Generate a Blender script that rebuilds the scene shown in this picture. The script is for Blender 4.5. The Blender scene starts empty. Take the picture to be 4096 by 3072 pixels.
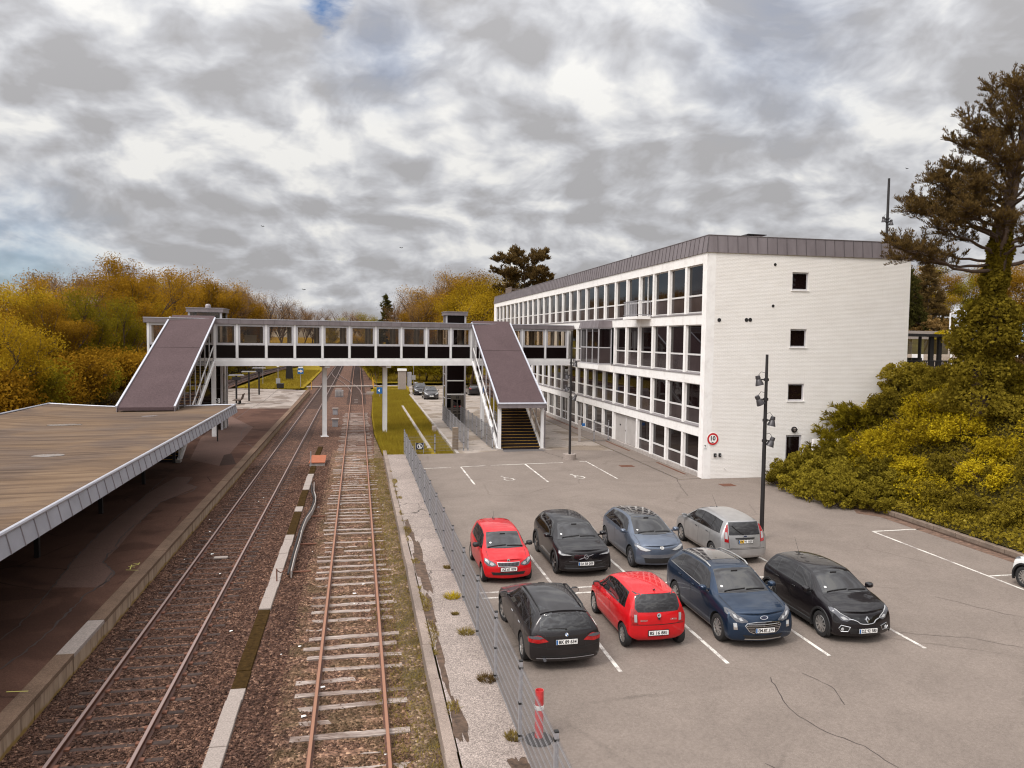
import bpy, bmesh, math, random
import numpy as np
from mathutils import Vector, Matrix
from mathutils.bvhtree import BVHTree

sc = bpy.context.scene
COL = sc.collection
R = random.Random(7)
PI = math.pi
rad = math.radians

# ------------------------------------------------------------------ helpers
def lin(r, g, b):
    f = lambda c: (c/255/12.92) if c/255 <= .04045 else ((c/255+.055)/1.055)**2.4
    return (f(r), f(g), f(b), 1.0)

def wloc(o):
    v = Vector((0, 0, 0))
    while o is not None:
        v += o.location
        o = o.parent
    return v

def tag(o, label=None, cat=None, group=None, kind=None):
    if label: o['label'] = label
    if cat: o['category'] = cat
    if group: o['group'] = group
    if kind: o['kind'] = kind
    return o

def thing(name, label, cat, loc=(0, 0, 0), rotz=0, group=None):
    o = bpy.data.objects.new(name, None)
    COL.objects.link(o)
    o.location = loc
    o.rotation_euler = (0, 0, rotz)
    o.empty_display_size = .2
    return tag(o, label, cat, group)

def link(name, me, parent=None):
    o = bpy.data.objects.new(name, me)
    COL.objects.link(o)
    if parent is not None:
        o.parent = parent
    return o

def kids(o):
    return [c for c in bpy.data.objects if c.parent == o]

def copy_tree(o, parent=None, loc=None, rotz=None, label=None, scale=None):
    def rec(a, par):
        c = a.copy()
        COL.objects.link(c)
        c.parent = par
        for ch in KIDS.get(a.name, ()):
            rec(ch, c)
        return c
    KIDS = {}
    for x in bpy.data.objects:
        if x.parent is not None:
            KIDS.setdefault(x.parent.name, []).append(x)
    c = rec(o, parent)
    if loc is not None: c.location = loc
    if rotz is not None: c.rotation_euler = (0, 0, rotz)
    if scale is not None: c.scale = scale if hasattr(scale, '__len__') else (scale,)*3
    if label: c['label'] = label
    return c

class MB:
    """collects faces, links them as ONE mesh object"""
    def __init__(s):
        s.v = []; s.f = []; s.m = []; s.cur = 0
    def add(s, vs, fs):
        b = len(s.v)
        s.v += [tuple(v) for v in vs]
        s.f += [tuple(b+i for i in f) for f in fs]
        s.m += [s.cur]*len(fs)
        return s
    def box(s, x0, x1, y0, y1, z0, z1):
        return s.add([(x0,y0,z0),(x1,y0,z0),(x1,y1,z0),(x0,y1,z0),(x0,y0,z1),(x1,y0,z1),(x1,y1,z1),(x0,y1,z1)],
                     [(0,3,2,1),(4,5,6,7),(0,1,5,4),(1,2,6,5),(2,3,7,6),(3,0,4,7)])
    def quad(s, a, b, c, d):
        return s.add([a,b,c,d], [(0,1,2,3)])
    def bar(s, p0, p1, w, h=None, up=(0,0,1)):
        h = h or w
        p0, p1 = Vector(p0), Vector(p1)
        d = (p1-p0).normalized(); up = Vector(up)
        if abs(d.dot(up)) > .98: up = Vector((1,0,0))
        x = d.cross(up).normalized(); z = x.cross(d).normalized()
        vs = []
        for p in (p0, p1):
            for a, b in ((-1,-1),(1,-1),(1,1),(-1,1)):
                vs.append(p + x*a*w/2 + z*b*h/2)
        return s.add(vs, [(0,1,2,3),(7,6,5,4),(0,4,5,1),(1,5,6,2),(2,6,7,3),(3,7,4,0)])
    def tube(s, pts, r, n=8, caps=True):
        pts = [Vector(p) for p in pts]
        rr = r if hasattr(r, '__len__') else [r]*len(pts)
        vs = []; fs = []
        for i, p in enumerate(pts):
            d = (pts[min(i+1, len(pts)-1)] - pts[max(i-1, 0)]).normalized()
            up = Vector((0,0,1)) if abs(d.z) < .95 else Vector((1,0,0))
            x = d.cross(up).normalized(); y = x.cross(d)
            for k in range(n):
                a = 2*PI*k/n
                vs.append(p + (x*math.cos(a) + y*math.sin(a))*rr[i])
        for i in range(len(pts)-1):
            for k in range(n):
                k2 = (k+1) % n
                fs.append((i*n+k, i*n+k2, (i+1)*n+k2, (i+1)*n+k))
        if caps:
            fs.append(tuple(range(n))[::-1]); fs.append(tuple((len(pts)-1)*n+k for k in range(n)))
        return s.add(vs, fs)
    def prism(s, poly, d):
        """polygon (3-D points) swept along d"""
        n = len(poly); d = Vector(d)
        vs = [Vector(p) for p in poly] + [Vector(p)+d for p in poly]
        fs = [tuple(range(n))[::-1], tuple(range(n, 2*n))] + [(i, (i+1) % n, n+(i+1) % n, n+i) for i in range(n)]
        return s.add(vs, fs)
    def lathe(s, prof, c, axis='z', n=24):
        """prof: list of (r, h) about axis through c"""
        vs = []; fs = []
        for r, h in prof:
            for k in range(n):
                a = 2*PI*k/n; u, w = r*math.cos(a), r*math.sin(a)
                if axis == 'z': p = (c[0]+u, c[1]+w, c[2]+h)
                elif axis == 'x': p = (c[0]+h, c[1]+u, c[2]+w)
                else: p = (c[0]+w, c[1]+h, c[2]+u)
                vs.append(p)
        for i in range(len(prof)-1):
            for k in range(n):
                k2 = (k+1) % n
                fs.append((i*n+k, i*n+k2, (i+1)*n+k2, (i+1)*n+k))
        return s.add(vs, fs)
    def strip(s, pts, w, z):
        """flat ribbon on a level surface along 2-D points, width w (number or list)"""
        n = len(pts); L = []; Rr = []
        for i, p in enumerate(pts):
            a = Vector(pts[max(i-1,0)][:2]); b = Vector(pts[min(i+1,n-1)][:2]); d = (b-a).normalized()
            ww = (w[i] if hasattr(w, '__len__') else w)/2
            L.append((p[0]-d.y*ww, p[1]+d.x*ww, z)); Rr.append((p[0]+d.y*ww, p[1]-d.x*ww, z))
        return s.add(L+Rr, [(n+i, n+i+1, i+1, i) for i in range(n-1)])
    def build(s, name, mats, parent=None, local=False, smooth=False, bevel=0):
        me = bpy.data.meshes.new(name)
        off = Vector((0,0,0)) if (local or parent is None) else wloc(parent)
        me.from_pydata([(v[0]-off.x, v[1]-off.y, v[2]-off.z) for v in s.v], [], s.f)
        for m in (mats if isinstance(mats, (list, tuple)) else [mats]):
            me.materials.append(m)
        if len(me.materials) > 1:
            me.polygons.foreach_set('material_index', s.m)
        bm = bmesh.new(); bm.from_mesh(me)
        bmesh.ops.recalc_face_normals(bm, faces=bm.faces)
        if bevel:
            es = [e for e in bm.edges if len(e.link_faces) == 2 and e.calc_face_angle(0) > .6]
            bmesh.ops.bevel(bm, geom=es, offset=bevel, segments=1, affect='EDGES', clamp_overlap=True)
        bm.to_mesh(me); bm.free()
        if smooth:
            me.polygons.foreach_set('use_smooth', [True]*len(me.polygons))
            if smooth != 'all':
                try: me.set_sharp_from_angle(angle=rad(35))
                except Exception: pass
        me.update()
        return link(name, me, parent)

def npmesh(name, V, F, mat, parent=None, smooth=False):
    """fast quad mesh from arrays V (n,3), F (m,4)"""
    me = bpy.data.meshes.new(name)
    V = np.asarray(V, np.float32); F = np.asarray(F, np.int32)
    me.vertices.add(len(V)); me.vertices.foreach_set('co', V.ravel())
    k = F.shape[1]
    me.loops.add(F.size); me.loops.foreach_set('vertex_index', F.ravel())
    me.polygons.add(len(F)); me.polygons.foreach_set('loop_start', np.arange(0, F.size, k, dtype=np.int32))
    me.materials.append(mat)
    if smooth: me.polygons.foreach_set('use_smooth', np.ones(len(F), bool))
    me.update(calc_edges=True)
    return me if parent == 'mesh' else link(name, me, parent)

# ------------------------------------------------------------------ materials
def nt(name):
    m = bpy.data.materials.new(name); m.use_nodes = True
    t = m.node_tree
    return m, t, t.nodes['Principled BSDF'], t.nodes['Material Output']

def N(t, typ, **kw):
    n = t.nodes.new(typ)
    for k, v in kw.items():
        if k.startswith('i_'):
            key = k[2:]
            n.inputs[int(key) if key.isdigit() else key].default_value = v
        else:
            setattr(n, k, v)
    return n

def ramp(t, stops, src=None, interp='LINEAR'):
    r = t.nodes.new('ShaderNodeValToRGB')
    r.color_ramp.interpolation = interp
    e = r.color_ramp.elements
    while len(e) < len(stops): e.new(.5)
    for i, (p, c) in enumerate(stops):
        e[i].position = p
        e[i].color = c if len(c) == 4 else (*c, 1)
    if src is not None: t.links.new(src, r.inputs[0])
    return r

def mixc(t, a, b, fac, mode='MIX'):
    m = t.nodes.new('ShaderNodeMix'); m.data_type = 'RGBA'; m.blend_type = mode
    for sock, val in ((m.inputs[0], fac), (m.inputs[6], a), (m.inputs[7], b)):
        if hasattr(val, 'is_output'): t.links.new(val, sock)
        else: sock.default_value = val
    return m.outputs[2]

def noise(t, scale, detail=4, rough=.55, vec=None, dist=0):
    n = N(t, 'ShaderNodeTexNoise'); n.inputs['Scale'].default_value = scale
    n.inputs['Detail'].default_value = detail; n.inputs['Roughness'].default_value = rough; n.inputs['Distortion'].default_value = dist
    if vec is not None: t.links.new(vec, n.inputs['Vector'])
    return n

def pos(t):
    return N(t, 'ShaderNodeNewGeometry').outputs['Position']

def objco(t):
    return N(t, 'ShaderNodeTexCoord').outputs['Object']

def scaled(t, vec, s):
    m = N(t, 'ShaderNodeMapping'); m.inputs['Scale'].default_value = s
    t.links.new(vec, m.inputs['Vector']); return m.outputs[0]

def bump(t, p, h, strength=.3, dist=.02):
    b = N(t, 'ShaderNodeBump'); b.inputs['Strength'].default_value = strength; b.inputs['Distance'].default_value = dist
    t.links.new(h, b.inputs['Height']); t.links.new(b.outputs[0], p.inputs['Normal'])

def plain(name, c, rough=.6, metal=0, coat=0, var=.12, vs=6., bmp=0, bs=60., spec=.5):
    """a colour with slight procedural variation and optional fine bump"""
    m, t, p, o = nt(name)
    v = objco(t)
    n = noise(t, vs, 5, .6, v)
    d = tuple(x*(1-var) for x in c[:3])+(1,); l = tuple(min(1, x*(1+var)) for x in c[:3])+(1,)
    r = ramp(t, [(.3, d), (.7, l)], n.outputs['Fac'])
    t.links.new(r.outputs[0], p.inputs['Base Color'])
    p.inputs['Roughness'].default_value = rough; p.inputs['Metallic'].default_value = metal
    p.inputs['Coat Weight'].default_value = coat; p.inputs['Coat Roughness'].default_value = .03
    p.inputs['Specular IOR Level'].default_value = spec
    if bmp:
        n2 = noise(t, bs, 4, .6, v); bump(t, p, n2.outputs['Fac'], bmp, .01)
    return m

M = {}
M['white_paint'] = plain('white_paint', (.82,.79,.76), .55, var=.05, vs=1.2)
M['white_steel'] = plain('white_steel', (.72,.70,.69), .45, var=.07, vs=2)
M['grey_frame'] = plain('grey_frame', (.42,.40,.41), .5, var=.06)
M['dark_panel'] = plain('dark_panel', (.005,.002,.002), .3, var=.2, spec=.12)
M['zinc'] = plain('zinc', (.25,.222,.23), .5, .25, var=.13, vs=1.6)
M['zinc_trim'] = plain('zinc_trim', (.47,.47,.51), .4, .3, var=.08)
M['galv'] = plain('galv', (.34,.33,.345), .5, .3, var=.12, vs=12)
M['black_metal'] = plain('black_metal', (.018,.015,.015), .5, .2, var=.15)
M['black_plastic'] = plain('black_plastic', (.012,.011,.011), .55, var=.15)
M['rubber'] = plain('rubber', (.014,.013,.013), .75, var=.25, vs=20)
M['concrete'] = plain('concrete', (.34,.30,.275), .85, var=.2, vs=3, bmp=.3, bs=70)
M['pale_concrete'] = plain('pale_concrete', (.29,.24,.21), .85, var=.28, vs=26, bmp=.4, bs=90)
M['rust'] = plain('rust', (.16,.065,.038), .8, .2, var=.3, vs=14)
M['rust_orange'] = plain('rust_orange', (.33,.10,.045), .8, .1, var=.15, vs=6)
M['yellow_paint'] = plain('yellow_paint', (.62,.33,.03), .6, var=.12, vs=8)
M['red_paint'] = plain('red_paint', (.50,.008,.010), .5, var=.1)
M['blue_paint'] = plain('blue_paint', (.012,.11,.32), .45, var=.06)
M['navy_paint'] = plain('navy_paint', (.012,.014,.035), .5, var=.1)
M['sign_white'] = plain('sign_white', (.8,.78,.75), .5, var=.04)
M['ink'] = plain('ink', (.008,.007,.007), .6, var=.1)
M['wood_dark'] = plain('wood_dark', (.075,.045,.03), .8, var=.3, vs=8)
M['chrome'] = plain('chrome', (.72,.72,.73), .18, 1., var=.04)
M['alloy'] = plain('alloy', (.50,.48,.46), .32, .8, var=.06)
M['moss'] = plain('moss', (.042,.024,.008), .98, spec=.05, var=.5, vs=9, bmp=.8, bs=60)
M['tar'] = plain('tar', (.045,.031,.027), .8, var=.2)
M['bark'] = plain('bark', (.075,.045,.03), .9, var=.35, vs=3, bmp=.6, bs=12)
M['bark_pale'] = plain('bark_pale', (.12,.085,.055), .9, var=.3, vs=4)

def road_paint():
    m, t, p, o = nt('road_paint')
    v = pos(t)
    a = noise(t, 34, 4, .7, v); b = noise(t, 2.2, 3, .6, v)
    k = N(t, 'ShaderNodeMath', operation='ADD'); t.links.new(a.outputs['Fac'], k.inputs[0]); t.links.new(b.outputs['Fac'], k.inputs[1])
    r = ramp(t, [(.66, (.24,.2,.18)), (.82, (.66,.62,.56))], None)
    h = N(t, 'ShaderNodeMath', operation='MULTIPLY', i_1=.75); t.links.new(k.outputs[0], h.inputs[0]); t.links.new(h.outputs[0], r.inputs[0])
    t.links.new(r.outputs[0], p.inputs['Base Color']); p.inputs['Roughness'].default_value = .8
    return m
M['road_paint'] = road_paint()

def asphalt(name, base, grain=.35, big=.18, cracks=.0, cscale=.35, patch=None, pscale=.25, gscale=55):
    m, t, p, o = nt(name)
    v = pos(t)
    g = noise(t, gscale, 3, .8, v); b = noise(t, .40, 6, .65, v, .8); g2 = noise(t, gscale*.32, 2, .6, v)
    c = lambda k: tuple(x*k for x in base)+(1,)
    rg = ramp(t, [(.28, c(1-grain)), (.5, c(1)), (.72, c(1+grain*1.5))], g.outputs['Fac'])
    rb = ramp(t, [(.3, (1-big,)*3), (.7, (1+big,)*3)], b.outputs['Fac'])
    col = mixc(t, rg.outputs[0], rb.outputs[0], 1., 'MULTIPLY')
    rs = ramp(t, [(.3, (.86,)*3), (.7, (1.12,)*3)], g2.outputs['Fac'])
    col = mixc(t, col, rs.outputs[0], 1., 'MULTIPLY')
    if patch:
        n = noise(t, pscale, 3, .5, v, .4)
        r = ramp(t, [(.52, (0,0,0)), (.56, (1,1,1))], n.outputs['Fac'])
        col = mixc(t, col, (*patch, 1), r.outputs[0], 'MULTIPLY')
    if cracks:
        w = noise(t, 2.2, 5, .65, v)
        wv = mixc(t, v, w.outputs['Color'], .22)
        vo = N(t, 'ShaderNodeTexVoronoi', feature='DISTANCE_TO_EDGE'); vo.inputs['Scale'].default_value = cscale
        t.links.new(wv, vo.inputs['Vector'])
        mk = noise(t, .23, 3, .5, v)
        rm = ramp(t, [(.48, (0,0,0)), (.62, (1,1,1))], mk.outputs['Fac'])
        rc = ramp(t, [(.0, (1,1,1)), (.006, (1,1,1)), (.012, (0,0,0))], vo.outputs['Distance'])
        k = N(t, 'ShaderNodeMath', operation='MULTIPLY'); t.links.new(rm.outputs[0], k.inputs[0]); t.links.new(rc.outputs[0], k.inputs[1])
        k2 = N(t, 'ShaderNodeMath', operation='MULTIPLY', i_1=cracks); t.links.new(k.outputs[0], k2.inputs[0])
        col = mixc(t, col, c(.3), k2.outputs[0])
    t.links.new(col, p.inputs['Base Color']); p.inputs['Roughness'].default_value = .92
    p.inputs['Specular IOR Level'].default_value = .12
    bump(t, p, g.outputs['Fac'], .35, .008)
    return m
M['lot'] = asphalt('lot_asphalt', (.190,.155,.132), .32, .12, .30, .30)
M['path'] = asphalt('path_aggregate', (.265,.218,.192), .75, .18, .95, .6, gscale=38)
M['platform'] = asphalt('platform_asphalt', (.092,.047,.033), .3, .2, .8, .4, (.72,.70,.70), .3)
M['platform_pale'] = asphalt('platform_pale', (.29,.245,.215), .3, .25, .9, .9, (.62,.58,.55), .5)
M['yard'] = asphalt('yard_concrete', (.30,.255,.22), .3, .2, .95, .8, (.7,.66,.6), .35)
M['stair_felt'] = asphalt('roof_felt', (.080,.054,.055), .25, .08, 0, gscale=30)

def canopy_felt():
    m, t, p, o = nt('canopy_felt')
    v = pos(t)
    a = noise(t, 1., 6, .65, scaled(t, v, (.22, 2.4, 1)), .7)
    b = noise(t, .22, 4, .6, v, .5)
    g = noise(t, 45, 3, .7, v)
    r1 = ramp(t, [(.34, (.076,.053,.040)), (.5, (.128,.091,.068)), (.68, (.170,.128,.098))], a.outputs['Fac'])
    r2 = ramp(t, [(.38, (.75,.72,.72)), (.6, (1.12,1.0,.80))], b.outputs['Fac'])
    c = mixc(t, r1.outputs[0], r2.outputs[0], .9, 'MULTIPLY')
    r3 = ramp(t, [(.3, (.85,)*3), (.7, (1.15,)*3)], g.outputs['Fac'])
    c = mixc(t, c, r3.outputs[0], 1, 'MULTIPLY')
    # puddle stains left by standing water
    w = noise(t, .35, 2, .4, v, .3)
    t.links.new(c, p.inputs['Base Color']); p.inputs['Roughness'].default_value = .85; p.inputs['Specular IOR Level'].default_value = .12
    bump(t, p, g.outputs['Fac'], .2, .01)
    return m
M['canopy_felt'] = canopy_felt()

def ballast(name, tint, weeds=0.):
    m, t, p, o = nt(name)
    v = pos(t)
    vo = N(t, 'ShaderNodeTexVoronoi'); vo.inputs['Scale'].default_value = 17; t.links.new(v, vo.inputs['Vector'])
    sp = N(t, 'ShaderNodeSeparateColor'); t.links.new(vo.outputs['Color'], sp.inputs[0])
    T = lambda a, b, c: (a*tint[0], b*tint[1], c*tint[2], 1)
    r = ramp(t, [(0, T(.075,.058,.052)), (.3, T(.13,.10,.09)), (.6, T(.20,.155,.135)), (.85, T(.28,.22,.19)), (1, T(.52,.45,.38))], sp.outputs[0])
    b = noise(t, .5, 4, .6, v, .4)
    rb = ramp(t, [(.3, (.72,.70,.70)), (.7, (1.2,1.16,1.1))], b.outputs['Fac'])
    c = mixc(t, r.outputs[0], rb.outputs[0], 1, 'MULTIPLY')
    if weeds:
        w = noise(t, 1.3, 5, .65, v, .4)
        rw = ramp(t, [(.42, (0,0,0)), (.6, (weeds,)*3)], w.outputs['Fac'])
        w2 = noise(t, 30, 3, .7, v)
        rc = ramp(t, [(.3, (.05,.035,.015)), (.55, (.105,.075,.03)), (.8, (.22,.17,.10))], w2.outputs['Fac'])
        c = mixc(t, c, rc.outputs[0], rw.outputs[0])
    t.links.new(c, p.inputs['Base Color']); p.inputs['Roughness'].default_value = .9; p.inputs['Specular IOR Level'].default_value = .2
    iv = N(t, 'ShaderNodeMath', operation='SUBTRACT', i_0=1.); t.links.new(vo.outputs['Distance'], iv.inputs[1])
    bump(t, p, iv.outputs[0], 1., .05)
    return m
M['ballast'] = ballast('ballast', (.62,.43,.35))
M['ballast_pale'] = ballast('ballast_pale', (.98,.72,.57), .5)
M['weedy'] = ballast('weedy_soil', (1.0,.85,.7), 1.)

def grass_soil(name, stops, sc=.35):
    m, t, p, o = nt(name)
    v = pos(t)
    a = noise(t, sc, 5, .65, v, .4); b = noise(t, 24, 4, .75, v)
    r = ramp(t, stops, a.outputs['Fac'])
    rb = ramp(t, [(.3, (.55,)*3), (.7, (1.4,)*3)], b.outputs['Fac'])
    c = mixc(t, r.outputs[0], rb.outputs[0], 1, 'MULTIPLY')
    t.links.new(c, p.inputs['Base Color']); p.inputs['Roughness'].default_value = .95; p.inputs['Specular IOR Level'].default_value = .1
    bump(t, p, b.outputs['Fac'], .8, .06)
    return m
M['grass'] = grass_soil('grass_soil', [(.3, (.17,.10,.012)), (.5, (.24,.165,.010)), (.7, (.31,.235,.012))])
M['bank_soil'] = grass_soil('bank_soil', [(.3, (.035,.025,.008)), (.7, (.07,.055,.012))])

def wood(name, a, b, c):
    m, t, p, o = nt(name)
    v = objco(t)
    ri = N(t, 'ShaderNodeObjectInfo').outputs['Random']
    ad = N(t, 'ShaderNodeVectorMath', operation='ADD'); t.links.new(v, ad.inputs[0])
    cm = N(t, 'ShaderNodeMath', operation='MULTIPLY', i_1=97.); t.links.new(ri, cm.inputs[0]); t.links.new(cm.outputs[0], ad.inputs[1])
    n = noise(t, 5, 6, .7, scaled(t, ad.outputs[0], (.35, 8, 8)), .8)
    r = ramp(t, [(.3, a), (.5, b), (.68, c)], n.outputs['Fac'])
    n2 = noise(t, 1.1, 3, .6, ad.outputs[0])
    r2 = ramp(t, [(.32, (.5,.42,.38)), (.5, (1,1,1))], n2.outputs['Fac'])
    col = mixc(t, r.outputs[0], r2.outputs[0], 1, 'MULTIPLY')
    t.links.new(col, p.inputs['Base Color']); p.inputs['Roughness'].default_value = .9
    bump(t, p, n.outputs['Fac'], .6, .02)
    return m
M['sleeper_wood'] = wood('sleeper_wood', (.09,.06,.048), (.27,.21,.178), (.56,.48,.43))
M['sleeper_steel'] = wood('sleeper_steel', (.026,.015,.012), (.045,.027,.021), (.08,.05,.04))
M['post_wood'] = wood('post_wood', (.10,.07,.05), (.2,.15,.11), (.3,.23,.17))

def rail_mat(name, top, side):
    m, t, p, o = nt(name)
    nz = N(t, 'ShaderNodeSeparateXYZ'); t.links.new(N(t, 'ShaderNodeNewGeometry').outputs['Normal'], nz.inputs[0])
    r = ramp(t, [(.6, (0,0,0)), (.9, (1,1,1))], nz.outputs[2])
    pz = N(t, 'ShaderNodeSeparateXYZ'); t.links.new(pos(t), pz.inputs[0]); hi = ramp(t, [(.45, (0,0,0)), (.48, (1,1,1))])
    sh = N(t, 'ShaderNodeMath', operation='MULTIPLY_ADD', i_1=1., i_2=.5); t.links.new(pz.outputs[2], sh.inputs[0]); t.links.new(sh.outputs[0], hi.inputs[0])
    mm = N(t, 'ShaderNodeMath', operation='MULTIPLY'); t.links.new(r.outputs[0], mm.inputs[0]); t.links.new(hi.outputs[0], mm.inputs[1]); r = mm
    n = noise(t, 9, 5, .6, pos(t))
    rs = ramp(t, [(.3, tuple(x*.6 for x in side)), (.7, tuple(x*1.3 for x in side))], n.outputs['Fac'])
    c = mixc(t, rs.outputs[0], (*top, 1), r.outputs[0])
    t.links.new(c, p.inputs['Base Color'])
    return m, t, p, r
def rails():
    m, t, p, r = rail_mat('rail_worn', (.29,.205,.18), (.10,.038,.022))
    p.inputs['Metallic'].default_value = .25; p.inputs['Roughness'].default_value = .45
    M['rail_worn'] = m
    m, t, p, r = rail_mat('rail_rusty', (.27,.128,.076), (.10,.04,.024))
    p.inputs['Roughness'].default_value = .7
    M['rail_rusty'] = m
rails()

def whitewashed_brick():
    m, t, p, o = nt('whitewashed_brick')
    v = objco(t)
    sx = N(t, 'ShaderNodeSeparateXYZ'); t.links.new(v, sx.inputs[0])
    cx = N(t, 'ShaderNodeCombineXYZ')
    sm = N(t, 'ShaderNodeMath', operation='ADD'); t.links.new(sx.outputs[0], sm.inputs[0]); t.links.new(sx.outputs[1], sm.inputs[1])
    t.links.new(sm.outputs[0], cx.inputs[0]); t.links.new(sx.outputs[2], cx.inputs[1])
    wob = noise(t, 3, 4, .6, v)
    vv = mixc(t, cx.outputs[0], wob.outputs['Color'], .012)
    br = N(t, 'ShaderNodeTexBrick'); br.inputs['Scale'].default_value = 1.
    br.inputs['Brick Width'].default_value = .24; br.inputs['Row Height'].default_value = .075; br.inputs['Mortar Size'].default_value = .011
    br.inputs['Mortar Smooth'].default_value = .6
    br.inputs['Color1'].default_value = (1,1,1,1); br.inputs['Color2'].default_value = (.8,.8,.8,1); br.inputs['Mortar'].default_value = (.15,.15,.15,1)
    t.links.new(vv, br.inputs['Vector'])
    a = noise(t, 1.2, 6, .65, scaled(t, v, (.5,.5,1.4)), .4); s = noise(t, 8, 4, .7, scaled(t, v, (1,1,.18)))
    r = ramp(t, [(.3, (.745,.70,.655)), (.55, (.785,.742,.70)), (.75, (.81,.77,.73))], a.outputs['Fac'])
    r2 = ramp(t, [(.22, (.94,.93,.92)), (.45, (1,1,1))], s.outputs['Fac'])
    c = mixc(t, r.outputs[0], r2.outputs[0], 1, 'MULTIPLY')
    t.links.new(c, p.inputs['Base Color']); p.inputs['Roughness'].default_value = .85; p.inputs['Specular IOR Level'].default_value = .25
    mm = N(t, 'ShaderNodeMath', operation='ADD'); n3 = noise(t, 14, 4, .6, v)
    t.links.new(br.outputs['Color'], mm.inputs[0]); t.links.new(n3.outputs['Fac'], mm.inputs[1])
    bump(t, p, mm.outputs[0], .65, .014)
    return m
M['brick'] = whitewashed_brick()

def render_wall():
    m, t, p, o = nt('white_render')
    v = pos(t)
    a = noise(t, 1.5, 6, .7, v, .4); s = noise(t, 3.5, 5, .7, scaled(t, v, (1,1,.12)))
    r = ramp(t, [(.28, (.70,.66,.63)), (.5, (.81,.775,.745)), (.8, (.86,.835,.81))], a.outputs['Fac'])
    r2 = ramp(t, [(.24, (.80,.78,.76)), (.42, (1,1,1))], s.outputs['Fac'])
    c = mixc(t, r.outputs[0], r2.outputs[0], 1, 'MULTIPLY')
    t.links.new(c, p.inputs['Base Color']); p.inputs['Roughness'].default_value = .8
    n = noise(t, 30, 4, .6, v); bump(t, p, n.outputs['Fac'], .2, .008)
    return m
M['render'] = render_wall()

def standing_seam():
    m, t, p, o = nt('zinc_cladding')
    v = objco(t)
    a = noise(t, 1., 5, .6, scaled(t, v, (1.6,1.6,.35)), .3); b = noise(t, 12, 4, .7, scaled(t, v, (1,1,.1)))
    r = ramp(t, [(.3, (.165,.138,.142)), (.7, (.225,.192,.198))], a.outputs['Fac'])
    r2 = ramp(t, [(.66, (1,1,1)), (.8, (1.45,1.43,1.42))], b.outputs['Fac'])
    c = mixc(t, r.outputs[0], r2.outputs[0], .8, 'MULTIPLY')
    t.links.new(c, p.inputs['Base Color']); p.inputs['Roughness'].default_value = .5; p.inputs['Metallic'].default_value = .3
    return m
M['cladding'] = standing_seam()

def dark_glass(name, c, rough=.03, spec=.5):
    m, t, p, o = nt(name)
    n = noise(t, .7, 2, .5, pos(t))
    r = ramp(t, [(.3, tuple(x*.7 for x in c)), (.7, tuple(x*1.2 for x in c))], n.outputs['Fac'])
    t.links.new(r.outputs[0], p.inputs['Base Color'])
    p.inputs['Roughness'].default_value = rough; p.inputs['IOR'].default_value = 1.5; p.inputs['Specular IOR Level'].default_value = spec
    return m
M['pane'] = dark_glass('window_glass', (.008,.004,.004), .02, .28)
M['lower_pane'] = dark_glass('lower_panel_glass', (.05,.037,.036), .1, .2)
M['car_glass'] = dark_glass('car_glass', (.010,.008,.008), .015, .9)

def clear_glass(name, tint, refl=.1):
    m, t, p, o = nt(name)
    t.nodes.remove(p)
    tr = N(t, 'ShaderNodeBsdfTransparent'); tr.inputs[0].default_value = (*tint, 1)
    gl = N(t, 'ShaderNodeBsdfGlossy'); gl.inputs['Roughness'].default_value = .02
    lw = N(t, 'ShaderNodeLayerWeight'); lw.inputs['Blend'].default_value = .25
    nn = noise(t, .9, 2, .5, pos(t))
    k = N(t, 'ShaderNodeMath', operation='MULTIPLY', i_1=.7); t.links.new(lw.outputs['Fresnel'], k.inputs[0])
    k2 = N(t, 'ShaderNodeMath', operation='MULTIPLY_ADD', i_1=refl*.4, ); t.links.new(nn.outputs['Fac'], k2.inputs[0]); t.links.new(k.outputs[0], k2.inputs[2])
    mx = N(t, 'ShaderNodeMixShader'); t.links.new(k2.outputs[0], mx.inputs[0]); t.links.new(tr.outputs[0], mx.inputs[1]); t.links.new(gl.outputs[0], mx.inputs[2])
    t.links.new(mx.outputs[0], o.inputs[0])
    return m
M['bridge_glass'] = clear_glass('bridge_glass', (.84,.78,.70), .05)
M['stair_glass'] = clear_glass('stair_glass', (.72,.66,.60))

def car_paint(name, c, metal=.0, rough=.35, coat=.7, flake=.1):
    m, t, p, o = nt(name)
    n = noise(t, 3, 3, .5, objco(t))
    r = ramp(t, [(.3, tuple(x*(1-flake) for x in c)), (.7, tuple(x*(1+flake) for x in c))], n.outputs['Fac'])
    t.links.new(r.outputs[0], p.inputs['Base Color'])
    p.inputs['Metallic'].default_value = metal; p.inputs['Roughness'].default_value = rough
    p.inputs['Coat Weight'].default_value = coat; p.inputs['Coat Roughness'].default_value = .02; p.inputs['Coat IOR'].default_value = 1.5; p.inputs['Specular IOR Level'].default_value = .15
    return m

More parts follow.
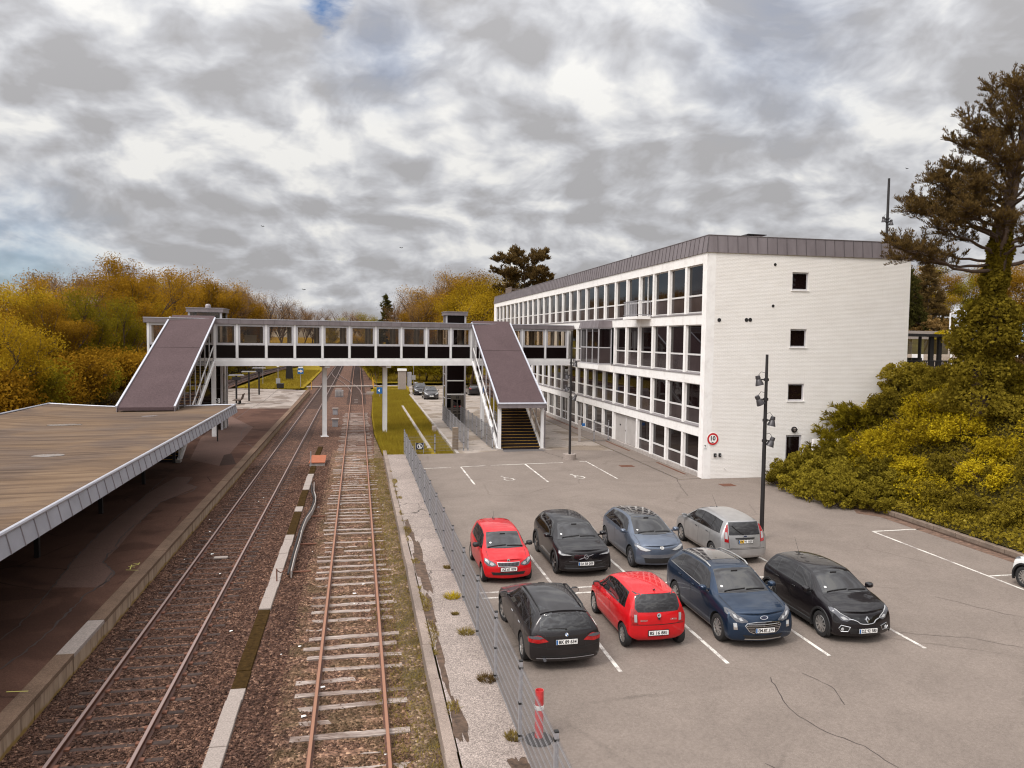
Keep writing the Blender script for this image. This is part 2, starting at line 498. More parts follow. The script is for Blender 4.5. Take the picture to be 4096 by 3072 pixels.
def leaf_mat(name, stops, scale=.8, trans=.36):
    m, t, p, o = nt(name)
    t.nodes.remove(p)
    v = pos(t)
    n = noise(t, scale, 4, .7, v); n2 = noise(t, 9, 2, .6, v)
    ri = N(t, 'ShaderNodeObjectInfo').outputs['Random']
    k = N(t, 'ShaderNodeMath', operation='MULTIPLY_ADD', i_1=.55); t.links.new(n2.outputs['Fac'], k.inputs[0])
    k0 = N(t, 'ShaderNodeMath', operation='MULTIPLY', i_1=.55); t.links.new(n.outputs['Fac'], k0.inputs[0]); t.links.new(k0.outputs[0], k.inputs[2])
    k1 = N(t, 'ShaderNodeMath', operation='MULTIPLY_ADD', i_1=.24, i_2=-.14); t.links.new(ri, k1.inputs[0])
    k2 = N(t, 'ShaderNodeMath', operation='ADD'); t.links.new(k.outputs[0], k2.inputs[0]); t.links.new(k1.outputs[0], k2.inputs[1])
    r = ramp(t, stops, k2.outputs[0])
    d = N(t, 'ShaderNodeBsdfDiffuse'); tl = N(t, 'ShaderNodeBsdfTranslucent')
    t.links.new(r.outputs[0], d.inputs[0]); t.links.new(r.outputs[0], tl.inputs[0])
    mx = N(t, 'ShaderNodeMixShader'); mx.inputs[0].default_value = trans
    t.links.new(d.outputs[0], mx.inputs[1]); t.links.new(tl.outputs[0], mx.inputs[2]); t.links.new(mx.outputs[0], o.inputs[0])
    return m
M['leaf_orange'] = leaf_mat('leaf_orange', [(.3, (.10,.05,.006)), (.5, (.25,.13,.011)), (.7, (.41,.225,.02))])
M['leaf_gold'] = leaf_mat('leaf_gold', [(.3, (.14,.085,.007)), (.5, (.33,.205,.013)), (.7, (.50,.335,.024))])
M['leaf_green'] = leaf_mat('leaf_green', [(.3, (.08,.058,.005)), (.5, (.19,.145,.012)), (.7, (.31,.245,.02))])
M['leaf_brown'] = leaf_mat('leaf_brown', [(.3, (.11,.06,.025)), (.5, (.22,.12,.05)), (.7, (.34,.20,.08))])
M['leaf_dark'] = leaf_mat('leaf_dark', [(.3, (.055,.042,.007)), (.5, (.16,.122,.014)), (.7, (.30,.235,.027))], 1.2)
M['leaf_ivy'] = leaf_mat('leaf_ivy', [(.3, (.06,.044,.007)), (.5, (.18,.132,.015)), (.66, (.31,.235,.026)), (.8, (.50,.40,.13))], 1.5)
M['leaf_yellow'] = leaf_mat('leaf_yellow', [(.3, (.15,.10,.008)), (.48, (.36,.26,.013)), (.7, (.66,.50,.022))], 2.2)
M['leaf_bronze'] = leaf_mat('leaf_bronze', [(.3, (.08,.045,.014)), (.5, (.20,.115,.035)), (.68, (.36,.23,.09)), (.8, (.55,.40,.20))], 1.5)
M['needle'] = leaf_mat('needle', [(.3, (.035,.021,.009)), (.5, (.085,.052,.019)), (.7, (.155,.098,.034))], 1.1, .25)
M['needle_green'] = leaf_mat('needle_green', [(.3, (.022,.02,.006)), (.5, (.05,.045,.012)), (.7, (.09,.08,.02))], 1.1, .25)
M['blade'] = leaf_mat('grass_blade', [(.3, (.17,.10,.02)), (.45, (.26,.19,.025)), (.7, (.36,.29,.035))], .35, .4)
M['dry'] = leaf_mat('dry_weed', [(.3, (.07,.04,.015)), (.5, (.16,.105,.04)), (.7, (.28,.21,.055))], 1.6)
M['soil'] = plain('soil', (.085,.052,.034), .95, var=.6, vs=7, bmp=.8, bs=30)
SEAMS = [([(-7.91, 40.65), (-7.98, 39.51), (-8.43, 38.48), (-8.82, 37.14), (-8.74, 33.5), (-8.66, 33.1), (-8.78, 32.83), (-8.71, 30.62), (-8.56, 29.57), (-8.42, 29.32), (-8.51, 28.6), (-8.38, 27.62), (-7.65, 26.3), (-7.57, 25.42), (-7.67, 24.78)], .05), ([(-7.71, 26.34), (-7.62, 25.15), (-7.83, 24.12), (-7.79, 23.28), (-7.77, 20.58), (-7.97, 19.01)], .06), ([(-9.91, 39.22), (-9.83, 37.9), (-9.83, 35.77), (-9.91, 34.9), (-9.73, 31.97), (-9.48, 28.61), (-9.22, 26.49), (-9.02, 25.0)], .045), ([(-9.03, 24.95), (-8.82, 23.37), (-8.67, 21.61), (-8.73, 20.85)],.05), ([(-8.68, 43.28), (-8.63, 41.66), (-7.91, 40.65)],.04), ([(-7.02, 54.74), (-8.41, 58.92), (-9.03, 63.66), (-9.2, 67.99)],.04), ([(-10.1, 43.81), (-9.91, 39.22)],.04), ([(-10.96, 74.04), (-11.04, 83.05), (-10.75, 93.47), (-11.09, 113.24)],.06)]
PATCHES = [([(-8.75, 43.63), (-9.57, 43.74), (-9.91, 39.22), (-9.81, 35.54), (-9.73, 31.97), (-9.48, 28.61), (-9.02, 25.0), (-7.57, 24.77), (-7.63, 26.24), (-8.38, 27.62), (-8.42, 29.32), (-8.73, 33.31), (-8.82, 37.14), (-7.91, 40.65), (-8.63, 41.66)],1),([(-8.55, 66.8), (-12.17, 77.41), (-11.42, 60.11), (-10.08, 49.71), (-7.95, 47.14), (-8.29, 58.05)],1),([(-8.01, 52.01), (-8.38, 51.39), (-7.95, 47.14), (-7.07, 47.59)],0)]
MARKS = [((-7.37, 26.5), (-6.97, 26.41)), ((-7.4, 26.88), (-7.17, 26.78)), ((-7.35, 27.07), (-7.26, 26.55)), ((-7.31, 26.93), (-7.15, 27.1)), ((-7.33, 27.19), (-7.16, 27.23)), ((-7.16, 27.3), (-7.15, 27.04)), ((-7.34, 17.75), (-6.9, 17.71))]
CAMROT = [[0.9804663, -0.0003259, 0.1966871], [-0.19631, 0.0602929, 0.9786864], [0.0121778, 0.9981807, -0.0590512]]
PUD = [(-14.12, 41.13), (-11.22, 45.12), (-11.14, 30.81)]
BIRDS = [((54.78, 70.0, 25.73), 0.22, 'bird left of the pine, highest in the sky'), ((-13.82, 120.0, 24.09), 0.3, 'bird above the wood left of the tracks'), ((6.54, 120.0, 21.65), 0.3, 'bird above the far end of the tracks'), ((-8.61, 130.0, 15.5), 0.35, 'bird just above the far left treetops')]
# ------------------------------------------------------------------ camera, sky, sun
cam = bpy.data.cameras.new('camera'); camo = bpy.data.objects.new('camera', cam); COL.objects.link(camo)
cam.sensor_width = 36; cam.lens = 27.03; cam.clip_end = 6000; cam.clip_start = .1
RM = CAMROT
camo.matrix_world = Matrix(((RM[0][0], RM[0][1], -RM[0][2], 0), (RM[1][0], RM[1][1], -RM[1][2], 0), (RM[2][0], RM[2][1], -RM[2][2], 8), (0, 0, 0, 1)))
sc.camera = camo
vs = sc.view_settings
vs.view_transform = 'Standard'; vs.look = 'None'; vs.exposure = 0.35; vs.gamma = 1
try: vs.use_curve_mapping = False
except Exception: pass
sc.cycles.use_denoising = True
sc.cycles.filter_width = 1.15
sc.cycles.max_bounces = 8; sc.cycles.transparent_max_bounces = 12; sc.cycles.diffuse_bounces = 3; sc.cycles.glossy_bounces = 3
sc.cycles.sample_clamp_indirect = 6

SUN_EL, SUN_AZ = rad(52), rad(238)          # azimuth clockwise from +Y
sd = Vector((math.sin(SUN_AZ)*math.cos(SUN_EL), math.cos(SUN_AZ)*math.cos(SUN_EL), math.sin(SUN_EL)))
sun = bpy.data.lights.new('sun', 'SUN'); suno = bpy.data.objects.new('sun', sun); COL.objects.link(suno)
sun.energy = 1.5; sun.angle = rad(16); sun.color = (1, .95, .88)
suno.rotation_euler = sd.to_track_quat('Z', 'Y').to_euler()
suno.location = (-30, -20, 60)

def make_world():
    w = bpy.data.worlds.new('World'); sc.world = w; w.use_nodes = True
    t = w.node_tree; t.nodes.clear()
    out = N(t, 'ShaderNodeOutputWorld')
    sky = N(t, 'ShaderNodeTexSky', sky_type='NISHITA'); sky.sun_disc = False
    sky.sun_elevation = SUN_EL; sky.sun_rotation = SUN_AZ
    bs = N(t, 'ShaderNodeBackground'); bs.inputs[1].default_value = .085
    tint = mixc(t, sky.outputs[0], (.62,.86,1.12,1), 1, 'MULTIPLY')
    t.links.new(tint, bs.inputs[0])
    d = N(t, 'ShaderNodeTexCoord').outputs['Generated']
    s = N(t, 'ShaderNodeSeparateXYZ'); t.links.new(d, s.inputs[0])
    def M_(op, a, b=None, c=None):
        m = N(t, 'ShaderNodeMath', operation=op)
        for i, x in enumerate((a, b, c)):
            if x is None: continue
            if hasattr(x, 'is_output'): t.links.new(x, m.inputs[i])
            else: m.inputs[i].default_value = x
        return m.outputs[0]
    zz = M_('ADD', M_('MAXIMUM', s.outputs[2], 0.), .42)
    cv = N(t, 'ShaderNodeCombineXYZ')
    t.links.new(M_('DIVIDE', s.outputs[0], zz), cv.inputs[0]); t.links.new(M_('DIVIDE', s.outputs[1], zz), cv.inputs[1])
    t.links.new(M_('MULTIPLY', s.outputs[2], 2.2), cv.inputs[2])
    p = scaled(t, cv.outputs[0], (1.0, 1.0, 1))
    sh = N(t, 'ShaderNodeVectorMath', operation='ADD'); t.links.new(p, sh.inputs[0]); sh.inputs[1].default_value = (3.7, 1.3, .4)
    p = sh.outputs[0]
    def warp(v, sc_, amt):
        w = noise(t, sc_, 3, .5, v); c = N(t, 'ShaderNodeVectorMath', operation='SUBTRACT'); t.links.new(w.outputs['Color'], c.inputs[0]); c.inputs[1].default_value = (.5,.5,.5)
        m = N(t, 'ShaderNodeVectorMath', operation='MULTIPLY_ADD'); t.links.new(c.outputs[0], m.inputs[0]); m.inputs[1].default_value = (amt,)*3; t.links.new(v, m.inputs[2]); return m.outputs[0]
    pw = warp(p, 2.6, .16)
    off = N(t, 'ShaderNodeVectorMath', operation='ADD'); t.links.new(pw, off.inputs[0]); off.inputs[1].default_value = (-.012, .045, 0)
    def body(v, d_=8):
        n_ = noise(t, 2.9, d_, .61, v, .1); n_.noise_dimensions = '2D'
        vo = N(t, 'ShaderNodeTexVoronoi', feature='SMOOTH_F1', voronoi_dimensions='2D'); vo.inputs['Scale'].default_value = 5.2; vo.inputs['Smoothness'].default_value = .5; vo.inputs['Detail'].default_value = 1.; vo.inputs['Roughness'].default_value = .6
        t.links.new(v, vo.inputs['Vector'])
        return M_('MULTIPLY_ADD', vo.outputs['Distance'], -.36, n_.outputs['Fac']), n_.outputs['Fac']
    b0, n1o = body(pw); b1, _ = body(off.outputs[0], 5)
    lit = M_('SUBTRACT', b0, b1)
    n2 = noise(t, 1.3, 2, .5, p, .1).outputs['Fac']; n3 = noise(t, 11, 5, .6, pw)
    # thick bodies are grey below, their upper edges and the thin cover between them bright
    k = M_('MULTIPLY_ADD', b0, -.80, M_('MULTIPLY_ADD', n2, .45, .52))
    k = M_('MULTIPLY_ADD', lit, 1.7, k)
    k = M_('MULTIPLY_ADD', M_('SUBTRACT', n3.outputs['Fac'], .5), .32, k)
    n1 = type('o', (), {'outputs': {'Fac': n1o, 'Color': n3.outputs['Color']}})
    cl = ramp(t, [(.34, (.43,.425,.435)), (.46, (.50,.50,.52)), (.55, (.57,.575,.60)), (.64, (.665,.67,.69)), (.82, (.87,.86,.835))], k)
    # overcast brightened out of view, round the hidden sun and overhead, to light the scene
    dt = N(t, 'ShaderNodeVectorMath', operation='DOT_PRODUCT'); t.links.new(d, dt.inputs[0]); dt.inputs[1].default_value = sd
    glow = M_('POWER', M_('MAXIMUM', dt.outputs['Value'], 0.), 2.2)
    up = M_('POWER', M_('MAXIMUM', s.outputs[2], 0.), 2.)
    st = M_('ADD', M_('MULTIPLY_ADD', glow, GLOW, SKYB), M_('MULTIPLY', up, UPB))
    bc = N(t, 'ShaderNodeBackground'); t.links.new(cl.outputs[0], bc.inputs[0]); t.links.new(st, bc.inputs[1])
    # breaks in the cover: one small blue hole high up, a blue-grey bank low on the left
    def spot(v, r0, r1):
        dd = N(t, 'ShaderNodeVectorMath', operation='DISTANCE')
        wv = mixc(t, d, n3.outputs['Color'], .03); wv2 = mixc(t, wv, n1.outputs['Color'], .04)
        t.links.new(wv2, dd.inputs[0]); vv = Vector(v); vv = vv*(.97*.96)+Vector((.5,.5,.5))*(.03*.96+.04); dd.inputs[1].default_value = vv
        return ramp(t, [(r0, (1,1,1)), (r1, (0,0,0))], dd.outputs['Value']).outputs[0]
    h1 = spot((-.038, .926, .376), .004, .028)
    h2 = M_('MULTIPLY', spot((-.37, .93, .05), .02, .13), .50)
    h3 = M_('MULTIPLY', spot((.03, .94, .33), .02, .08), .30)
    h4 = M_('MULTIPLY', spot((.47, .81, .36), .02, .14), .28)
    hm = M_('MINIMUM', M_('ADD', M_('ADD', h1, h2), M_('ADD', h3, h4)), .92)
    # where the noise is dense the cloud closes the gap again
    hm = M_('MULTIPLY', hm, ramp(t, [(.44, (1,1,1)), (.66, (.25,.25,.25))], n1.outputs['Fac']).outputs[0])
    mx = N(t, 'ShaderNodeMixShader'); t.links.new(hm, mx.inputs[0]); t.links.new(bc.outputs[0], mx.inputs[1]); t.links.new(bs.outputs[0], mx.inputs[2])
    t.links.new(mx.outputs[0], out.inputs[0])
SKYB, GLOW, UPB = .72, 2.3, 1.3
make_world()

# ------------------------------------------------------------------ ground
def sheet(name, pts, z, mat, parent=None, kind='structure', sub=0):
    mb = MB(); mb.add([(x, y, z) for x, y in pts], [tuple(range(len(pts)))])
    o = mb.build(name, mat, parent)
    if parent is None: o['kind'] = kind
    return o

sheet('ground', [(-3000,-300),(3000,-300),(3000,4500),(-3000,4500)], -.40, M['grass'])
RL, RR = -4.92, -.155          # track centre lines
GA = .7525                     # half of rail spacing
# ballast bed
sheet('gravel_bed', [(-6.72,-6),(1.05,-6),(1.05,44),(1.3,60),(1.35,80),(1.9,104),(2.0,125),(3.0,126),(3.0,135),(2.2,154),(1.2,210),(-.5,300),(-9,300),(-8.1,212),(-8.2,180),(-8,140),(-7.4,112.6),(-6.72,112.4)], -.165, M['ballast'])
sheet('track_ballast', [(-1.75,-6),(1.05,-6),(1.05,56),(-1.75,56)], -.159, M['ballast_pale'])
sheet('weedy_verge', [(1.05,-6),(1.60,-6),(1.66,36),(1.72,51.2),(1.35,64),(1.05,52)], -.15, M['weedy'])
# meadow between the track and the yard, lawns beyond
sheet('grass', [(1.72,51.3),(6.55,51.5),(6.62,60),(6.75,80),(7.0,104),(7.4,117),(2.6,125),(1.98,104),(1.4,80),(1.35,64)], -.02, M['grass'])
sheet('far_lawn', [(3.0,135),(60,135),(60,260),(.5,300),(1.2,210),(2.2,154)], .02, M['grass'])
sheet('left_lawn', [(-8.2,122.5),(-18.5,124),(-17.2,180),(-15.5,205),(-12,300),(-9,300),(-8.15,212),(-8.3,180),(-8.1,140)], -.05, M['grass'])
sheet('far_left_lawn', [(-23,118),(-60,118),(-40,330),(-14,330),(-17.5,212),(-20.3,180),(-21.6,150)], .3, M['grass'])
# the parking lot and its neighbours
lot = sheet('parking_lot', [(3.10,-6),(26,-6),(26,40.5),(24.6,40.18),(19.12,40.18),(17.7,40.18),(17.7,51.3),(14.2,52.3),(9.5,52.2),(7.3,51.3),(3.10,51.3)], .2, M['lot'])
sheet('pavement', [(17.7,40.2),(19.2,40.2),(19.2,112),(17.7,112)], .215, M['lot'])
sheet('path', [(1.84,-6),(3.10,-6),(3.10,51.3),(1.93,51.3)], .2, M['path'])
sheet('yard', [(6.75,51.31),(7.3,51.31),(9.5,52.21),(14.2,52.31),(17.69,51.31),(17.69,125),(8,125),(7.1,106),(6.95,87),(6.85,70)], .19, M['yard'])
mb = MB()
mb.add([(6.55,51.4,-.3),(6.75,51.4,-.3),(6.75,51.4,.21),(6.55,51.4,.21),(6.9,106,-.3),(7.1,106,-.3),(7.1,106,.21),(6.9,106,.21)],[(0,1,2,3),(4,7,6,5),(0,4,5,1),(1,5,6,2),(2,6,7,3),(3,7,4,0)])
yk = mb.build('yard_kerb', M['concrete']); yk['kind'] = 'structure'
# kerb between the weeds and the strip path, in pieces of slightly different height
mb = MB(); y = -4.
while y < 51.2:
    L = 2.0 if y > 14.5 else 1.2
    dx = R.uniform(-.015,.015); xx = 1.58 + .0022*y; z = .205 + R.uniform(-.012,.012)
    if y < 12.4: mb.cur = 1
    else: mb.cur = 0
    mb.box(xx+dx, xx+dx+.235, y+.006, y+L-.006, -.3, z); y += L
M['kerb_brown'] = asphalt('kerb_brown', (.235,.185,.155), .45, .3, 0)
kb = mb.build('path_kerb', [M['kerb_brown'], M['pale_concrete']], bevel=.012); kb['kind'] = 'structure'

# painted lines and symbols on the lot
def line(x0, y0, x1, y1, w=.10, z=.2045, n='painted_line'):
    mb = MB(); mb.strip([(x0,y0),(x1,y1)], w, z); return mb.build(n, M['road_paint'], lot)
for x in (6.07, 8.80, 11.53, 14.27):
    line(x, 16.8, x, 22.33)
    line(x, 22.97, x, 27.8)
line(3.66, 22.37, 14.3, 22.44); line(3.66, 22.87, 14.3, 22.96)
line(3.85, 45.58, 5.5, 45.72); line(6.05, 45.86, 7.68, 46.12); line(8.0, 46.2, 12.75, 46.72); line(13.9, 46.95, 14.36, 47.0)
line(6.12, 45.84, 6.12, 40.2); line(10.22, 46.4, 10.2, 40.4); line(14.33, 46.98, 14.32, 40.8)
line(20.9, 27.88, 23.25, 27.95); line(20.92, 27.83, 20.72, 12); line(20.9, 21.82, 23.4, 21.8); line(20.8, 15.9, 23.4, 15.9)
def wheelchair(cx, cy, s=1.):
    mb = MB(); z = .2045
    P = lambda a, b: (cx+a*s, cy+b*s*1.35)
    arc = [P(.08+.27*math.cos(a), -.17+.27*math.sin(a)) for a in np.linspace(rad(110), rad(395), 14)]
    mb.strip(arc, .075*s, z)
    mb.strip([P(-.12,.42), P(-.06,.08), P(.22,.06), P(.36,-.22), P(.46,-.18)], .085*s, z+.0015)
    mb.strip([P(-.1,.24), P(.16,.22)], .07*s, z+.003)
    mb.add([(*P(-.14+.085*math.cos(a), .55+.085*math.sin(a)), z) for a in np.linspace(0, 2*PI, 12, endpoint=False)], [tuple(range(12))])
    return mb.build('wheelchair_symbol', M['road_paint'], lot)
wheelchair(8.15, 41.7); wheelchair(12.25, 41.8)

# long cracks, drains and covers in the asphalt
def crack(pts, w, z, mat, parent, name='crack', seed=1):
    r = random.Random(seed); P = []
    for a, b in zip(pts, pts[1:]):
        L = math.hypot(b[0]-a[0], b[1]-a[1]); n = max(2, int(L/.18))
        for i in range(n):
            f = i/n; P.append((a[0]+(b[0]-a[0])*f + r.uniform(-.035,.035), a[1]+(b[1]-a[1])*f + r.uniform(-.035,.035)))
    P.append(pts[-1])
    mb = MB(); mb.strip(P, [w*r.uniform(.5,1.25) for _ in P], z); return mb.build(name, mat, parent)
crack([(9.4,15.9),(9.0,14.5),(9.15,13.6),(9.6,12.8),(9.75,11.9),(10.3,11.2)], .022, .2035, M['tar'], lot, seed=2)
crack([(10.3,16.0),(10.55,15.3),(10.3,14.4)], .02, .2035, M['tar'], lot, seed=3)
crack([(17.5,20.3),(18.4,18.6),(19.4,17.6),(21.2,16.9)], .022, .2035, M['tar'], lot, seed=4)
crack([(14.2,17.9),(16,17.2),(17.6,15.6),(20,14.2)], .018, .2035, M['tar'], lot, seed=5)
crack([(12.9,53),(12.6,51.4),(13,49.6),(13.4,48.2)], .05, .2035, M['tar'], lot, seed=6)
crack([(17.65,40.3),(16.9,38),(16.3,35.8)], .03, .2035, M['tar'], lot, seed=7)
crack([(10.5,34.5),(11.3,33.2),(10.9,31.5),(12,30.2)], .02, .2035, M['tar'], lot, seed=8)
crack([(7.4,12.6),(7.9,11.8),(8.1,11)], .02, .2035, M['tar'], lot, seed=9)
crack([(17.69,40.25),(17.69,51)], .03, .2195, M['tar'], lot, 'expansion_joint', 10)
def grate(name, label, x0, x1, y0, y1, z, mat, n):
    t_ = thing(name, label, 'drain', ((x0+x1)/2,(y0+y1)/2,z))
    mb = MB(); w = .02
    mb.box(x0,x1,y0,y0+w,z,z+.012); mb.box(x0,x1,y1-w,y1,z,z+.012); mb.box(x0,x0+w,y0+w,y1-w,z,z+.012); mb.box(x1-w,x1,y0+w,y1-w,z,z+.012)
    mb.build('frame', mat, t_)
    mb = MB()
    for i in range(n):
        yy = y0+w+(y1-y0-2*w)*(i+.5)/n
        mb.box(x0+w,x1-w,yy-(y1-y0)/n*.3,yy+(y1-y0)/n*.3,z+.001,z+.010)
    mb.build('grating', mat, t_)
    mb = MB(); mb.quad((x0+w,y0+w,z+.0008),(x1-w,y0+w,z+.0008),(x1-w,y1-w,z+.0008),(x0+w,y1-w,z+.0008)); mb.build('pit', M['tar'], t_)
grate('drain_grate', 'square rusty drain grate in the lot below the round speed sign', 19.3, 20.05, 37.9, 38.55, .2035, M['rust'], 8)
grate('drain_grate', 'dark drain grate in the asphalt before the office facade near the middle lamp post', 15.9, 16.75, 44.6, 45.2, .2035, M['rust'], 8)
grate('drain_channel', 'rusty channel drain along the facade foot nearest the corner with the speed sign', 18.66, 18.8, 41.6, 45.9, .219, M['rust'], 40)
grate('drain_channel', 'rusty channel drain at the facade foot in front of the grey double door', 18.66, 18.8, 51.0, 56.3, .219, M['rust'], 50)
grate('drain_channel', 'dark channel drain at the facade foot beside the right stair roof', 18.66, 18.8, 64.0, 76.8, .219, M['rust'], 90)

# ------------------------------------------------------------------ tracks
SLEEP_G = 'sleepers under the two near tracks'
def sleeper_wood(L=2.5):
    mb = MB(); mb.box(-L/2, L/2, -.12, .12, -.28, -.135); return mb
def rough_sleeper(seed):
    r = random.Random(seed); mb = MB(); n = 10; L = 2.5
    vs = []; fs = []
    for i in range(n+1):
        x = -L/2+L*i/n
        a = .115*r.uniform(.82,1.05); b = .115*r.uniform(.82,1.05); z = -.138+r.uniform(-.012,.006)
        vs += [(x,-a,-.3),(x,b,-.3),(x,b,z),(x,-a,z+r.uniform(-.006,.006))]
    for i in range(n):
        o = i*4
        for k in range(4): fs.append((o+k, o+(k+1)%4, o+4+(k+1)%4, o+4+k))
    fs += [(0,1,2,3)[::-1], tuple(n*4+k for k in range(4))]
    mb.add(vs, fs); return mb
wprot = [rough_sleeper(i).build('wooden_sleeper', M['sleeper_wood'], local=True) for i in range(5)]
wused = set()
y = 11.0; k = 0
while y < 84 and k < 125:
    i = R.randrange(5)
    if i not in wused: o = wprot[i]; wused.add(i)
    else:
        o = wprot[i].copy(); COL.objects.link(o)
    o.location = (RR+R.uniform(-.09,.09), y+R.uniform(-.05,.05), R.uniform(-.032,.010)); o.rotation_euler = (R.uniform(-.05,.05), R.uniform(-.012,.012), R.uniform(-.035,.035)); o.scale = (R.uniform(.92,1.04), R.uniform(.8,1.1), 1)
    tag(o, 'grey weathered wooden sleeper under the two rusty rails of the right track', 'sleeper', 'wooden sleepers of the right track')
    y += .66; k += 1
def trough_sleeper():
    mb = MB(); n = 12; L = 2.5; vs = []; fs = []
    for i in range(n+1):
        x = -L/2+L*i/n; f = abs(x)/(L/2)
        z = -.165 + .022*f**2 ; 
        vs += [(x,-.13,z-.10),(x,-.055,z),(x,.055,z),(x,.13,z-.10)]
    for i in range(n):
        o = i*4
        for q in range(3): fs.append((o+q, o+q+1, o+5+q, o+4+q))
    mb.add(vs, fs); return mb
tp = trough_sleeper().build('steel_sleeper', M['sleeper_steel'], local=True)
cls = []
for sx in (-1, 1):
    for d_ in (-1, 1):
        x = sx*GA + d_*.105
        cls.append(MB().box(x-.05, x+.05, -.06, .06, -.155, -.118).build('rail_clip', M['rust'], tp, local=True))
y = 12.2; k = 0
while y < 88 and k < 120:
    if k == 0: o = tp
    else:
        o = tp.copy(); COL.objects.link(o)
        for cl in cls if k < 45 else ():
            c = cl.copy(); COL.objects.link(c); c.parent = o
    o.location = (RL+R.uniform(-.02,.02), y+R.uniform(-.02,.02), 0)
    tag(o, 'dark brown trough-shaped sleeper half sunk in ballast under the left track', 'sleeper', 'steel sleepers of the left track')
    y += .635; k += 1
# the remaining far sleepers, too many and too small to tell apart
mb = MB()
y = 88.5
while y < 230:
    mb.box(RL-1.2, RL+1.2, y-.11, y+.11, -.25, -.145)
    if y > 94: mb.box(RR-1.2+.0, RR+1.2, y-.11, y+.11, -.25, -.145)
    y += .65
tag(mb.build('far_sleepers', M['sleeper_steel']), 'distant dark sleepers under the tracks beyond the footbridge', 'sleepers', kind='stuff')

def rail(name, pts, mat, label, group='rails of the two near tracks'):
    prof = [(-.065,-.16),(.065,-.16),(.065,-.148),(.012,-.125),(.012,-.045),(.036,-.035),(.036,-.006),(.028,0),(-.028,0),(-.036,-.006),(-.036,-.035),(-.012,-.045),(-.012,-.125),(-.065,-.148)]
    n = len(prof); vs = []; fs = []
    for i, p in enumerate(pts):
        a = Vector(pts[max(i-1,0)]); b = Vector(pts[min(i+1,len(pts)-1)]); d = (b-a).normalized(); nx, ny = d.y, -d.x
        zz = p[2] if len(p) > 2 else 0
        for u, w in prof: vs.append((p[0]+nx*u, p[1]+ny*u, zz+w))
    for i in range(len(pts)-1):
        for k in range(n): fs.append((i*n+k, i*n+(k+1)%n, (i+1)*n+(k+1)%n, (i+1)*n+k))
    fs += [tuple(range(n))[::-1], tuple((len(pts)-1)*n+k for k in range(n))]
    o = MB().add(vs, fs).build(name, mat)
    return tag(o, label, 'rail', group)
def cur(f, y0, y1, n=40): return [(f(y), y) for y in np.linspace(y0, y1, n)]
# left track bends left past the turnout
bendL = lambda y: 0 if y < 150 else -((y-150)**2)*.00002 if y < 260 else -.242-(y-260)*.0044
rail('rail', cur(lambda y: RL-GA+bendL(y), -6, 320, 60), M['rail_worn'], 'left rail of the left track with a worn shiny top')
rail('rail', cur(lambda y: RL+GA+bendL(y), -6, 320, 60), M['rail_worn'], 'right rail of the left track with a worn shiny top')
rail('rail', cur(lambda y: RR-GA, -6, 320, 30), M['rail_rusty'], 'left rail of the right track, rusty orange along its top')
rail('rail', cur(lambda y: RR+GA, -6, 320, 30), M['rail_rusty'], 'right rail of the right track, rusty orange next to the weeds')
# turnout: right track joins the left one
def turn(y, s):
    f = min(1, max(0, (y-109)/70)); e = f*f*(3-2*f)
    return RR*(1-e)+RL*e + s
rail('turnout_rail', cur(lambda y: turn(y, -GA*.97), 110.5, 174, 30), M['rail_worn'], 'left curved rail of the switch that crosses between the tracks beyond the footbridge')
rail('turnout_rail', cur(lambda y: turn(y, GA*.97)-.05, 109, 170, 30), M['rail_worn'], 'right curved rail of the switch that crosses between the tracks beyond the footbridge')
# siding far left, on a low bank
sid = lambda y: -20.2 + (0 if y < 130 else ((y-130)**2)*.00062)
for s, nm in ((-GA, 'outer rail of the curving siding at the far left under the bridge'), (GA, 'inner rail of the curving siding at the far left under the bridge')):
    rail('siding_rail', [(sid(y)+s, y, .42) for y in np.linspace(62, 230, 40)], M['rail_worn'], nm, 'rails of the far left siding')
mb = MB(); mb.strip([(sid(y), y) for y in np.linspace(60, 232, 40)], 3.6, .262); o = mb.build('siding_ballast', M['ballast']); o['kind'] = 'structure'
mb = MB()
for y in np.arange(66, 230, .65): mb.bar((sid(y)-1.2, y, .25), (sid(y)+1.2, y, .25), .22, .06)
tag(mb.build('siding_sleepers', M['sleeper_steel']), 'dark sleepers under the curving siding at the far left', 'sleepers', kind='stuff')

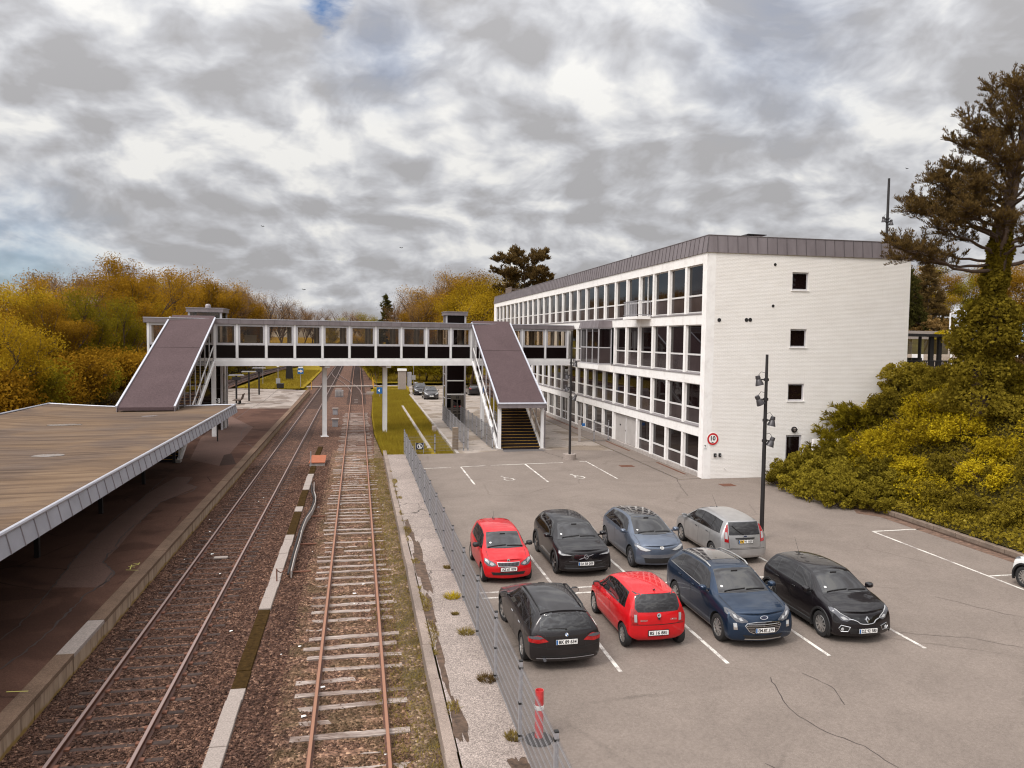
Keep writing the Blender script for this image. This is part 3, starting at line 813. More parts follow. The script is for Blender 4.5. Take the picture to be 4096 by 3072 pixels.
# loose ballast stones in the near part of the bed
def stones(name, label, x0, x1, y0, y1, n, size, mat, seed, zb):
    r = np.random.default_rng(seed); u = r.random(n); Y = y0+(y1-y0)*u**1.7; X = r.uniform(x0, x1, n)
    ok = np.ones(n, bool)
    for c in (RL-GA, RL+GA, RR-GA, RR+GA): ok &= np.abs(X-c) > .085
    ok &= ~((X > -2.92) & (X < -2.48))
    for c, y_, p_, hw_, keep in ((RR, 11., .66, .125, .10), (RL, 12.2, .635, .115, .07)):
        ph = np.abs((Y-y_+p_/2) % p_ - p_/2); ok &= ~((np.abs(X-c) < 1.26) & (ph < hw_) & (r.random(n) > keep))
    X, Y = X[ok], Y[ok]; m = len(X); s = size*r.uniform(.55, 1.5, (m,1,1))
    base = np.array([[1,0,0],[-1,0,0],[0,1,0],[0,-1,0],[0,0,1],[0,0,-1]], float)
    P = np.repeat(base[None], m, 0)*r.uniform(.55,1.1,(m,6,1)) + r.normal(size=(m,6,3))*.22
    a = r.uniform(0, 2*PI, m); ca, sa = np.cos(a)[:,None], np.sin(a)[:,None]
    P = P*np.array([1,.75,.62]); P = np.stack([P[...,0]*ca-P[...,1]*sa, P[...,0]*sa+P[...,1]*ca, P[...,2]], -1)*s
    P += np.stack([X, Y, zb+r.uniform(-.012,.014,m)], 1)[:,None,:]
    T_ = np.array([[0,2,4],[2,1,4],[1,3,4],[3,0,4],[2,0,5],[1,2,5],[3,1,5],[0,3,5]]); Fc = (np.arange(m)*6)[:,None,None]+T_[None]
    return tag(npmesh(name, P.reshape(-1,3), Fc.reshape(-1,3), mat, None), label, 'ballast', kind='stuff')
stones('ballast_stones', 'loose brown ballast stones around the left track', -6.66, -1.6, 11.5, 50, 120000, .027, M['ballast'], 1, -.158)
stones('ballast_stones', 'loose lighter ballast stones around the right track', -1.6, 1.1, 11.5, 46, 60000, .021, M['ballast_pale'], 2, -.152)

# foot crossing of pale slabs beyond the bridge
mb = MB(); x = -8.
while x < 7:
    mb.box(x+.015, x+.885, 126.0+x*.19+.9, 127.6+x*.19+.9, -.1, .012); x += .9
tag(mb.build('crossing_slabs', M['pale_concrete']), 'row of pale concrete slabs laid across both tracks behind the footbridge', 'foot crossing')

# cable trough between the tracks: concrete covers, some sunk under moss
TG = 'covers of the cable trough between the tracks'
segs = [(11.5,18.08,0),(18.08,23.35,1),(23.35,32.05,0),(32.05,36.4,1),(36.4,37.45,0),(37.45,41.6,1),(41.6,46.2,0),(46.2,49.3,1),(51.9,58,1)]
for y0, y1, mossy in segs:
    y = y0
    while y < y1-.2:
        L = min(1.0, y1-y)
        mb = MB(); dz = R.uniform(-.012,.012); dx = R.uniform(-.012,.012); xx = -2.87 + dx
        mb.box(xx, xx+.34, y+.008, y+L-.008, -.24, (-.085 if not mossy else -.105)+dz)
        o = mb.build('trough_cover', M['moss'] if mossy else M['pale_concrete'], bevel=.01)
        tag(o, ('dark mossy cover slab of the cable trough between the two tracks' if mossy else 'pale speckled concrete cover slab of the cable trough between the two tracks'), 'trough cover', TG)
        y += L
# bent steel guard with pipes beside the trough
g = thing('cable_guard', 'bent rusty steel strip lying along the cable trough between the tracks', 'guard strip', (-2.2, 34, -.15))
pts = [(-2.2,26.4),(-2.23,28.6),(-2.22,30.7),(-2.24,32.4),(-2.19,34.2),(-2.05,35.6),(-1.99,37.3),(-2.03,38.8),(-2.2,40.2),(-2.32,42.6)]
mb = MB()
for i in range(len(pts)-1):
    a, b = pts[i], pts[i+1]; mb.bar((a[0],a[1],-.02),(b[0],b[1],-.02),.03,.24)
mb.build('strip', M['concrete'], g)
mb = MB(); mb.tube([(x-.1+.02*math.sin(i*2), y, .0+.03*math.sin(i*1.7)) for i, (x, y) in enumerate(pts)], .035, 6); mb.build('black_hose', M['black_plastic'], g)
for (x, y) in ((-2.2,26.9),(-2.2,30.5),(-2.05,35.2)):
    MB().tube([(x,y,-.08),(x+.62,y+.05,-.10)], .032, 6).build('pipe', M['rust'], g)
o = MB().tube([(-2.62,26.0,-.2),(-2.62,26.0,.32)], .022, 8).tube([(-2.62,26,.27),(-2.52,26.2,.12),(-2.36,26.4,.16)], .016, 6).build('rusty_stake', M['rust'])
tag(o, 'short rusty stake with a bent hook standing beside the cable trough', 'stake')
# orange lid
t_ = thing('hatch_cover', 'rust orange steel hatch cover lying over the cable trough before the bridge', 'hatch cover', (-2.52,50.6,-.1))
MB().prism([(-3.02,49.45,.02),(-2.02,49.45,.02),(-2.02,51.75,.14),(-2.95,51.75,.14)], (0,0,.05)).build('lid', M['rust_orange'], t_)
MB().box(-2.99,-2.05,49.5,51.7,-.25,-.0).build('box', M['concrete'], t_)
MB().tube([(-2.86,49.0,-.2),(-2.86,49.0,.85)], .03, 8).build('rod', M['galv'], t_)
# relay posts and small concrete blocks between the tracks past the bridge
for (x, y, h, lab) in ((-2.0,71,.5,'small grey signal box standing between the tracks just behind the left bridge pillar'),(-2.3,82.,.45,'pale concrete block between the tracks behind the bridge, second along')):
    t_ = thing('relay_box', lab, 'relay box', (x,y,-.16)); MB().box(x-.25,x+.25,y-.2,y+.2,-.16,h).build('housing', M['galv'], t_, bevel=.02); MB().box(x-.32,x+.32,y-.27,y+.27,h,h+.09).build('lid', M['pale_concrete'], t_)
t_ = thing('point_machine', 'grey finned switch box between the tracks beside the turnout tip', 'switch box', (-2.5,106,-.16))
mb = MB(); mb.box(-3.0,-1.9,105.7,106.3,-.16,.75); mb.build('housing', M['galv'], t_)
mb = MB()
for i in range(6): mb.box(-2.98+i*.19,-2.9+i*.19,105.55,105.7,.0,.7)
mb.build('fins', M['concrete'], t_); MB().box(-2.95,-2.1,105.7,106.3,.75,.95).build('lid', M['pale_concrete'], t_)
t_ = thing('point_motor', 'pale flat switch motor beside the right rail at the turnout tip', 'switch motor', (1.7,110.4,-.16))
MB().box(1.2,2.3,110.1,110.7,-.16,.22).build('housing', M['pale_concrete'], t_, bevel=.03); MB().bar((.65,110.4,-.08),(1.2,110.4,-.08),.08,.05).build('rod', M['galv'], t_)
for i, (x, y) in enumerate(((-.1,51.4),(-.2,48.3),(-4.9,29.2),(-.2,75),(-.2,97),(-.2,100.5))):
    mb = MB(); mb.box(x-.24,x+.24,y-.1,y+.1,-.15,-.09)
    tag(mb.build('balise_block', M['pale_concrete'], bevel=.01), 'pale block lying on the left track between its rails' if i == 2 else 'pale block lying on the sleepers between the rails of the right track', 'track block', None if i == 2 else 'pale blocks on the right track')
# litter
mb = MB(); r = random.Random(3)
for i in range(26):
    x, y = r.uniform(-6.5,1.5), r.uniform(12,40); s = r.uniform(.02,.06)
    mb.add([(x-s,y-s*.6,-.14),(x+s,y-s*.5,-.12),(x+s*.7,y+s,-.13),(x-s,y+s*.5,-.12)], [(0,1,2,3)])
tag(mb.build('litter', M['sign_white']), 'white scraps of paper scattered over the ballast', 'litter', kind='stuff')

# ------------------------------------------------------------------ left platform
PX = -6.75
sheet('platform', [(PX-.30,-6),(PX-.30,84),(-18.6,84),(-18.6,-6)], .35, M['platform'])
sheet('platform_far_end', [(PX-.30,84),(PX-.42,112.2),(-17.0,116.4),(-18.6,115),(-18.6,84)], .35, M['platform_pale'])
o = MB().prism([(PX-.02,-6,-.4),(PX-.02,112.2,-.4),(-17,116.4,-.4),(-18.6,115,-.4),(-18.6,-6,-.4)], (0,0,.74)).build('platform_body', M['platform']); o['kind'] = 'structure'
pl = thing('platform_wall', 'stained concrete edge panels of the left platform facing the track', 'platform edge', (PX, 50, -.2))
mb = MB(); mc = MB(); y = 6.1; i = 0
while y < 112:
    L = 2.26; d = .004*((i*7) % 5)
    mb.box(PX-.02, PX+.075+d*.4, y+.03, y+L-.03, -.4, .255)
    mc.cur = 1 if i == 6 else 0
    mc.box(PX-.30, PX+.10, y+.006, y+L-.006, .255, .352+.004*((i*5) % 3)); y += L; i += 1
def edge_panel():
    m, t, p, o = nt('edge_panel'); v = pos(t)
    s = noise(t, 4, 6, .7, scaled(t, v, (1,1.2,.16)), .3); z = N(t, 'ShaderNodeSeparateXYZ'); t.links.new(v, z.inputs[0])
    r = ramp(t, [(.3, (.12,.072,.046)), (.5, (.30,.21,.14)), (.72, (.42,.32,.235))], s.outputs['Fac'])
    a = noise(t, 2.5, 3, .5, v); am = N(t, 'ShaderNodeMath', operation='MULTIPLY_ADD', i_1=.25); t.links.new(a.outputs['Fac'], am.inputs[0]); t.links.new(z.outputs[2], am.inputs[2])
    al = ramp(t, [(.0, (1,1,1)), (.06, (0,0,0))], am.outputs[0])
    c = mixc(t, r.outputs[0], (.22,.13,.03,1), al.outputs[0])
    t.links.new(c, p.inputs['Base Color']); p.inputs['Roughness'].default_value = .85
    return m
M['edge_panel'] = edge_panel()
mb.build('edge_panel', M['edge_panel'], pl); 
M['coping'] = asphalt('coping', (.150,.098,.068), .35, .3, 0)
mc.build('coping', [M['coping'], M['pale_concrete']], pl)
# tar seams and patches
zt = .3545
def seam(pts, w=.05, s=1): return crack(pts, w, zt, M['tar'], bpy.data.objects['platform'], 'tar_seam', s)

for q, (pp, w) in enumerate(SEAMS): seam(pp, w, 30+q)
def patch(pts, mat, dz=.002, name='asphalt_patch'):
    mb = MB(); mb.add([(x,y,.35+dz) for x, y in pts], [tuple(range(len(pts)))]); return mb.build(name, mat, bpy.data.objects['platform'])
M['patch_pink'] = asphalt('patch_pink', (.125,.076,.061), .22, .12, .4, .5)
M['patch_dark'] = asphalt('patch_dark', (.05,.03,.024), .3, .2, 0)
for pp, k_ in PATCHES: patch(pp, M['patch_pink'] if k_ else M['patch_dark'], .002 if k_ else .003)
# yellow survey marks on the platform
mb = MB()
for a, b in MARKS: mb.strip([a, b], .035, .3565)
mb.build('survey_mark', plain('survey_yellow', (.45,.40,.10), .7), bpy.data.objects['platform'])
# ------------------------------------------------------------------ platform canopy
cn = thing('platform_canopy', 'wide flat canopy with weathered felt roof and grey metal edge over the left platform', 'canopy', (-13, 22, .35))
XR, XL, Y0, Y1 = -7.60, -18.4, -6, 51.2
def cz(x):                                   # gently folded roof: low along the middle
    if x > -11.3: return 3.50 + (3.585-3.50)*((x+11.3)/(XR+11.3))**1.2
    if x > -14.6: return 3.50 - .02*(( -11.3-x)/3.3)
    return 3.48 + (3.70-3.48)*((-14.6-x)/3.8)**1.2
xs = np.linspace(XL+.1, XR-.09, 30); ys = np.linspace(Y0, Y1-.08, 60)
rr_ = random.Random(5)
V = [(x, y, cz(x) + .012*math.sin(y*.9+x*.3)) for y in ys for x in xs]
F = [(j*30+i, j*30+i+1, (j+1)*30+i+1, (j+1)*30+i) for j in range(59) for i in range(29)]
npmesh('roof_felt', V, F, M['canopy_felt'], None).parent = cn
ro = bpy.data.objects['roof_felt']; ro.location = -wloc(cn)
mb = MB()
mb.box(XL+.1, XR-.05, Y0, Y1-.05, 3.12, 3.30)
mb.build('soffit', M['wood_dark'], cn)
mb = MB(); y = Y0; i = 0
W = .745
while y < Y1-.3:
    j = ((i*13) % 5)*.0015
    mb.add([(XR-.02,y+.008,cz(XR)-.02),(XR-.02,y+W-.008,cz(XR)-.02),(XR+.085+j,y+W-.008,3.10),(XR+.085+j,y+.008,3.10),(XR-.06,y+.008,cz(XR)-.02),(XR-.06,y+W-.008,cz(XR)-.02),(XR-.0,y+W-.008,3.10),(XR-.0,y+.008,3.10)],
           [(0,1,2,3),(4,7,6,5),(0,3,7,4),(1,5,6,2),(3,2,6,7)])
    mb.cur = 1; mb.bar((XR-.012,y,cz(XR)-.03),(XR+.10,y,3.10),.016,.03,up=(1,0,0)); mb.cur = 0; y += W; i += 1
M['fascia_blue'] = plain('fascia_zinc', (.335,.335,.375), .45, .3, var=.12, vs=1.1)
mb.build('fascia', [M['fascia_blue'], M['zinc']], cn)
mb = MB(); mb.tube([(XR-.03,Y0,cz(XR)+.02),(XR-.03,Y1,cz(XR)+.02)], .058, 8)
pts = [(x, Y1-.03, cz(x)+.025) for x in np.linspace(XR-.03, XL, 24)]
mb.tube(pts, .045, 6); mb.tube([(XL,Y0,3.72),(XL,Y1,3.72)], .05, 6)
mb.build('edge_trim', M['zinc_trim'], cn)
mb = MB(); mb.box(XL,XR-.02,Y1-.06,Y1-.04,3.12,3.47); mb.box(XL-.02,XL,Y0,Y1-.04,3.12,3.68); mb.build('back_fascia', M['zinc'], cn)
y = 8.55
while y < 50:
    for x in (-10.72, -15.6):
        MB().box(x-.075,x+.075,y-.075,y+.075,.35,3.12).build('post', M['black_metal'], cn)
    y += 6.65
# puddles lying on the roof
def puddle_mat():
    m, t, p, o = nt('puddle'); n = noise(t, 4, 3, .5, pos(t))
    r = ramp(t, [(.3, (.19,.155,.135)), (.7, (.27,.235,.22))], n.outputs['Fac']); t.links.new(r.outputs[0], p.inputs['Base Color']); p.inputs['Roughness'].default_value = .22
    return m
M['puddle'] = puddle_mat()
def puddle(cx, cy, a, b, seed):
    r = random.Random(seed); n = 22; mb = MB(); ph = r.uniform(0,6)
    pts = []
    for k in range(n):
        th = 2*PI*k/n; q = 1+.10*math.sin(2*th+ph)+.05*math.sin(5*th+ph*2)
        x, y = cx+a*q*math.cos(th), cy+b*q*math.sin(th); pts.append((x, y, cz(x)+.0145+.012*math.sin(y*.9+x*.3)))
    c = (cx, cy, cz(cx)+.0145+.012*math.sin(cy*.9+cx*.3))
    mb.add([c]+pts, [(0, 1+k, 1+(k+1) % n) for k in range(n)]); mb.build('puddle', M['puddle'], cn)
puddle(*PUD[0], .72, .42, 1); puddle(*PUD[1], .42, .3, 2); puddle(*PUD[2], .50, .36, 3)
# filler block added under the canopy to keep the view beneath it dark
wr = thing('dark_filler', 'dark filler block added under the left platform canopy to darken the view', 'dark filler', (-13.4, 26, .35))
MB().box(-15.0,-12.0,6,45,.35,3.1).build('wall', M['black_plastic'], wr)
for k in range(6):
    y = 9+k*6
    MB().box(-12.0,-11.97,y,y+2.6,1.25,2.6).build('window', M['pane'], wr)  # dark panes set on the added filler block
b = thing('platform_bench', 'pale slatted bench against the dark filler block under the canopy', 'bench', (-11.4, 24.5, .35))
MB().box(-11.7,-11.25,23.6,25.6,.78,.83).build('seat', M['concrete'], b); MB().box(-11.76,-11.71,23.6,25.6,.86,1.2).build('backrest', M['concrete'], b)
for y in (23.8,25.4): MB().box(-11.65,-11.3,y-.03,y+.03,.35,.78).build('leg', M['black_metal'], b)

# ------------------------------------------------------------------ footbridge
BA = math.atan(.195)
fb = thing('footbridge', 'long enclosed grey and white footbridge crossing the tracks to the office building', 'footbridge', (-10.6,61.1,0), BA)
BD = 3.05; U0, U1 = -4.55, 30.15
def BW(u, v, z): return (-10.6+u*math.cos(BA)-v*math.sin(BA), 61.1+u*math.sin(BA)+v*math.cos(BA), z)
mb = MB(); mb.box(U0-.2, U1, -.12, BD+.12, 8.86, 9.20); mb.build('roof', M['stair_felt'], fb, local=True)
mb = MB(); sm = MB(); u = U0-.2; i = 0
while u < U1-.1:
    w = min(.83, U1-u)
    mb.box(u+.006, u+w-.006, -.15-.002*(i % 3), -.12, 8.85, 9.20); mb.box(u+.006, u+w-.006, BD+.12, BD+.15, 8.85, 9.20); u += .83; i += 1
mb.box(U0-.23, U0-.2, -.15, BD+.15, 8.85, 9.2)
mb.build('fascia', M['cladding'], fb, local=True)
mb = MB(); mb.box(U0-.24, U1, -.17, -.10, 9.2, 9.245); mb.box(U0-.24, U1, BD+.1, BD+.17, 9.2, 9.245); mb.box(U0-.24, U0-.18, -.1, BD+.1, 9.2, 9.245); mb.build('roof_trim', M['zinc_trim'], fb, local=True)
for v, s in ((0, 1), (BD, -1)):
    mb = MB(); mb.box(U0, U1, *sorted((v-s*.03, v+s*.12)), 6.05, 6.26); mb.box(U0, U1, *sorted((v-s*.10, v+s*.10)), 5.66, 6.05); mb.build('girder', M['white_steel'], fb, local=True)
mb = MB(); mb.box(U0, U1, .10, BD-.10, 6.14, 6.26); mb.build('deck', M['concrete'], fb, local=True)
mb = MB(); mb.box(U0, U1, .02, BD-.02, 8.74, 8.85); mb.build('ceiling', M['white_paint'], fb, local=True)
MU = [-4.47, -2.30, .06] + [1.64+2.123*i for i in range(9)] + [20.45, 22.85, 25.17, 27.40, 29.60]
for u in MU:
    w = .075
    for v in (0, BD): MB().box(u-w, u+w, v-.055, v+.055, 6.26, 8.855).build('mullion', M['white_steel'], fb, local=True)
fr = []
for a, c in zip(MU, MU[1:]):
    a_, c_ = a+.075, c-.075
    for side, v in ((0, 0), (1, BD)):
        mb = MB(); v0, v1 = v-.035, v+.035; f = .16 if c-a > 1.7 else .13
        mb.box(a_, a_+f, v0, v1, 7.24, 8.855); mb.box(c_-f, c_, v0, v1, 7.24, 8.855)
        mb.box(a_+f, c_-f, v0, v1, 8.68, 8.855); mb.box(a_+f, c_-f, v0, v1, 7.24, 7.41)
        mb.box(a_, a_+.035, v0, v1, 6.26, 7.24); mb.box(c_-.035, c_, v0, v1, 6.26, 7.24)
        o = mb.build('window_frame', M['grey_frame'], fb, local=True)
        MB().box(a_+f, c_-f, v-.006, v+.006, 7.41, 8.68).build('pane', M['bridge_glass'], o, local=True)
        MB().box(a_+.035, c_-.035, v-.012, v+.012, 6.262, 7.24).build('lower_panel', M['dark_panel'], o, local=True)
for u, z in ((8.39, -.2), (13.36, -.2)):
    mb = MB(); mb.box(u-.17, u+.17, BD/2-.16, BD/2+.16, z, 5.66); mb.box(u-.3, u+.3, BD/2-.3, BD/2+.3, z, z+.06); mb.build('pillar', M['white_steel'], fb, local=True)
    mb = MB(); mb.box(u-.2, u+.2, .1, BD-.1, 5.48, 5.66); mb.build('crossbeam', M['white_steel'], fb, local=True)
# board hanging inside, person walking inside
o = MB().box(2.34, 3.26, BD-.12, BD-.07, 7.42, 8.02).build('notice_board', M['sign_white'], local=True); o.location = fb.location; o.rotation_euler = fb.rotation_euler
tag(o, 'plain white notice board seen through the second left bridge window', 'notice board')

# ------------------------------------------------------------------ covered stairs
M['step_dark'] = plain('step_dark', (.016,.010,.012), .7, spec=.2)
def covered_stair(label, XA, XB, yt, zt, yb, zb, yfoot, zfoot, eave, steps):
    st = thing('covered_stair', label, 'stairs', ((XA+XB)/2, (yt+yb)/2, zfoot))
    sl = (zt-zb)/(yt-yb); ang = math.atan(sl); T = .02
    # felt deck and zinc edges
    yt2 = yt+.6
    mb = MB(); mb.prism([(XA+.06,yb,zb-.22),(XA+.06,yt2,zt-.22+sl*.6),(XA+.06,yt2,zt-.03+sl*.6),(XA+.06,yb,zb-.03)], (XB-XA-.12,0,0))
    mb.build('roof', M['stair_felt'], st)
    mb = MB()
    ym = yb+(yt-yb)*.62
    for f in (.62,): 
        yy = yb+(yt-yb)*f; zz = zb+(zt-zb)*f; mb.bar((XA+.08,yy,zz-.027),(XB-.08,yy,zz-.027),.05,.016)
    mb.build('felt_lap', M['tar'], st)
    mb = MB()
    for x in (XA, XB): mb.bar((x,yb-.02,zb),(x,yt+.1,zt+sl*.1),.11,.10)
    mb.build('edge_trim', M['zinc_trim'], st)
    # slanting side fascia with seams
    for x, sg in ((XA,-1),(XB,1)):
        mb = MB(); n = 24
        for i in range(n):
            y0 = yb+(yt-yb)*i/n; y1 = yb+(yt-yb)*(i+1)/n; z0 = zb+(zt-zb)*i/n-.05; z1 = zb+(zt-zb)*(i+1)/n-.05; d = .35
            xx = x - sg*.012*(i % 2)*.3
            mb.prism([(xx,y0+.012,z0),(xx,y1-.012,z1),(xx,y1-.012-.03,z1-d),(xx,y0+.012-.03,z0-d)], (-sg*.03,0,0))
        mb.build('side_fascia', M['cladding'], st)
    # columns of the glazed sides; truss diagonals
    zf = lambda y: zfoot+(6.1-zfoot)*max(0, (y-yfoot))/(yt-yfoot)
    roofz = lambda y: zb+(zt-zb)*(y-yb)/(yt-yb)-.35
    for x, sg in ((XA+.1,-1),(XB-.1,1)):
        for i in range(8):
            y = yfoot+.1+(yt-.3-yfoot)*i/7
            lo = zf(y)-.05 if i else zfoot
            MB().box(x-.035,x+.035,y-.035,y+.035,lo,roofz(y)).build('mullion', M['grey_frame'], st)
        mb = MB(); mb.add([(x,yfoot+.1,zf(yfoot)),(x,yt-.2,zf(yt-.2)),(x,yt-.2,roofz(yt-.2)),(x,yfoot+.1,roofz(yfoot+.1))], [(0,1,2,3)])
        mb.build('side_glass', M['stair_glass'], st)
        mb = MB(); mb.bar((x,yfoot,zfoot+.02),(x,yt-.05,5.98),.20,.26); mb.build('stringer', M['white_steel'], st)
        mb = MB(); mb.bar((x,yfoot,zfoot+1.05),(x,yt-.05,7.2),.05,.13); mb.build('handrail', M['white_steel'], st)
    # steps
    run = (yt-yfoot)/steps; rise = (6.08-zfoot)/steps
    tr = MB(); no = MB()
    for i in range(steps):
        y = yfoot+i*run; z = zfoot+(i+1)*rise
        tr.box(XA+.22, XB-.22, y, y+run+.02, z-rise-.02, z-.004); no.box(XA+.22, XB-.22, y-.012, y+.010, z-.014, z+.003)
    tr.build('steps', M['step_dark'], st)
    no.build('step_nosing', M['yellow_paint'], st)
    return st
sl_ = covered_stair('covered stair with dark felt roof descending to the left platform canopy', -13.6, -10.45, 60.75, 9.22, 47.6, 3.80, 48.9, .35, False, 34)
sr = covered_stair('covered stair with dark felt roof descending to the parking lot', 9.55, 12.9, 65.2, 9.24, 52.15, 3.50, 52.75, .2, True, 34)
# front eave of the right stair, posts, mat and base
mb = MB(); mb.box(9.5,12.95,52.07,52.13,3.18,3.47)
for k in range(5): mb.box(9.5+k*.69+.005,9.5+(k+1)*.69-.005,52.055,52.07,3.18,3.46)
mb.build('front_fascia', M['cladding'], sr); MB().tube([(9.48,52.06,3.5),(12.98,52.06,3.5)], .065, 8).build('gutter', M['zinc_trim'], sr)
MB().box(9.7,12.75,52.14,52.3,3.40,3.455).build('rusty_edge', M['rust_orange'], sr)
for x in (9.74, 12.80):
    MB().box(x-.1,x+.1,52.6,52.8,.2,3.2).build('post', M['white_steel'], sr)
    MB().box(x-.2,x+.2,52.45,52.95,.2,.28).build('post_foot', M['concrete'], sr)
MB().tube([(13.02,52.75,.25),(13.02,52.75,3.2)], .045, 8).build('downpipe', M['zinc'], sr)
for (x, y) in ((9.75,60.2),(12.75,60.2)):
    z = .2+(6.1-.2)*(y-52.75)/12.45-.1; MB().box(x-.11,x+.11,y-.11,y+.11,.19,z).build('pillar', M['white_steel'], sr)
MB().box(10.25,10.45,64.6,64.8,.19,5.9).build('pillar', M['white_steel'], sr)
mb = MB(); mb.add([(9.9,51.6,.2045),(12.9,51.9,.2045),(12.75,52.7,.2045),(9.9,52.7,.2045)],[(0,1,2,3)]); o = mb.build('door_mat', plain('mat', (.10,.09,.09), .95, bmp=.4)); tag(o, 'dark grey rectangular mat at the foot of the right stair', 'mat')
# left stair supports seen under the bridge
for (x, y) in ((-10.62,61.0),(-10.75,66.3),(-13.4,61.0)):
    MB().box(x-.15,x+.15,y-.15,y+.15,.35,5.66).build('pillar', M['white_steel'], sl_)
mb = MB(); mb.box(-10.75,-10.4,48.55,49.1,.35,.5); mb.build('post_foot', M['concrete'], sl_)

# ------------------------------------------------------------------ lifts
def lift(label, x0, x1, y0, y1, zg, ztop, dark):
    l = thing('lift_tower', label, 'lift tower', ((x0+x1)/2,(y0+y1)/2,zg))
    t_ = .08
    for x in (x0, x1-t_*2):
        for y in (y0, y1-t_*2): MB().box(x, x+t_*2, y, y+t_*2, zg, ztop-.35).build('corner_post', M['grey_frame'], l)
    mb = MB(); z = zg+1.1
    while z < ztop-.6:
        mb.box(x0+.16,x1-.16,y0+.03,y0+.10,z,z+.06); mb.box(x1-.10,x1-.03,y0+.16,y1-.16,z,z+.06); mb.box(x0+.03,x0+.10,y0+.16,y1-.16,z,z+.06); mb.box(x0+.16,x1-.16,y1-.10,y1-.03,z,z+.06); z += 1.1
    mb.build('glazing_bar', M['black_metal'] if not dark else M['grey_frame'], l)
    mb = MB(); mb.box(x0-.12,x1+.12,y0-.12,y1+.12,ztop-.35,ztop-.06); mb.build('cap', M['cladding'], l)
    mb = MB(); mb.box(x0-.16,x1+.16,y0-.16,y1+.16,ztop-.06,ztop); mb.build('cap_trim', M['zinc'], l)
    if dark:
        MB().box(x0+.17,x1-.17,y0+.02,y0+.05,zg+2.75,ztop-.36).build('front_panel', M['dark_panel'], l)
        MB().box(x0+.17,x1-.17,y1-.05,y1-.02,zg,ztop-.36).build('back_panel', M['dark_panel'], l)
    else:
        MB().box(x0+.17,x1-.17,y0+.06,y0+.07,zg+.1,ztop-.36).build('front_glass', M['stair_glass'], l)
        MB().box(x0+.17,x1-.17,y1-.07,y1-.06,zg+.1,ztop-.36).build('back_glass', M['stair_glass'], l)
        mb = MB(); mb.box(x0+.5,x1-.5,y1-.5,y1-.3,zg,ztop-.5); mb.box(x0+.35,x1-.35,y0+.4,y1-.6,zg+.1,zg+2.4); mb.build('lift_car', M['black_metal'], l)
    for x in (x0+.06, x1-.07): MB().box(x,x+.01,y0+.17,y1-.17,zg+.1,ztop-.36).build('side_glass', M['stair_glass'], l)
    return l
lift('glazed lift tower with flat zinc cap behind the left end of the footbridge', -13.2, -10.65, 65.0, 67.6, .35, 10.15, False)
lr = lift('dark lift tower with a paned door numbered 18 behind the right stair', 7.9, 9.8, 70.5, 72.6, .19, 10.4, True)
MB().lathe([(0,.35),(.16,.33),(.22,.22),(.22,0)], (-11.9,66.2,10.15), 'z', 12).build('roof_vent', M['zinc'], bpy.data.objects['lift_tower'])
MB().box(7.9,9.8,70.55,72.5,9.3,10.05).build('upper_panel', plain('motor_panel', (.10,.085,.10), .5, .2), lr)
mb = MB(); mb.box(8.08,9.65,70.5,70.56,2.72,2.85); mb.box(8.08,9.65,70.5,70.56,4.0,4.1); mb.build('sill', M['white_steel'], lr)
MB().box(8.1,9.63,70.53,70.54,2.85,4.0).build('window', M['stair_glass'], lr)
M['bronze'] = plain('bronze_door', (.10,.082,.066), .5, .2)
dr = MB(); dr.box(8.42,9.62,70.40,70.5,.19,.35); dr.box(8.42,8.62,70.40,70.5,.35,2.7); dr.box(9.42,9.62,70.40,70.5,.35,2.7); dr.box(8.62,9.42,70.40,70.5,2.3,2.7); dr.box(8.98,9.06,70.40,70.5,.35,2.3); dr.box(8.62,8.98,70.4,70.5,.98,1.06); dr.box(9.06,9.42,70.4,70.5,.98,1.06); dr.box(8.62,8.98,70.4,70.5,1.65,1.72); dr.box(9.06,9.42,70.4,70.5,1.65,1.72)
d = dr.build('door', M['bronze'], lr)
M['lit_pane'] = clear_glass('lift_pane', (.85,.82,.78), .6)
MB().box(8.6,9.44,70.44,70.45,.35,2.3).build('pane', M['lit_pane'], d)
mb = MB()
for x in (8.78, 9.26): mb.lathe([(.0,-.012),(.055,-.012),(.055,0)], (x,70.40,1.68), 'y', 14)
mb.build('warning_disc', M['red_paint'], d)

# ------------------------------------------------------------------ lettering
def text_mesh(txt, size, mat, name, parent, matrix, depth=.0, width=None, bold=.0, spacing=1.):
    cu = bpy.data.curves.new('txt', 'FONT'); cu.body = txt; cu.size = size; cu.align_x = 'CENTER'; cu.align_y = 'CENTER'
    cu.offset = bold; cu.space_character = spacing; cu.extrude = depth; cu.resolution_u = 3
    tmp = bpy.data.objects.new('txt', cu); COL.objects.link(tmp)
    dg = bpy.context.evaluated_depsgraph_get()
    me = bpy.data.meshes.new_from_object(tmp.evaluated_get(dg))
    bpy.data.objects.remove(tmp); bpy.data.curves.remove(cu)
    if width and len(me.vertices):
        xs = [v.co.x for v in me.vertices]; s = width/(max(xs)-min(xs)); me.transform(Matrix.Scale(s, 4, (1,0,0)))
    me.transform(matrix); me.materials.clear(); me.materials.append(mat)
    return link(name, me, parent)
FRONT = Matrix(((1,0,0,0),(0,0,-1,0),(0,1,0,0),(0,0,0,1)))      # readable from -Y
def text_front(txt, size, mat, name, parent, p, **k):
    off = wloc(parent) if parent else Vector((0,0,0))
    return text_mesh(txt, size, mat, name, parent, Matrix.Translation(Vector(p)-off) @ FRONT, **k)
text_front('18', .30, M['ink'], 'door_number', d, (9.02,70.392,2.5), bold=.012, spacing=1.1)
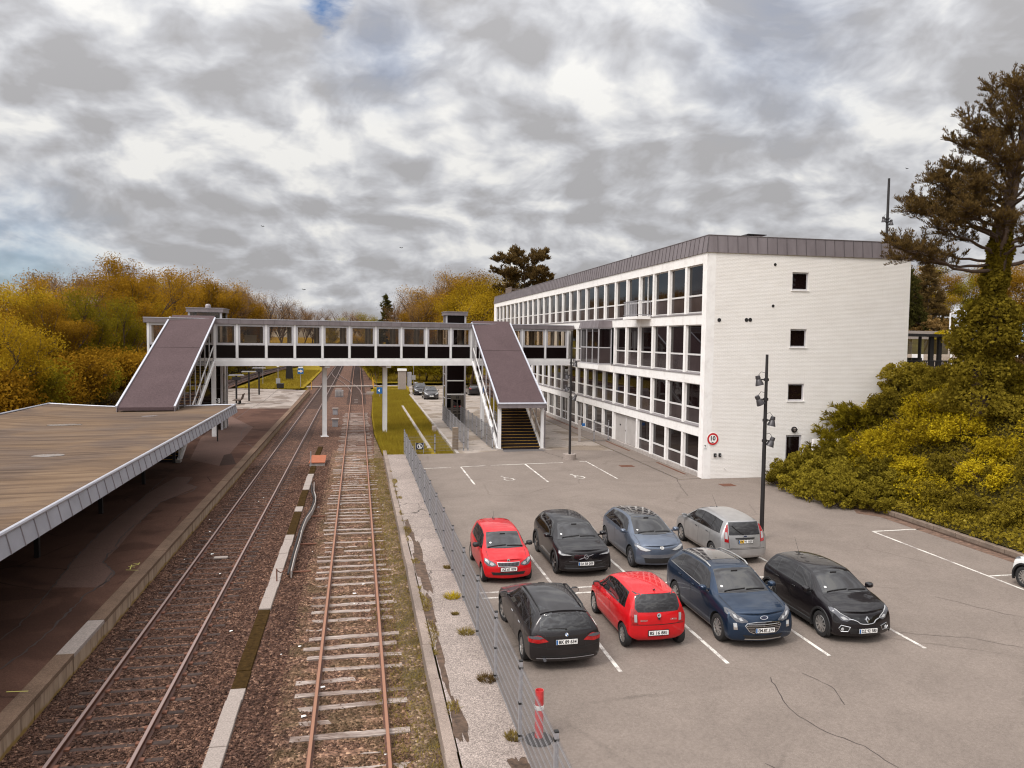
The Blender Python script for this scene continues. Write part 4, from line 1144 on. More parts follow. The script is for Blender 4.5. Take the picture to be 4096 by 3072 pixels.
# ------------------------------------------------------------------ office building
BX, BY = 19.10, 40.19
ob = thing('office_building', 'long white four-storey office building with zinc parapet and rows of dark windows', 'office building', (BX, BY, .2))
def holed_wall(mb, x0, x1, z0, z1, y0, y1, holes):
    xs = sorted({x0, x1, *[h[0] for h in holes], *[h[1] for h in holes]}); zs = sorted({z0, z1, *[h[2] for h in holes], *[h[3] for h in holes]})
    inside = lambda x, z: any(h[0] < x < h[1] and h[2] < z < h[3] for h in holes)
    for a, b in zip(xs, xs[1:]):
        for c, d in zip(zs, zs[1:]):
            if inside((a+b)/2, (c+d)/2): continue
            mb.add([(a,y0,c),(b,y0,c),(b,y0,d),(a,y0,d)], [(0,1,2,3)])
    for h in holes:
        a, b, c, d = h
        mb.add([(a,y0,c),(a,y1,c),(a,y1,d),(a,y0,d)], [(0,1,2,3)]); mb.add([(b,y0,c),(b,y0,d),(b,y1,d),(b,y1,c)], [(0,1,2,3)])
        mb.add([(a,y0,d),(a,y1,d),(b,y1,d),(b,y0,d)], [(0,1,2,3)]); mb.add([(a,y0,c),(b,y0,c),(b,y1,c),(a,y1,c)], [(0,1,2,3)])
HO = [(24.33,25.36,10.95,11.98), (24.32,25.36,7.69,8.74), (24.29,25.31,4.60,5.60), (24.26,25.26,.3,2.62)]
mb = MB(); holed_wall(mb, 19.62, 32.0, -.2, 12.95, BY, BY+.22, HO)
mb.add([(19.62,BY,-.2),(19.62,BY,12.95),(19.62,BY+.3,12.95),(19.62,BY+.3,-.2)], [(0,1,2,3)])
mb.quad((32.0,BY,-.2),(32.0,108.6,-.2),(32.0,108.6,12.95),(32.0,BY,12.95))
mb.build('wall', M['brick'], ob)
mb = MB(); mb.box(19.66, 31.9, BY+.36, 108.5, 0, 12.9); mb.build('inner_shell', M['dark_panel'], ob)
mb = MB(); mb.box(19.6, 31.9, 41.4, 107.5, 12.9, 13.72); mb.build('roof', M['stair_felt'], ob)
MB().box(BX, 19.618, BY-.003, 40.74, -.1, 12.95).build('corner_pier', M['render'], ob); MB().box(BX, 19.5, 107.30, 108.6, -.1, 12.95).build('corner_pier', M['render'], ob)
# mansard-like zinc parapet
mb = MB(); sm = MB()
xo, yo = BX-.07, BY-.07; xi, yi = BX+.06, BY+.03; zb_, zt_ = 12.93, 13.89
yl = 108.72
mb.quad((xo,yo,zb_),(32.07,yo,zb_),(32.0-.06,yi,zt_),(xi,yi,zt_))
mb.quad((xo,yl,zb_),(xo,yo,zb_),(xi,yi,zt_),(xi,yl-.1,zt_))
mb.quad((32.07,yo,zb_),(32.07,yl,zb_),(31.94,yl-.1,zt_),(31.94,yi,zt_)); mb.quad((32.07,yl,zb_),(xo,yl,zb_),(xi,yl-.1,zt_),(31.94,yl-.1,zt_))
mb.quad((xo,yo,zb_),(xo,yl,zb_),(xo+.3,yl,zb_),(xo+.3,yo,zb_)); mb.quad((xo,yo,zb_+.001),(32.07,yo,zb_+.001),(32.07,yo+.3,zb_+.001),(xo,yo+.3,zb_+.001))
mb.quad((xi,yi,zt_),(31.94,yi,zt_),(31.94,yi+.5,zt_),(xi,yi+.5,zt_)); mb.quad((xi,yi+.5,zt_),(xi+.5,yi+.5,zt_),(xi+.5,yl-.1,zt_),(xi,yl-.1,zt_))
mb.cur = 1
y = BY+.55
while y < 108.5:
    mb.bar((xo-.012,y,zb_),(xi-.012,y,zt_),.03,.022,up=(1,0,0)); y += .60
x = BX+.58
while x < 32:
    mb.bar((x,yo-.010,zb_),(x,yi-.010,zt_),.03,.018,up=(0,1,0)); x += .605
mb.bar((xo-.01,yo-.01,zb_),(xi-.01,yi-.01,zt_),.04)
mb.build('parapet', [M['cladding'], plain('seam_zinc', (.10,.085,.088), .5, .3)], ob)
mb = MB(); mb.box(xi-.03,xi+.10,yi-.03,yl-.08,zt_,zt_+.03); mb.box(xi+.10,31.96,yi-.03,yi+.10,zt_,zt_+.03); mb.build('parapet_cap', M['zinc'], ob)
mb = MB(); mb.prism([(23.0,44.0,14.28),(23.55,44.0,14.62),(24.8,44.0,14.60),(24.8,44.0,14.56),(23.55,44.0,14.56),(23.05,44.0,14.24)], (0,1.3,0)); mb.box(23.35,24.0,44.1,45.2,13.72,14.56)
for x in (23.2, 24.7): mb.box(x-.03,x+.03,44.1,44.16,13.72,14.4)
mb.build('roof_vent', M['black_metal'], ob)
mb = MB()
for x in np.arange(19.9, 22.6, .28): mb.box(x-.02,x+.02,103.98,104.02,13.72,14.78)
mb.box(19.85,22.6,103.97,104.03,14.75,14.82); mb.box(19.85,22.6,103.97,104.03,14.2,14.25)
for y in np.arange(100, 104, .3): mb.box(19.83,19.87,y,y+.04,13.72,14.75)
mb.box(19.82,19.88,100,104,14.75,14.82); mb.build('roof_railing', plain('railing_brown', (.22,.17,.14), .6), ob)
for y, h in ((53.5,.28),(71,.25)): MB().tube([(19.5,y,13.85),(19.5,y,13.9+h)], .025, 6).build('roof_pipe', M['black_metal'], ob)

PB = [43.05+2.565*k for k in range(26)]        # pillar centres
for k, y in enumerate(PB):
    z0 = 2.56 if k == 4 else .42
    MB().box(BX+.015, BX+.36, y-.14, y+.14, z0, 12.4).build('pillar', M['render'], ob)
for z0, z1 in ((12.36,12.925),(8.93,9.50),(5.52,6.06),(2.54,3.08)):
    MB().box(BX-.002, BX+.52, 40.742, 107.298, z0, z1).build('spandrel', M['render'], ob)
MB().box(BX+.002, BX+.5, 40.742, 107.298, -.1, .44).build('plinth', M['concrete'], ob)
mb = MB()
for z in (9.50, 6.06, 3.08):
    mb.prism([(BX-.045,40.742,z+.002),(BX-.045,40.742,z+.05),(BX+.40,40.742,z+.20),(BX+.40,40.742,z+.002)], (0,66.55,0))
mb.build('sill', plain('sill_zinc', (.24,.215,.215), .6, .2), ob)
FL = [(9.62,12.36,10.6), (6.18,8.93,7.20), (3.20,5.52,4.12), (.44,2.54,1.20)]   # bottom, top, transom
def window_bm(w, z0, z1, zt):
    mb = MB(); x0, x1 = .15, .23
    mb.box(x0,x1,0,.055,z0,z1); mb.box(x0,x1,w-.055,w,z0,z1); mb.box(x0,x1,.055,w-.055,z1-.06,z1); mb.box(x0,x1,.055,w-.055,z0,z0+.05)
    mb.box(x0-.02,x1,.055,w-.055,zt-.05,zt+.05)
    return mb
W = 2.565-.28
M['frame_white'] = plain('frame_white', (.60,.575,.56), .5, var=.05)
nwin = 0; far = MB(); farg = MB(); farl = MB()
for fi, (z0, z1, zt) in enumerate(FL):
    me = None
    for b in range(26):
        ya = 40.742 if b == 0 else PB[b-1]+.14
        yb = PB[b]-.14
        if b == 0: w = yb-ya
        else: w = W
        if fi == 3 and b in (4, 5): continue           # grey double door
        if fi == 1 and b in (6, 7): continue           # behind the oriel
        if fi == 3 and b > 19:
            mb = far
            for v, f, g in ((window_bm(w,z0,z1,zt), None, None),): far.add([(BX+p[0], ya+p[1], p[2]) for p in v.v], v.f)
            farg.box(BX+.185,BX+.195,ya+.055,ya+w-.055,zt+.05,z1-.06); farl.box(BX+.18,BX+.195,ya+.055,ya+w-.055,z0+.05,zt-.05); continue
        if b > 1 and me:
            o = link('window', me[0], ob); p = link('pane', me[1], o); q = link('lower_panel', me[2], o)
        else:
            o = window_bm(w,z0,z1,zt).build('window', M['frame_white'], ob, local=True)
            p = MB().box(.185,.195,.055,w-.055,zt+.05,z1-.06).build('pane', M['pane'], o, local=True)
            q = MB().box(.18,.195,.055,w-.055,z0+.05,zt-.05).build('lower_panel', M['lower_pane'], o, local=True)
            if b == 1: me = (o.data, p.data, q.data)
        o.location = (0, ya-BY, -.2); nwin += 1
if far.v:
    o = far.build('far_windows', M['frame_white'], ob); o['kind'] = 'stuff'; farg.build('far_panes', M['pane'], o); farl.build('far_lower_panels', M['lower_pane'], o)
# glazed doors among the ground floor windows get a middle post
for b in (9, 11, 13):
    y = (PB[b-1]+PB[b])/2; MB().box(BX+.14,BX+.235,y-.035,y+.035,.49,2.48).build('door_post', M['frame_white'], ob)
# grey double door
dd = MB().box(BX+.20,BX+.26,51.0,51.06,.44,2.54).box(BX+.20,BX+.26,55.68,55.74,.44,2.54).box(BX+.20,BX+.26,51.06,55.68,2.46,2.54).build('door_frame', M['frame_white'], ob)
def corrug():
    m, t, p, o = nt('grey_door'); v = pos(t); w = N(t, 'ShaderNodeTexWave', bands_direction='Y'); w.inputs['Scale'].default_value = 3.2
    t.links.new(v, w.inputs['Vector']); n = noise(t, 2, 4, .6, v)
    r = ramp(t, [(.3, (.40,.365,.345)), (.7, (.47,.435,.41))], n.outputs['Fac']); t.links.new(r.outputs[0], p.inputs['Base Color']); p.inputs['Roughness'].default_value = .55
    bump(t, p, w.outputs['Fac'], .6, .03); return m
M['grey_door'] = corrug()
for y0, y1 in ((51.06,53.3),(53.44,55.68)): MB().box(BX+.21,BX+.25,y0+.01,y1-.01,.46,2.455).build('door_leaf', M['grey_door'], dd)
MB().box(BX+.19,BX+.26,53.3,53.44,.44,2.455).build('door_post', M['frame_white'], dd)
MB().box(BX+.18,BX+.21,54.55,54.72,1.62,1.72).build('door_sign', M['ink'], dd)
MB().tube([(BX+.17,53.37,1.3),(BX+.17,53.37,1.42)], .03, 6).build('handle', M['chrome'], dd)
# small windows, door, lamp and pipes of the end wall
for (a, b, c, d) in HO[:3]:
    mb = MB(); y0, y1 = BY+.09, BY+.15; f = .085
    mb.box(a,a+f,y0,y1,c,d); mb.box(b-f,b,y0,y1,c,d); mb.box(a+f,b-f,y0,y1,d-f,d); mb.box(a+f,b-f,y0,y1,c,c+f)
    o = mb.build('window', M['grey_frame'], ob)
    MB().box(a+f,b-f,y0+.02,y0+.04,c+f,d-f).build('pane', M['pane'], o); MB().box(a-.06,b+.05,BY-.045,BY+.08,c-.05,c-.002).build('sill', M['white_paint'], o)
a, b, c, d = HO[3]
mb = MB(); mb.box(a,a+.1,BY+.08,BY+.16,c,d); mb.box(b-.1,b,BY+.08,BY+.16,c,d); mb.box(a+.1,b-.1,BY+.08,BY+.16,d-.1,d)
o = mb.build('door', M['grey_frame'], ob); MB().box(a+.1,b-.1,BY+.10,BY+.13,c,d-.1).build('door_leaf', M['pane'], o); MB().box(a+.55,b-.2,BY+.07,BY+.10,1.55,1.6).build('handle', M['chrome'], o)
for x, z, r_ in ((23.23,12.37,.085),(23.18,10.03,.085),(19.9,9.18,.11),(21.56,9.21,.11),(21.79,9.22,.11)):
    mb = MB(); mb.lathe([(0,-.012),(r_*.72,-.012),(r_*.78,-.02),(r_,-.02),(r_,.02)], (x,BY,z), 'y', 16); mb.build('vent_pipe', M['black_metal'], ob)
wl = MB().lathe([(0,-.12),(.09,-.11),(.145,-.06),(.15,0)], (24.75,BY,2.94), 'y', 18).build('wall_lamp', M['pale_concrete'], ob)
mb = MB(); mb.lathe([(.14,-.075),(.17,-.075),(.175,0),(.15,0)], (24.75,BY,2.94), 'y', 18); mb.box(24.59,24.91,BY-.135,BY-.10,2.92,2.97); mb.lathe([(0,-.115),(.10,-.105),(.16,-.05),(.16,-.01)], (24.75,BY,2.94), 'y', 18)
mb.build('lamp_cage', M['black_metal'], wl)
for x in (19.86, 20.15):
    o = MB().box(x-.075,x+.075,BY-.09,BY,1.44,1.64).build('socket_box', M['black_plastic'], ob, bevel=.015); MB().box(x-.01,x+.07,BY-.115,BY-.091,1.52,1.57).build('socket_lid', M['galv'], o)
MB().tube([(20.45,BY-.01,.78),(20.45,BY-.08,.80),(20.52,BY-.08,.72),(20.52,BY-.03,.68)], .025, 6).build('tap', M['white_paint'], ob)
# balcony
bl = MB().box(18.10,BX-.003,48.45,51.15,9.40,9.58).build('balcony', M['render'], ob)
mb = MB(); zt = 10.60
for p0, p1 in (((18.14,48.5),(18.14,51.1)), ((18.14,48.5),(19.08,48.5)), ((18.14,51.1),(19.08,51.1))):
    for z in (zt, 9.70): mb.bar((*p0,z),(*p1,z),.045,.035)
    n = 20 if p0[0] == p1[0] else 7
    for i in range(n+1):
        x = p0[0]+(p1[0]-p0[0])*i/n; y = p0[1]+(p1[1]-p0[1])*i/n; mb.box(x-.011,x+.011,y-.011,y+.011,9.58,zt)
mb.build('railing', M['galv'], bl)
MB().box(BX+.14,BX+.235,49.43,49.53,9.62,12.30).build('balcony_door_post', M['frame_white'], ob)
# oriel (glazed bay) on the third floor
oy0, oy1, ox = 56.38, 61.05, 18.03
orl = MB().prism([(ox,oy0,5.70),(BX-.003,oy0,5.52),(BX-.003,oy0,6.10),(ox,oy0,6.10)], (0,oy1-oy0,0)).build('oriel', M['render'], ob)
mb = MB()
mb.quad((ox-.1,oy0-.1,8.90),(BX,oy0-.1,8.90),(BX,oy0-.0,9.44),(ox+.02,oy0-.0,9.44)); mb.quad((ox-.1,oy1+.5,8.90),(ox-.1,oy0-.1,8.90),(ox+.02,oy0,9.44),(ox+.02,oy1+.3,9.44)); mb.quad((ox+.02,oy0,9.44),(BX,oy0,9.44),(BX,oy1+.3,9.46),(ox+.02,oy1+.3,9.46)); mb.quad((ox-.1,oy1+.5,8.9),(BX,oy1+.5,8.9),(BX,oy1+.3,9.44),(ox+.02,oy1+.3,9.44)); mb.quad((ox-.1,oy0-.1,8.901),(BX,oy0-.1,8.901),(BX,oy1+.5,8.901),(ox-.1,oy1+.5,8.901))
mb.build('oriel_roof', M['cladding'], orl)
mb = MB()
for i in range(9): mb.bar((ox-.11,oy0+.5*i+.3,8.9),(ox+.01,oy0+.5*i+.3,9.44),.025,.02,up=(1,0,0))
mb.build('seam', M['zinc'], orl)
mb = MB(); p = .05
ys_ = [oy0, oy0+1.55, oy0+3.1, oy1]
for y in ys_: mb.box(ox-.02,ox+.07,y-p if y > oy0 else y,y+p,6.10,8.9)
mb.box(BX-.1,BX-.01,oy0-.02,oy0+.07,6.1,8.9)
for z in (6.10, 7.35, 8.82): mb.box(ox-.015,ox+.065,oy0+.05,oy1-.05,z,z+.08); mb.box(ox+.07,BX-.1,oy0-.015,oy0+.065,z,z+.08)
mb.build('oriel_frame', M['grey_frame'], orl)
mb = MB(); mb.box(ox+.02,ox+.03,oy0+.05,oy1-.05,7.43,8.82); mb.box(ox+.07,BX-.1,oy0+.02,oy0+.03,7.43,8.82); mb.box(ox+.02,BX,oy1-.03,oy1-.02,6.2,8.8); mb.build('oriel_pane', M['pane'], orl)
mb = MB(); mb.box(ox+.018,ox+.028,oy0+.05,oy1-.05,6.18,7.35); mb.box(ox+.07,BX-.1,oy0+.018,oy0+.028,6.18,7.35); mb.build('oriel_lower_panel', M['lower_pane'], orl)
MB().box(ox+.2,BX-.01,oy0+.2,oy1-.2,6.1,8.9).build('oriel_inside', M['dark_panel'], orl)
# low white wall right of the basement door
o = MB().box(25.28,27.3,39.0,39.2,.2,2.52).build('retaining_wall', M['render']); tag(o, 'low white retaining wall half buried in bushes beside the basement door', 'wall')

# ------------------------------------------------------------------ signs on the wall
sg = thing('speed_sign', 'round red and white speed sign reading 10 on the white end wall', 'road sign', (19.70,BY,2.46))
MB().lathe([(0,-.03),(.355,-.03),(.355,-.012)], (19.70,BY,2.46), 'y', 40).build('plate', M['sign_white'], sg)
MB().lathe([(.242,-.034),(.342,-.034)], (19.70,BY,2.46), 'y', 40).build('red_ring', M['red_paint'], sg)
text_front('10', .34, M['ink'], 'digits', sg, (19.69,BY-.035,2.49), bold=.012)
text_front('km', .105, M['ink'], 'unit_text', sg, (19.69,BY-.035,2.27), bold=.004)
cs = thing('camera_notice', 'small white camera warning notice left of the round speed sign', 'notice', (19.25,BY,2.03))
MB().box(19.14,19.37,BY-.02,BY-.005,1.87,2.18).build('plate', M['sign_white'], cs)
mb = MB(); y = BY-.0225
mb.prism([(19.2,y,2.09),(19.3,y,2.05),(19.31,y,2.09),(19.22,y,2.13)], (0,.001,0)); mb.prism([(19.25,y,2.01),(19.31,y,2.0),(19.31,y,2.025),(19.27,y,2.05)], (0,.001,0)); mb.box(19.18,19.33,y,y+.001,1.955,1.965); mb.box(19.17,19.34,y,y+.001,1.915,1.925)
mb.build('camera_symbol', M['ink'], cs)

# ------------------------------------------------------------------ floodlight masts
def rotate_verts(mb, i0, mat):
    for i in range(i0, len(mb.v)): mb.v[i] = tuple(mat @ Vector(mb.v[i]))
def lamp_post(label, x, y, zg, ztop, heads, pot=False, r0=.085):
    l = thing('lamp_post', label, 'lamp post', (x,y,zg), 0, 'floodlight masts')
    H = ztop-zg
    MB().tube([(x,y,zg),(x,y,zg+H*.45),(x,y,ztop)], [r0, r0*.9, r0*.62], 12).build('pole', M['black_metal'], l, smooth=True)
    if pot: MB().lathe([(0,.0),(.42,0),(.42,.36),(.35,.38),(.30,.34),(0,.34)], (x,y,zg), 'z', 20).build('concrete_base', M['pale_concrete'], l)
    for dz, az, tilt in heads:
        mb = MB(); i0 = 0
        mb.lathe([(0,.16),(.085,.15),(.10,.05),(.085,.0),(.105,-.03),(.16,-.20),(.165,-.235),(.15,-.235),(.0,-.215)], (0,0,0), 'z', 16)
        d = Vector((math.sin(az), math.cos(az), 0)); c = Vector((x,y,ztop-dz)) + d*.30
        rot = Matrix.Translation(c) @ Matrix.Rotation(-tilt, 4, Vector((d.y,-d.x,0)))
        rotate_verts(mb, 0, rot)
        o = mb.build('spotlight', M['spot'], l, smooth=True)
        mb = MB(); mb.bar(Vector((x,y,ztop-dz)), c+Vector((0,0,.0))-d*.09, .05, .05); mb.lathe([(r0*1.15,-.05),(r0*1.15,.05)], (x,y,ztop-dz), 'z', 12)
        mb.tube([Vector((x,y,ztop-dz+.25)), c+Vector((-.1*d.x,-.1*d.y,.30)), c+Vector((0,0,.17))], .010, 5); mb.build('bracket', M['black_metal'], o)
    return l
M['spot'] = plain('spot_housing', (.055,.05,.052), .4, .3)
L_, R_ = rad(-85), rad(95)
lamp_post('tall dark floodlight mast between the silver people carrier and the black crossover', 15.63, 27.42, .2, 7.5, [(.98, rad(-70), .25), (1.75, L_, .5), (2.57, R_, .2), (3.38, R_, .4)])
lamp_post('dark floodlight mast with a round concrete base in front of the right stair', 13.52, 47.95, .2, 7.62, [(1.15, R_, .2), (1.95, L_, .3), (2.75, rad(-70), .35), (3.35, R_, .5)], pot=True)
lamp_post('floodlight mast rising behind the right end of the zinc parapet', 37.7, 50, 5.9, 19.9, [(2.9, L_, .1), (3.1, R_, .0), (4.6, R_, .3), (6.6, R_, .5)], r0=.13)

# ------------------------------------------------------------------ wire fences
def fence(label, pts, h, spacing, zg=.2, first=0., hs=.2, vsp=.055, posts=True):
    x0, y0 = pts[0]
    f = thing('wire_fence', label, 'fence', (x0,y0,zg), 0, 'grey wire mesh fences')
    for (ax, ay), (bx, by) in zip(pts, pts[1:]):
        L = math.hypot(bx-ax, by-ay); n = max(1, round(L/spacing)); dx, dy = (bx-ax)/L, (by-ay)/L
        nx, ny = -dy, dx
        for i in range(n+1):
            px, py = ax+dx*L*i/n, ay+dy*L*i/n
            mb = MB(); mb.bar((px,py,zg-.05),(px,py,zg+h+.06),.075,.065,up=(nx,ny,0)); mb.cur = 1; mb.bar((px,py,zg+h+.06),(px,py,zg+h+.085),.072,.072,up=(nx,ny,0))
            for z in (.12,h*.5,h-.06): mb.bar((px,py,zg+z-.02),(px,py,zg+z+.02),.085,.085,up=(nx,ny,0))
            mb.build('post', [M['galv'], M['black_plastic']], f)
            if i == n: break
            mb = MB(); s0 = L*i/n+.03; s1 = L*(i+1)/n-.03
            for s in np.arange(s0+.02, s1, vsp):
                q = (ax+dx*s, ay+dy*s); mb.bar((*q,zg+.04),(*q,zg+h+.03),.0040,.0040,up=(nx,ny,0))
            z = .06
            while z < h+.01:
                for d in (-.009, .009): mb.bar((ax+dx*s0+nx*d,ay+dy*s0+ny*d,zg+z),(ax+dx*s1+nx*d,ay+dy*s1+ny*d,zg+z),.008,.008)
                z += hs
            mb.build('mesh_panel', M['wire'], f)
    return f
M['wire'] = plain('wire', (.25,.24,.245), .5, .3)
fence('long grey wire mesh fence between the strip path and the parking lot', [(3.09,8.75),(3.09,52.1)], 1.52, 2.79)
fence('low wire fence across the meadow end, between the lot and the grass', [(3.12,51.75),(7.2,52.6)], 1.15, 2.1)
fence('wire fence running from the lot to the left side of the numbered lift', [(7.5,52.55),(7.85,72.0)], 1.5, 2.43)
fence('wire fence running from the right stair foot to the right side of the numbered lift', [(9.3,53.0),(9.35,70.4)], 1.5, 2.5)
fence('short wire fence between the right stair and the office facade', [(16.6,56.15),(18.95,56.35)], 1.55, 1.2)
o = MB().box(16.5,16.68,56.08,56.25,.2,1.85).build('gate_post', M['concrete'], bevel=.01); tag(o, 'stout grey gate post at the short fence before the office facade', 'gate post')
o = MB().box(16.75,17.0,56.1,56.13,1.40,1.62).build('blue_plate', M['blue_paint']); tag(o, 'small blue plate on the short fence before the office facade', 'sign')
o = MB().box(6.5,6.9,53.1,53.4,.15,1.75).build('timber_post', M['post_wood'], bevel=.02); tag(o, 'thick weathered timber post where the meadow fence meets the lift path', 'post')
# no trespassing sign
ns = thing('trespass_sign', 'small black and white no-walking sign on two legs at the meadow fence', 'sign', (4.11,51.85,.2))
MB().box(3.86,4.36,51.84,51.86,.43,.88).build('plate', M['navy_paint'], ns)
for x in (3.84, 4.37): MB().box(x-.02,x+.02,51.84,51.87,-.05,.9).build('leg', M['galv'], ns)
mb = MB(); y = 51.836
mb.lathe([(.155,-.001),(.185,-.001)], (4.11,y,.655), 'y', 28)
mb.lathe([(0,-.001),(.03,-.001)], (4.12,y,.76), 'y', 12)
mb.bar((4.10,y,.73),(4.11,y,.64),.075,.002,up=(0,1,0)); mb.bar((4.11,y,.65),(4.07,y,.54),.04,.002,up=(0,1,0)); mb.bar((4.12,y,.65),(4.17,y,.55),.04,.002,up=(0,1,0)); mb.bar((4.00,y-.001,.76),(4.23,y-.001,.55),.03,.002,up=(0,1,0))
mb.build('symbol', M['sign_white'], ns)
# red tube marker standing by the fence
rt = thing('marker_tube', 'red plastic tube with a white band standing by the fence in a dark foot', 'marker post', (3.46,14.14,.2))
def tube_mat():
    m, t, p, o = nt('red_tube'); n = noise(t, 12, 3, .6, pos(t)); r = ramp(t, [(.3, (.52,.028,.03)), (.7, (.66,.06,.06))], n.outputs['Fac'])
    t.links.new(r.outputs[0], p.inputs['Base Color']); p.inputs['Roughness'].default_value = .4; return m
M['red_tube'] = tube_mat()
MB().lathe([(.085,0),(.085,.60),(.078,.62),(.075,.74)], (3.46,14.14,.2), 'z', 18).lathe([(.078,.68),(.085,.70),(.082,1.0),(.074,1.0),(.07,.8)], (3.46,14.14,.2), 'z', 18).build('tube', M['red_tube'], rt, smooth=True)
MB().lathe([(.087,.62),(.092,.63),(.092,.70),(.087,.71)], (3.46,14.14,.2), 'z', 18).build('white_band', M['sign_white'], rt)
MB().lathe([(0,.07),(.2,.07),(.27,.03),(.28,0)], (3.46,14.14,.2), 'z', 16).build('foot', M['rubber'], rt)

# ------------------------------------------------------------------ platform furniture and trackside things
for i, (x, y, zt, ty, lab) in enumerate(((-13.42,90.9,3.45,0,'nearest of the three dark T-topped platform lamps on the far platform end'),(-12.45,93.8,3.72,0,'middle of the three dark T-topped platform lamps, beside the bench'),(-12.5,103.6,3.76,0,'farthest of the three dark T-topped platform lamps'))):
    l = thing('platform_lamp', lab, 'lamp', (x,y,.35), 0, 'platform lamps')
    MB().tube([(x,y,.35),(x,y,zt)], .10, 8).build('post', M['black_metal'], l)
    mb = MB(); mb.prism([(x-.85,y-.18,zt),(x+.85,y-.18,zt),(x+.75,y-.18,zt+.12),(x-.75,y-.18,zt+.12)], (0,.36,0)); mb.build('lamp_head', M['galv'], l)
    if i != 1: MB().box(x-.45,x+.45,y-.2,y+.1,zt-.5,zt-.12).build('loudspeaker', M['black_metal'], l)
b = thing('bench', 'dark wooden bench with a backrest on the far platform end', 'bench', (-12.9,89.9,.35))
MB().box(-13.6,-12.75,89.2,90.6,.75,.82).build('seat', M['wood_dark'], b)
MB().prism([(-12.75,89.2,.85),(-12.65,89.2,.85),(-12.45,89.2,1.5),(-12.53,89.2,1.5)], (0,1.4,0)).build('backrest', M['wood_dark'], b)
for y in (89.4, 90.4): MB().box(-13.0,-12.85,y-.05,y+.05,.35,.75).build('leg', M['black_metal'], b)
ss = thing('s_sign', 'small white letter S sign beside the left stair under the bridge', 'sign', (-9.87,58,.35))
MB().box(-10.06,-9.69,58,58.03,3.10,3.46).build('plate', M['sign_white'], ss); MB().box(-9.92,-9.85,58.03,58.1,.35,3.2).build('post', M['black_metal'], ss)
text_front('S', .40, M['ink'], 'letter', ss, (-9.875,57.995,3.28), bold=.02)
bs = thing('arrow_sign', 'blue square sign with a yellow and white right arrow beyond the left platform', 'sign', (-8.66,122.9,0))
MB().box(-9.12,-8.24,122.9,122.94,2.13,3.0).build('plate', M['blue_paint'], bs); MB().tube([(-8.68,122.98,0),(-8.68,122.98,2.9)], .05, 6).build('post', M['galv'], bs)
mb = MB(); y = 122.895; mb.prism([(-9.02,y,2.45),(-8.68,y,2.45),(-8.68,y,2.28),(-8.32,y,2.565),(-8.68,y,2.85),(-8.68,y,2.68),(-9.02,y,2.68)], (0,.002,0)); mb.build('arrow_edge', M['sign_white'], bs)
mb = MB(); y = 122.89; mb.prism([(-8.97,y,2.52),(-8.62,y,2.52),(-8.62,y,2.42),(-8.43,y,2.565),(-8.62,y,2.71),(-8.62,y,2.61),(-8.97,y,2.61)], (0,.002,0)); mb.build('arrow', plain('arrow_orange', (.72,.35,.06), .5), bs)
MB().box(-9.0,-8.3,122.9,122.94,3.08,3.26).build('number_plate', M['sign_white'], bs)
o = MB().prism([(-13.0,146,.0),(-11.6,146,.0),(-11.85,146,3.2),(-12.75,146,3.2)], (0,.5,0)).build('signal_cabinet', M['black_metal']); tag(o, 'tall dark ribbed cabinet on the left lawn behind the blue arrow sign', 'cabinet')
for x, y, zb, zt, lab, box in ((-11.6,118.6,.1,3.4,'white-topped grey post with a box at the end of the left platform',1),(-15.2,131,.1,4.3,'white-topped post beside the curving siding',0),(9.3,131,.02,3.6,'white-topped grey post with a box beside the pale cabinet right of the tracks',1)):
    l = thing('marker_lamp', lab, 'post', (x,y,zb)); MB().tube([(x,y,zb),(x,y,zt)], .05, 6).build('post', M['galv'], l); MB().lathe([(0,.35),(.16,.33),(.19,.0),(0,-.02)], (x,y,zt), 'z', 10).build('lamp_head', M['sign_white'], l)
    if box: MB().box(x-.3,x+.3,y-.15,y+.15,zb+.8,zb+1.55).build('box', M['galv'], l)
o = MB().box(-11.7,-10.7,117.3,117.9,.3,1.0).build('litter_bin', M['black_metal'], bevel=.04); tag(o, 'dark bin at the end of the left platform', 'bin')
cb_ = thing('relay_cabinet', 'tall pale grey cabinet with an open side box on the lawn right of the tracks', 'cabinet', (6.8,116.5,0))
MB().box(5.95,7.15,116.2,117.2,.15,2.95).build('housing', M['pale_concrete'], cb_, bevel=.03); MB().box(5.85,7.2,116.1,117.3,2.95,3.25).build('roof', M['sign_white'], cb_); MB().box(7.3,7.95,116.4,117.2,.6,2.75).build('side_box', M['galv'], cb_); MB().box(6.1,7.0,116.3,117.1,-.1,.15).build('base', M['concrete'], cb_)
o = MB().box(7.9,8.4,110.2,110.6,.1,1.6).build('utility_box', M['galv'], bevel=.02); tag(o, 'small grey utility box between the pale cabinet and the parked cars', 'utility box')
for x, y, h in ((2.35,128,1.4),(2.4,121,1.3),(3.3,104.5,1.2),(-6.9,120,1.1),(3.9,150,1.5)):
    o = MB().tube([(x,y,-.1),(x,y,h)], .055, 6).build('marker_stake', M['yellow_paint']); tag(o, 'thin yellow marker stake in the grass beside the far tracks', 'stake', 'yellow stakes by the far tracks')
t_ = thing('blue_post_sign', 'small blue sign half hidden by the right bridge pillar', 'sign', (2.9,103,0)); MB().box(2.45,3.2,103,103.04,.5,1.35).build('plate', M['blue_paint'], t_); MB().tube([(2.85,103.08,-.1),(2.85,103.08,1.6)], .04, 6).build('post', M['galv'], t_); MB().prism([(2.6,102.99,.93),(2.85,102.99,.7),(2.85,102.99,1.16)], (0,.004,0)).build('arrow', M['sign_white'], t_)
mb = MB(); mb.box(4.95,5.22,55.4,90.3,-.2,.03)
tag(mb.build('concrete_strip', M['concrete']), 'narrow concrete strip running through the meadow grass', 'strip')
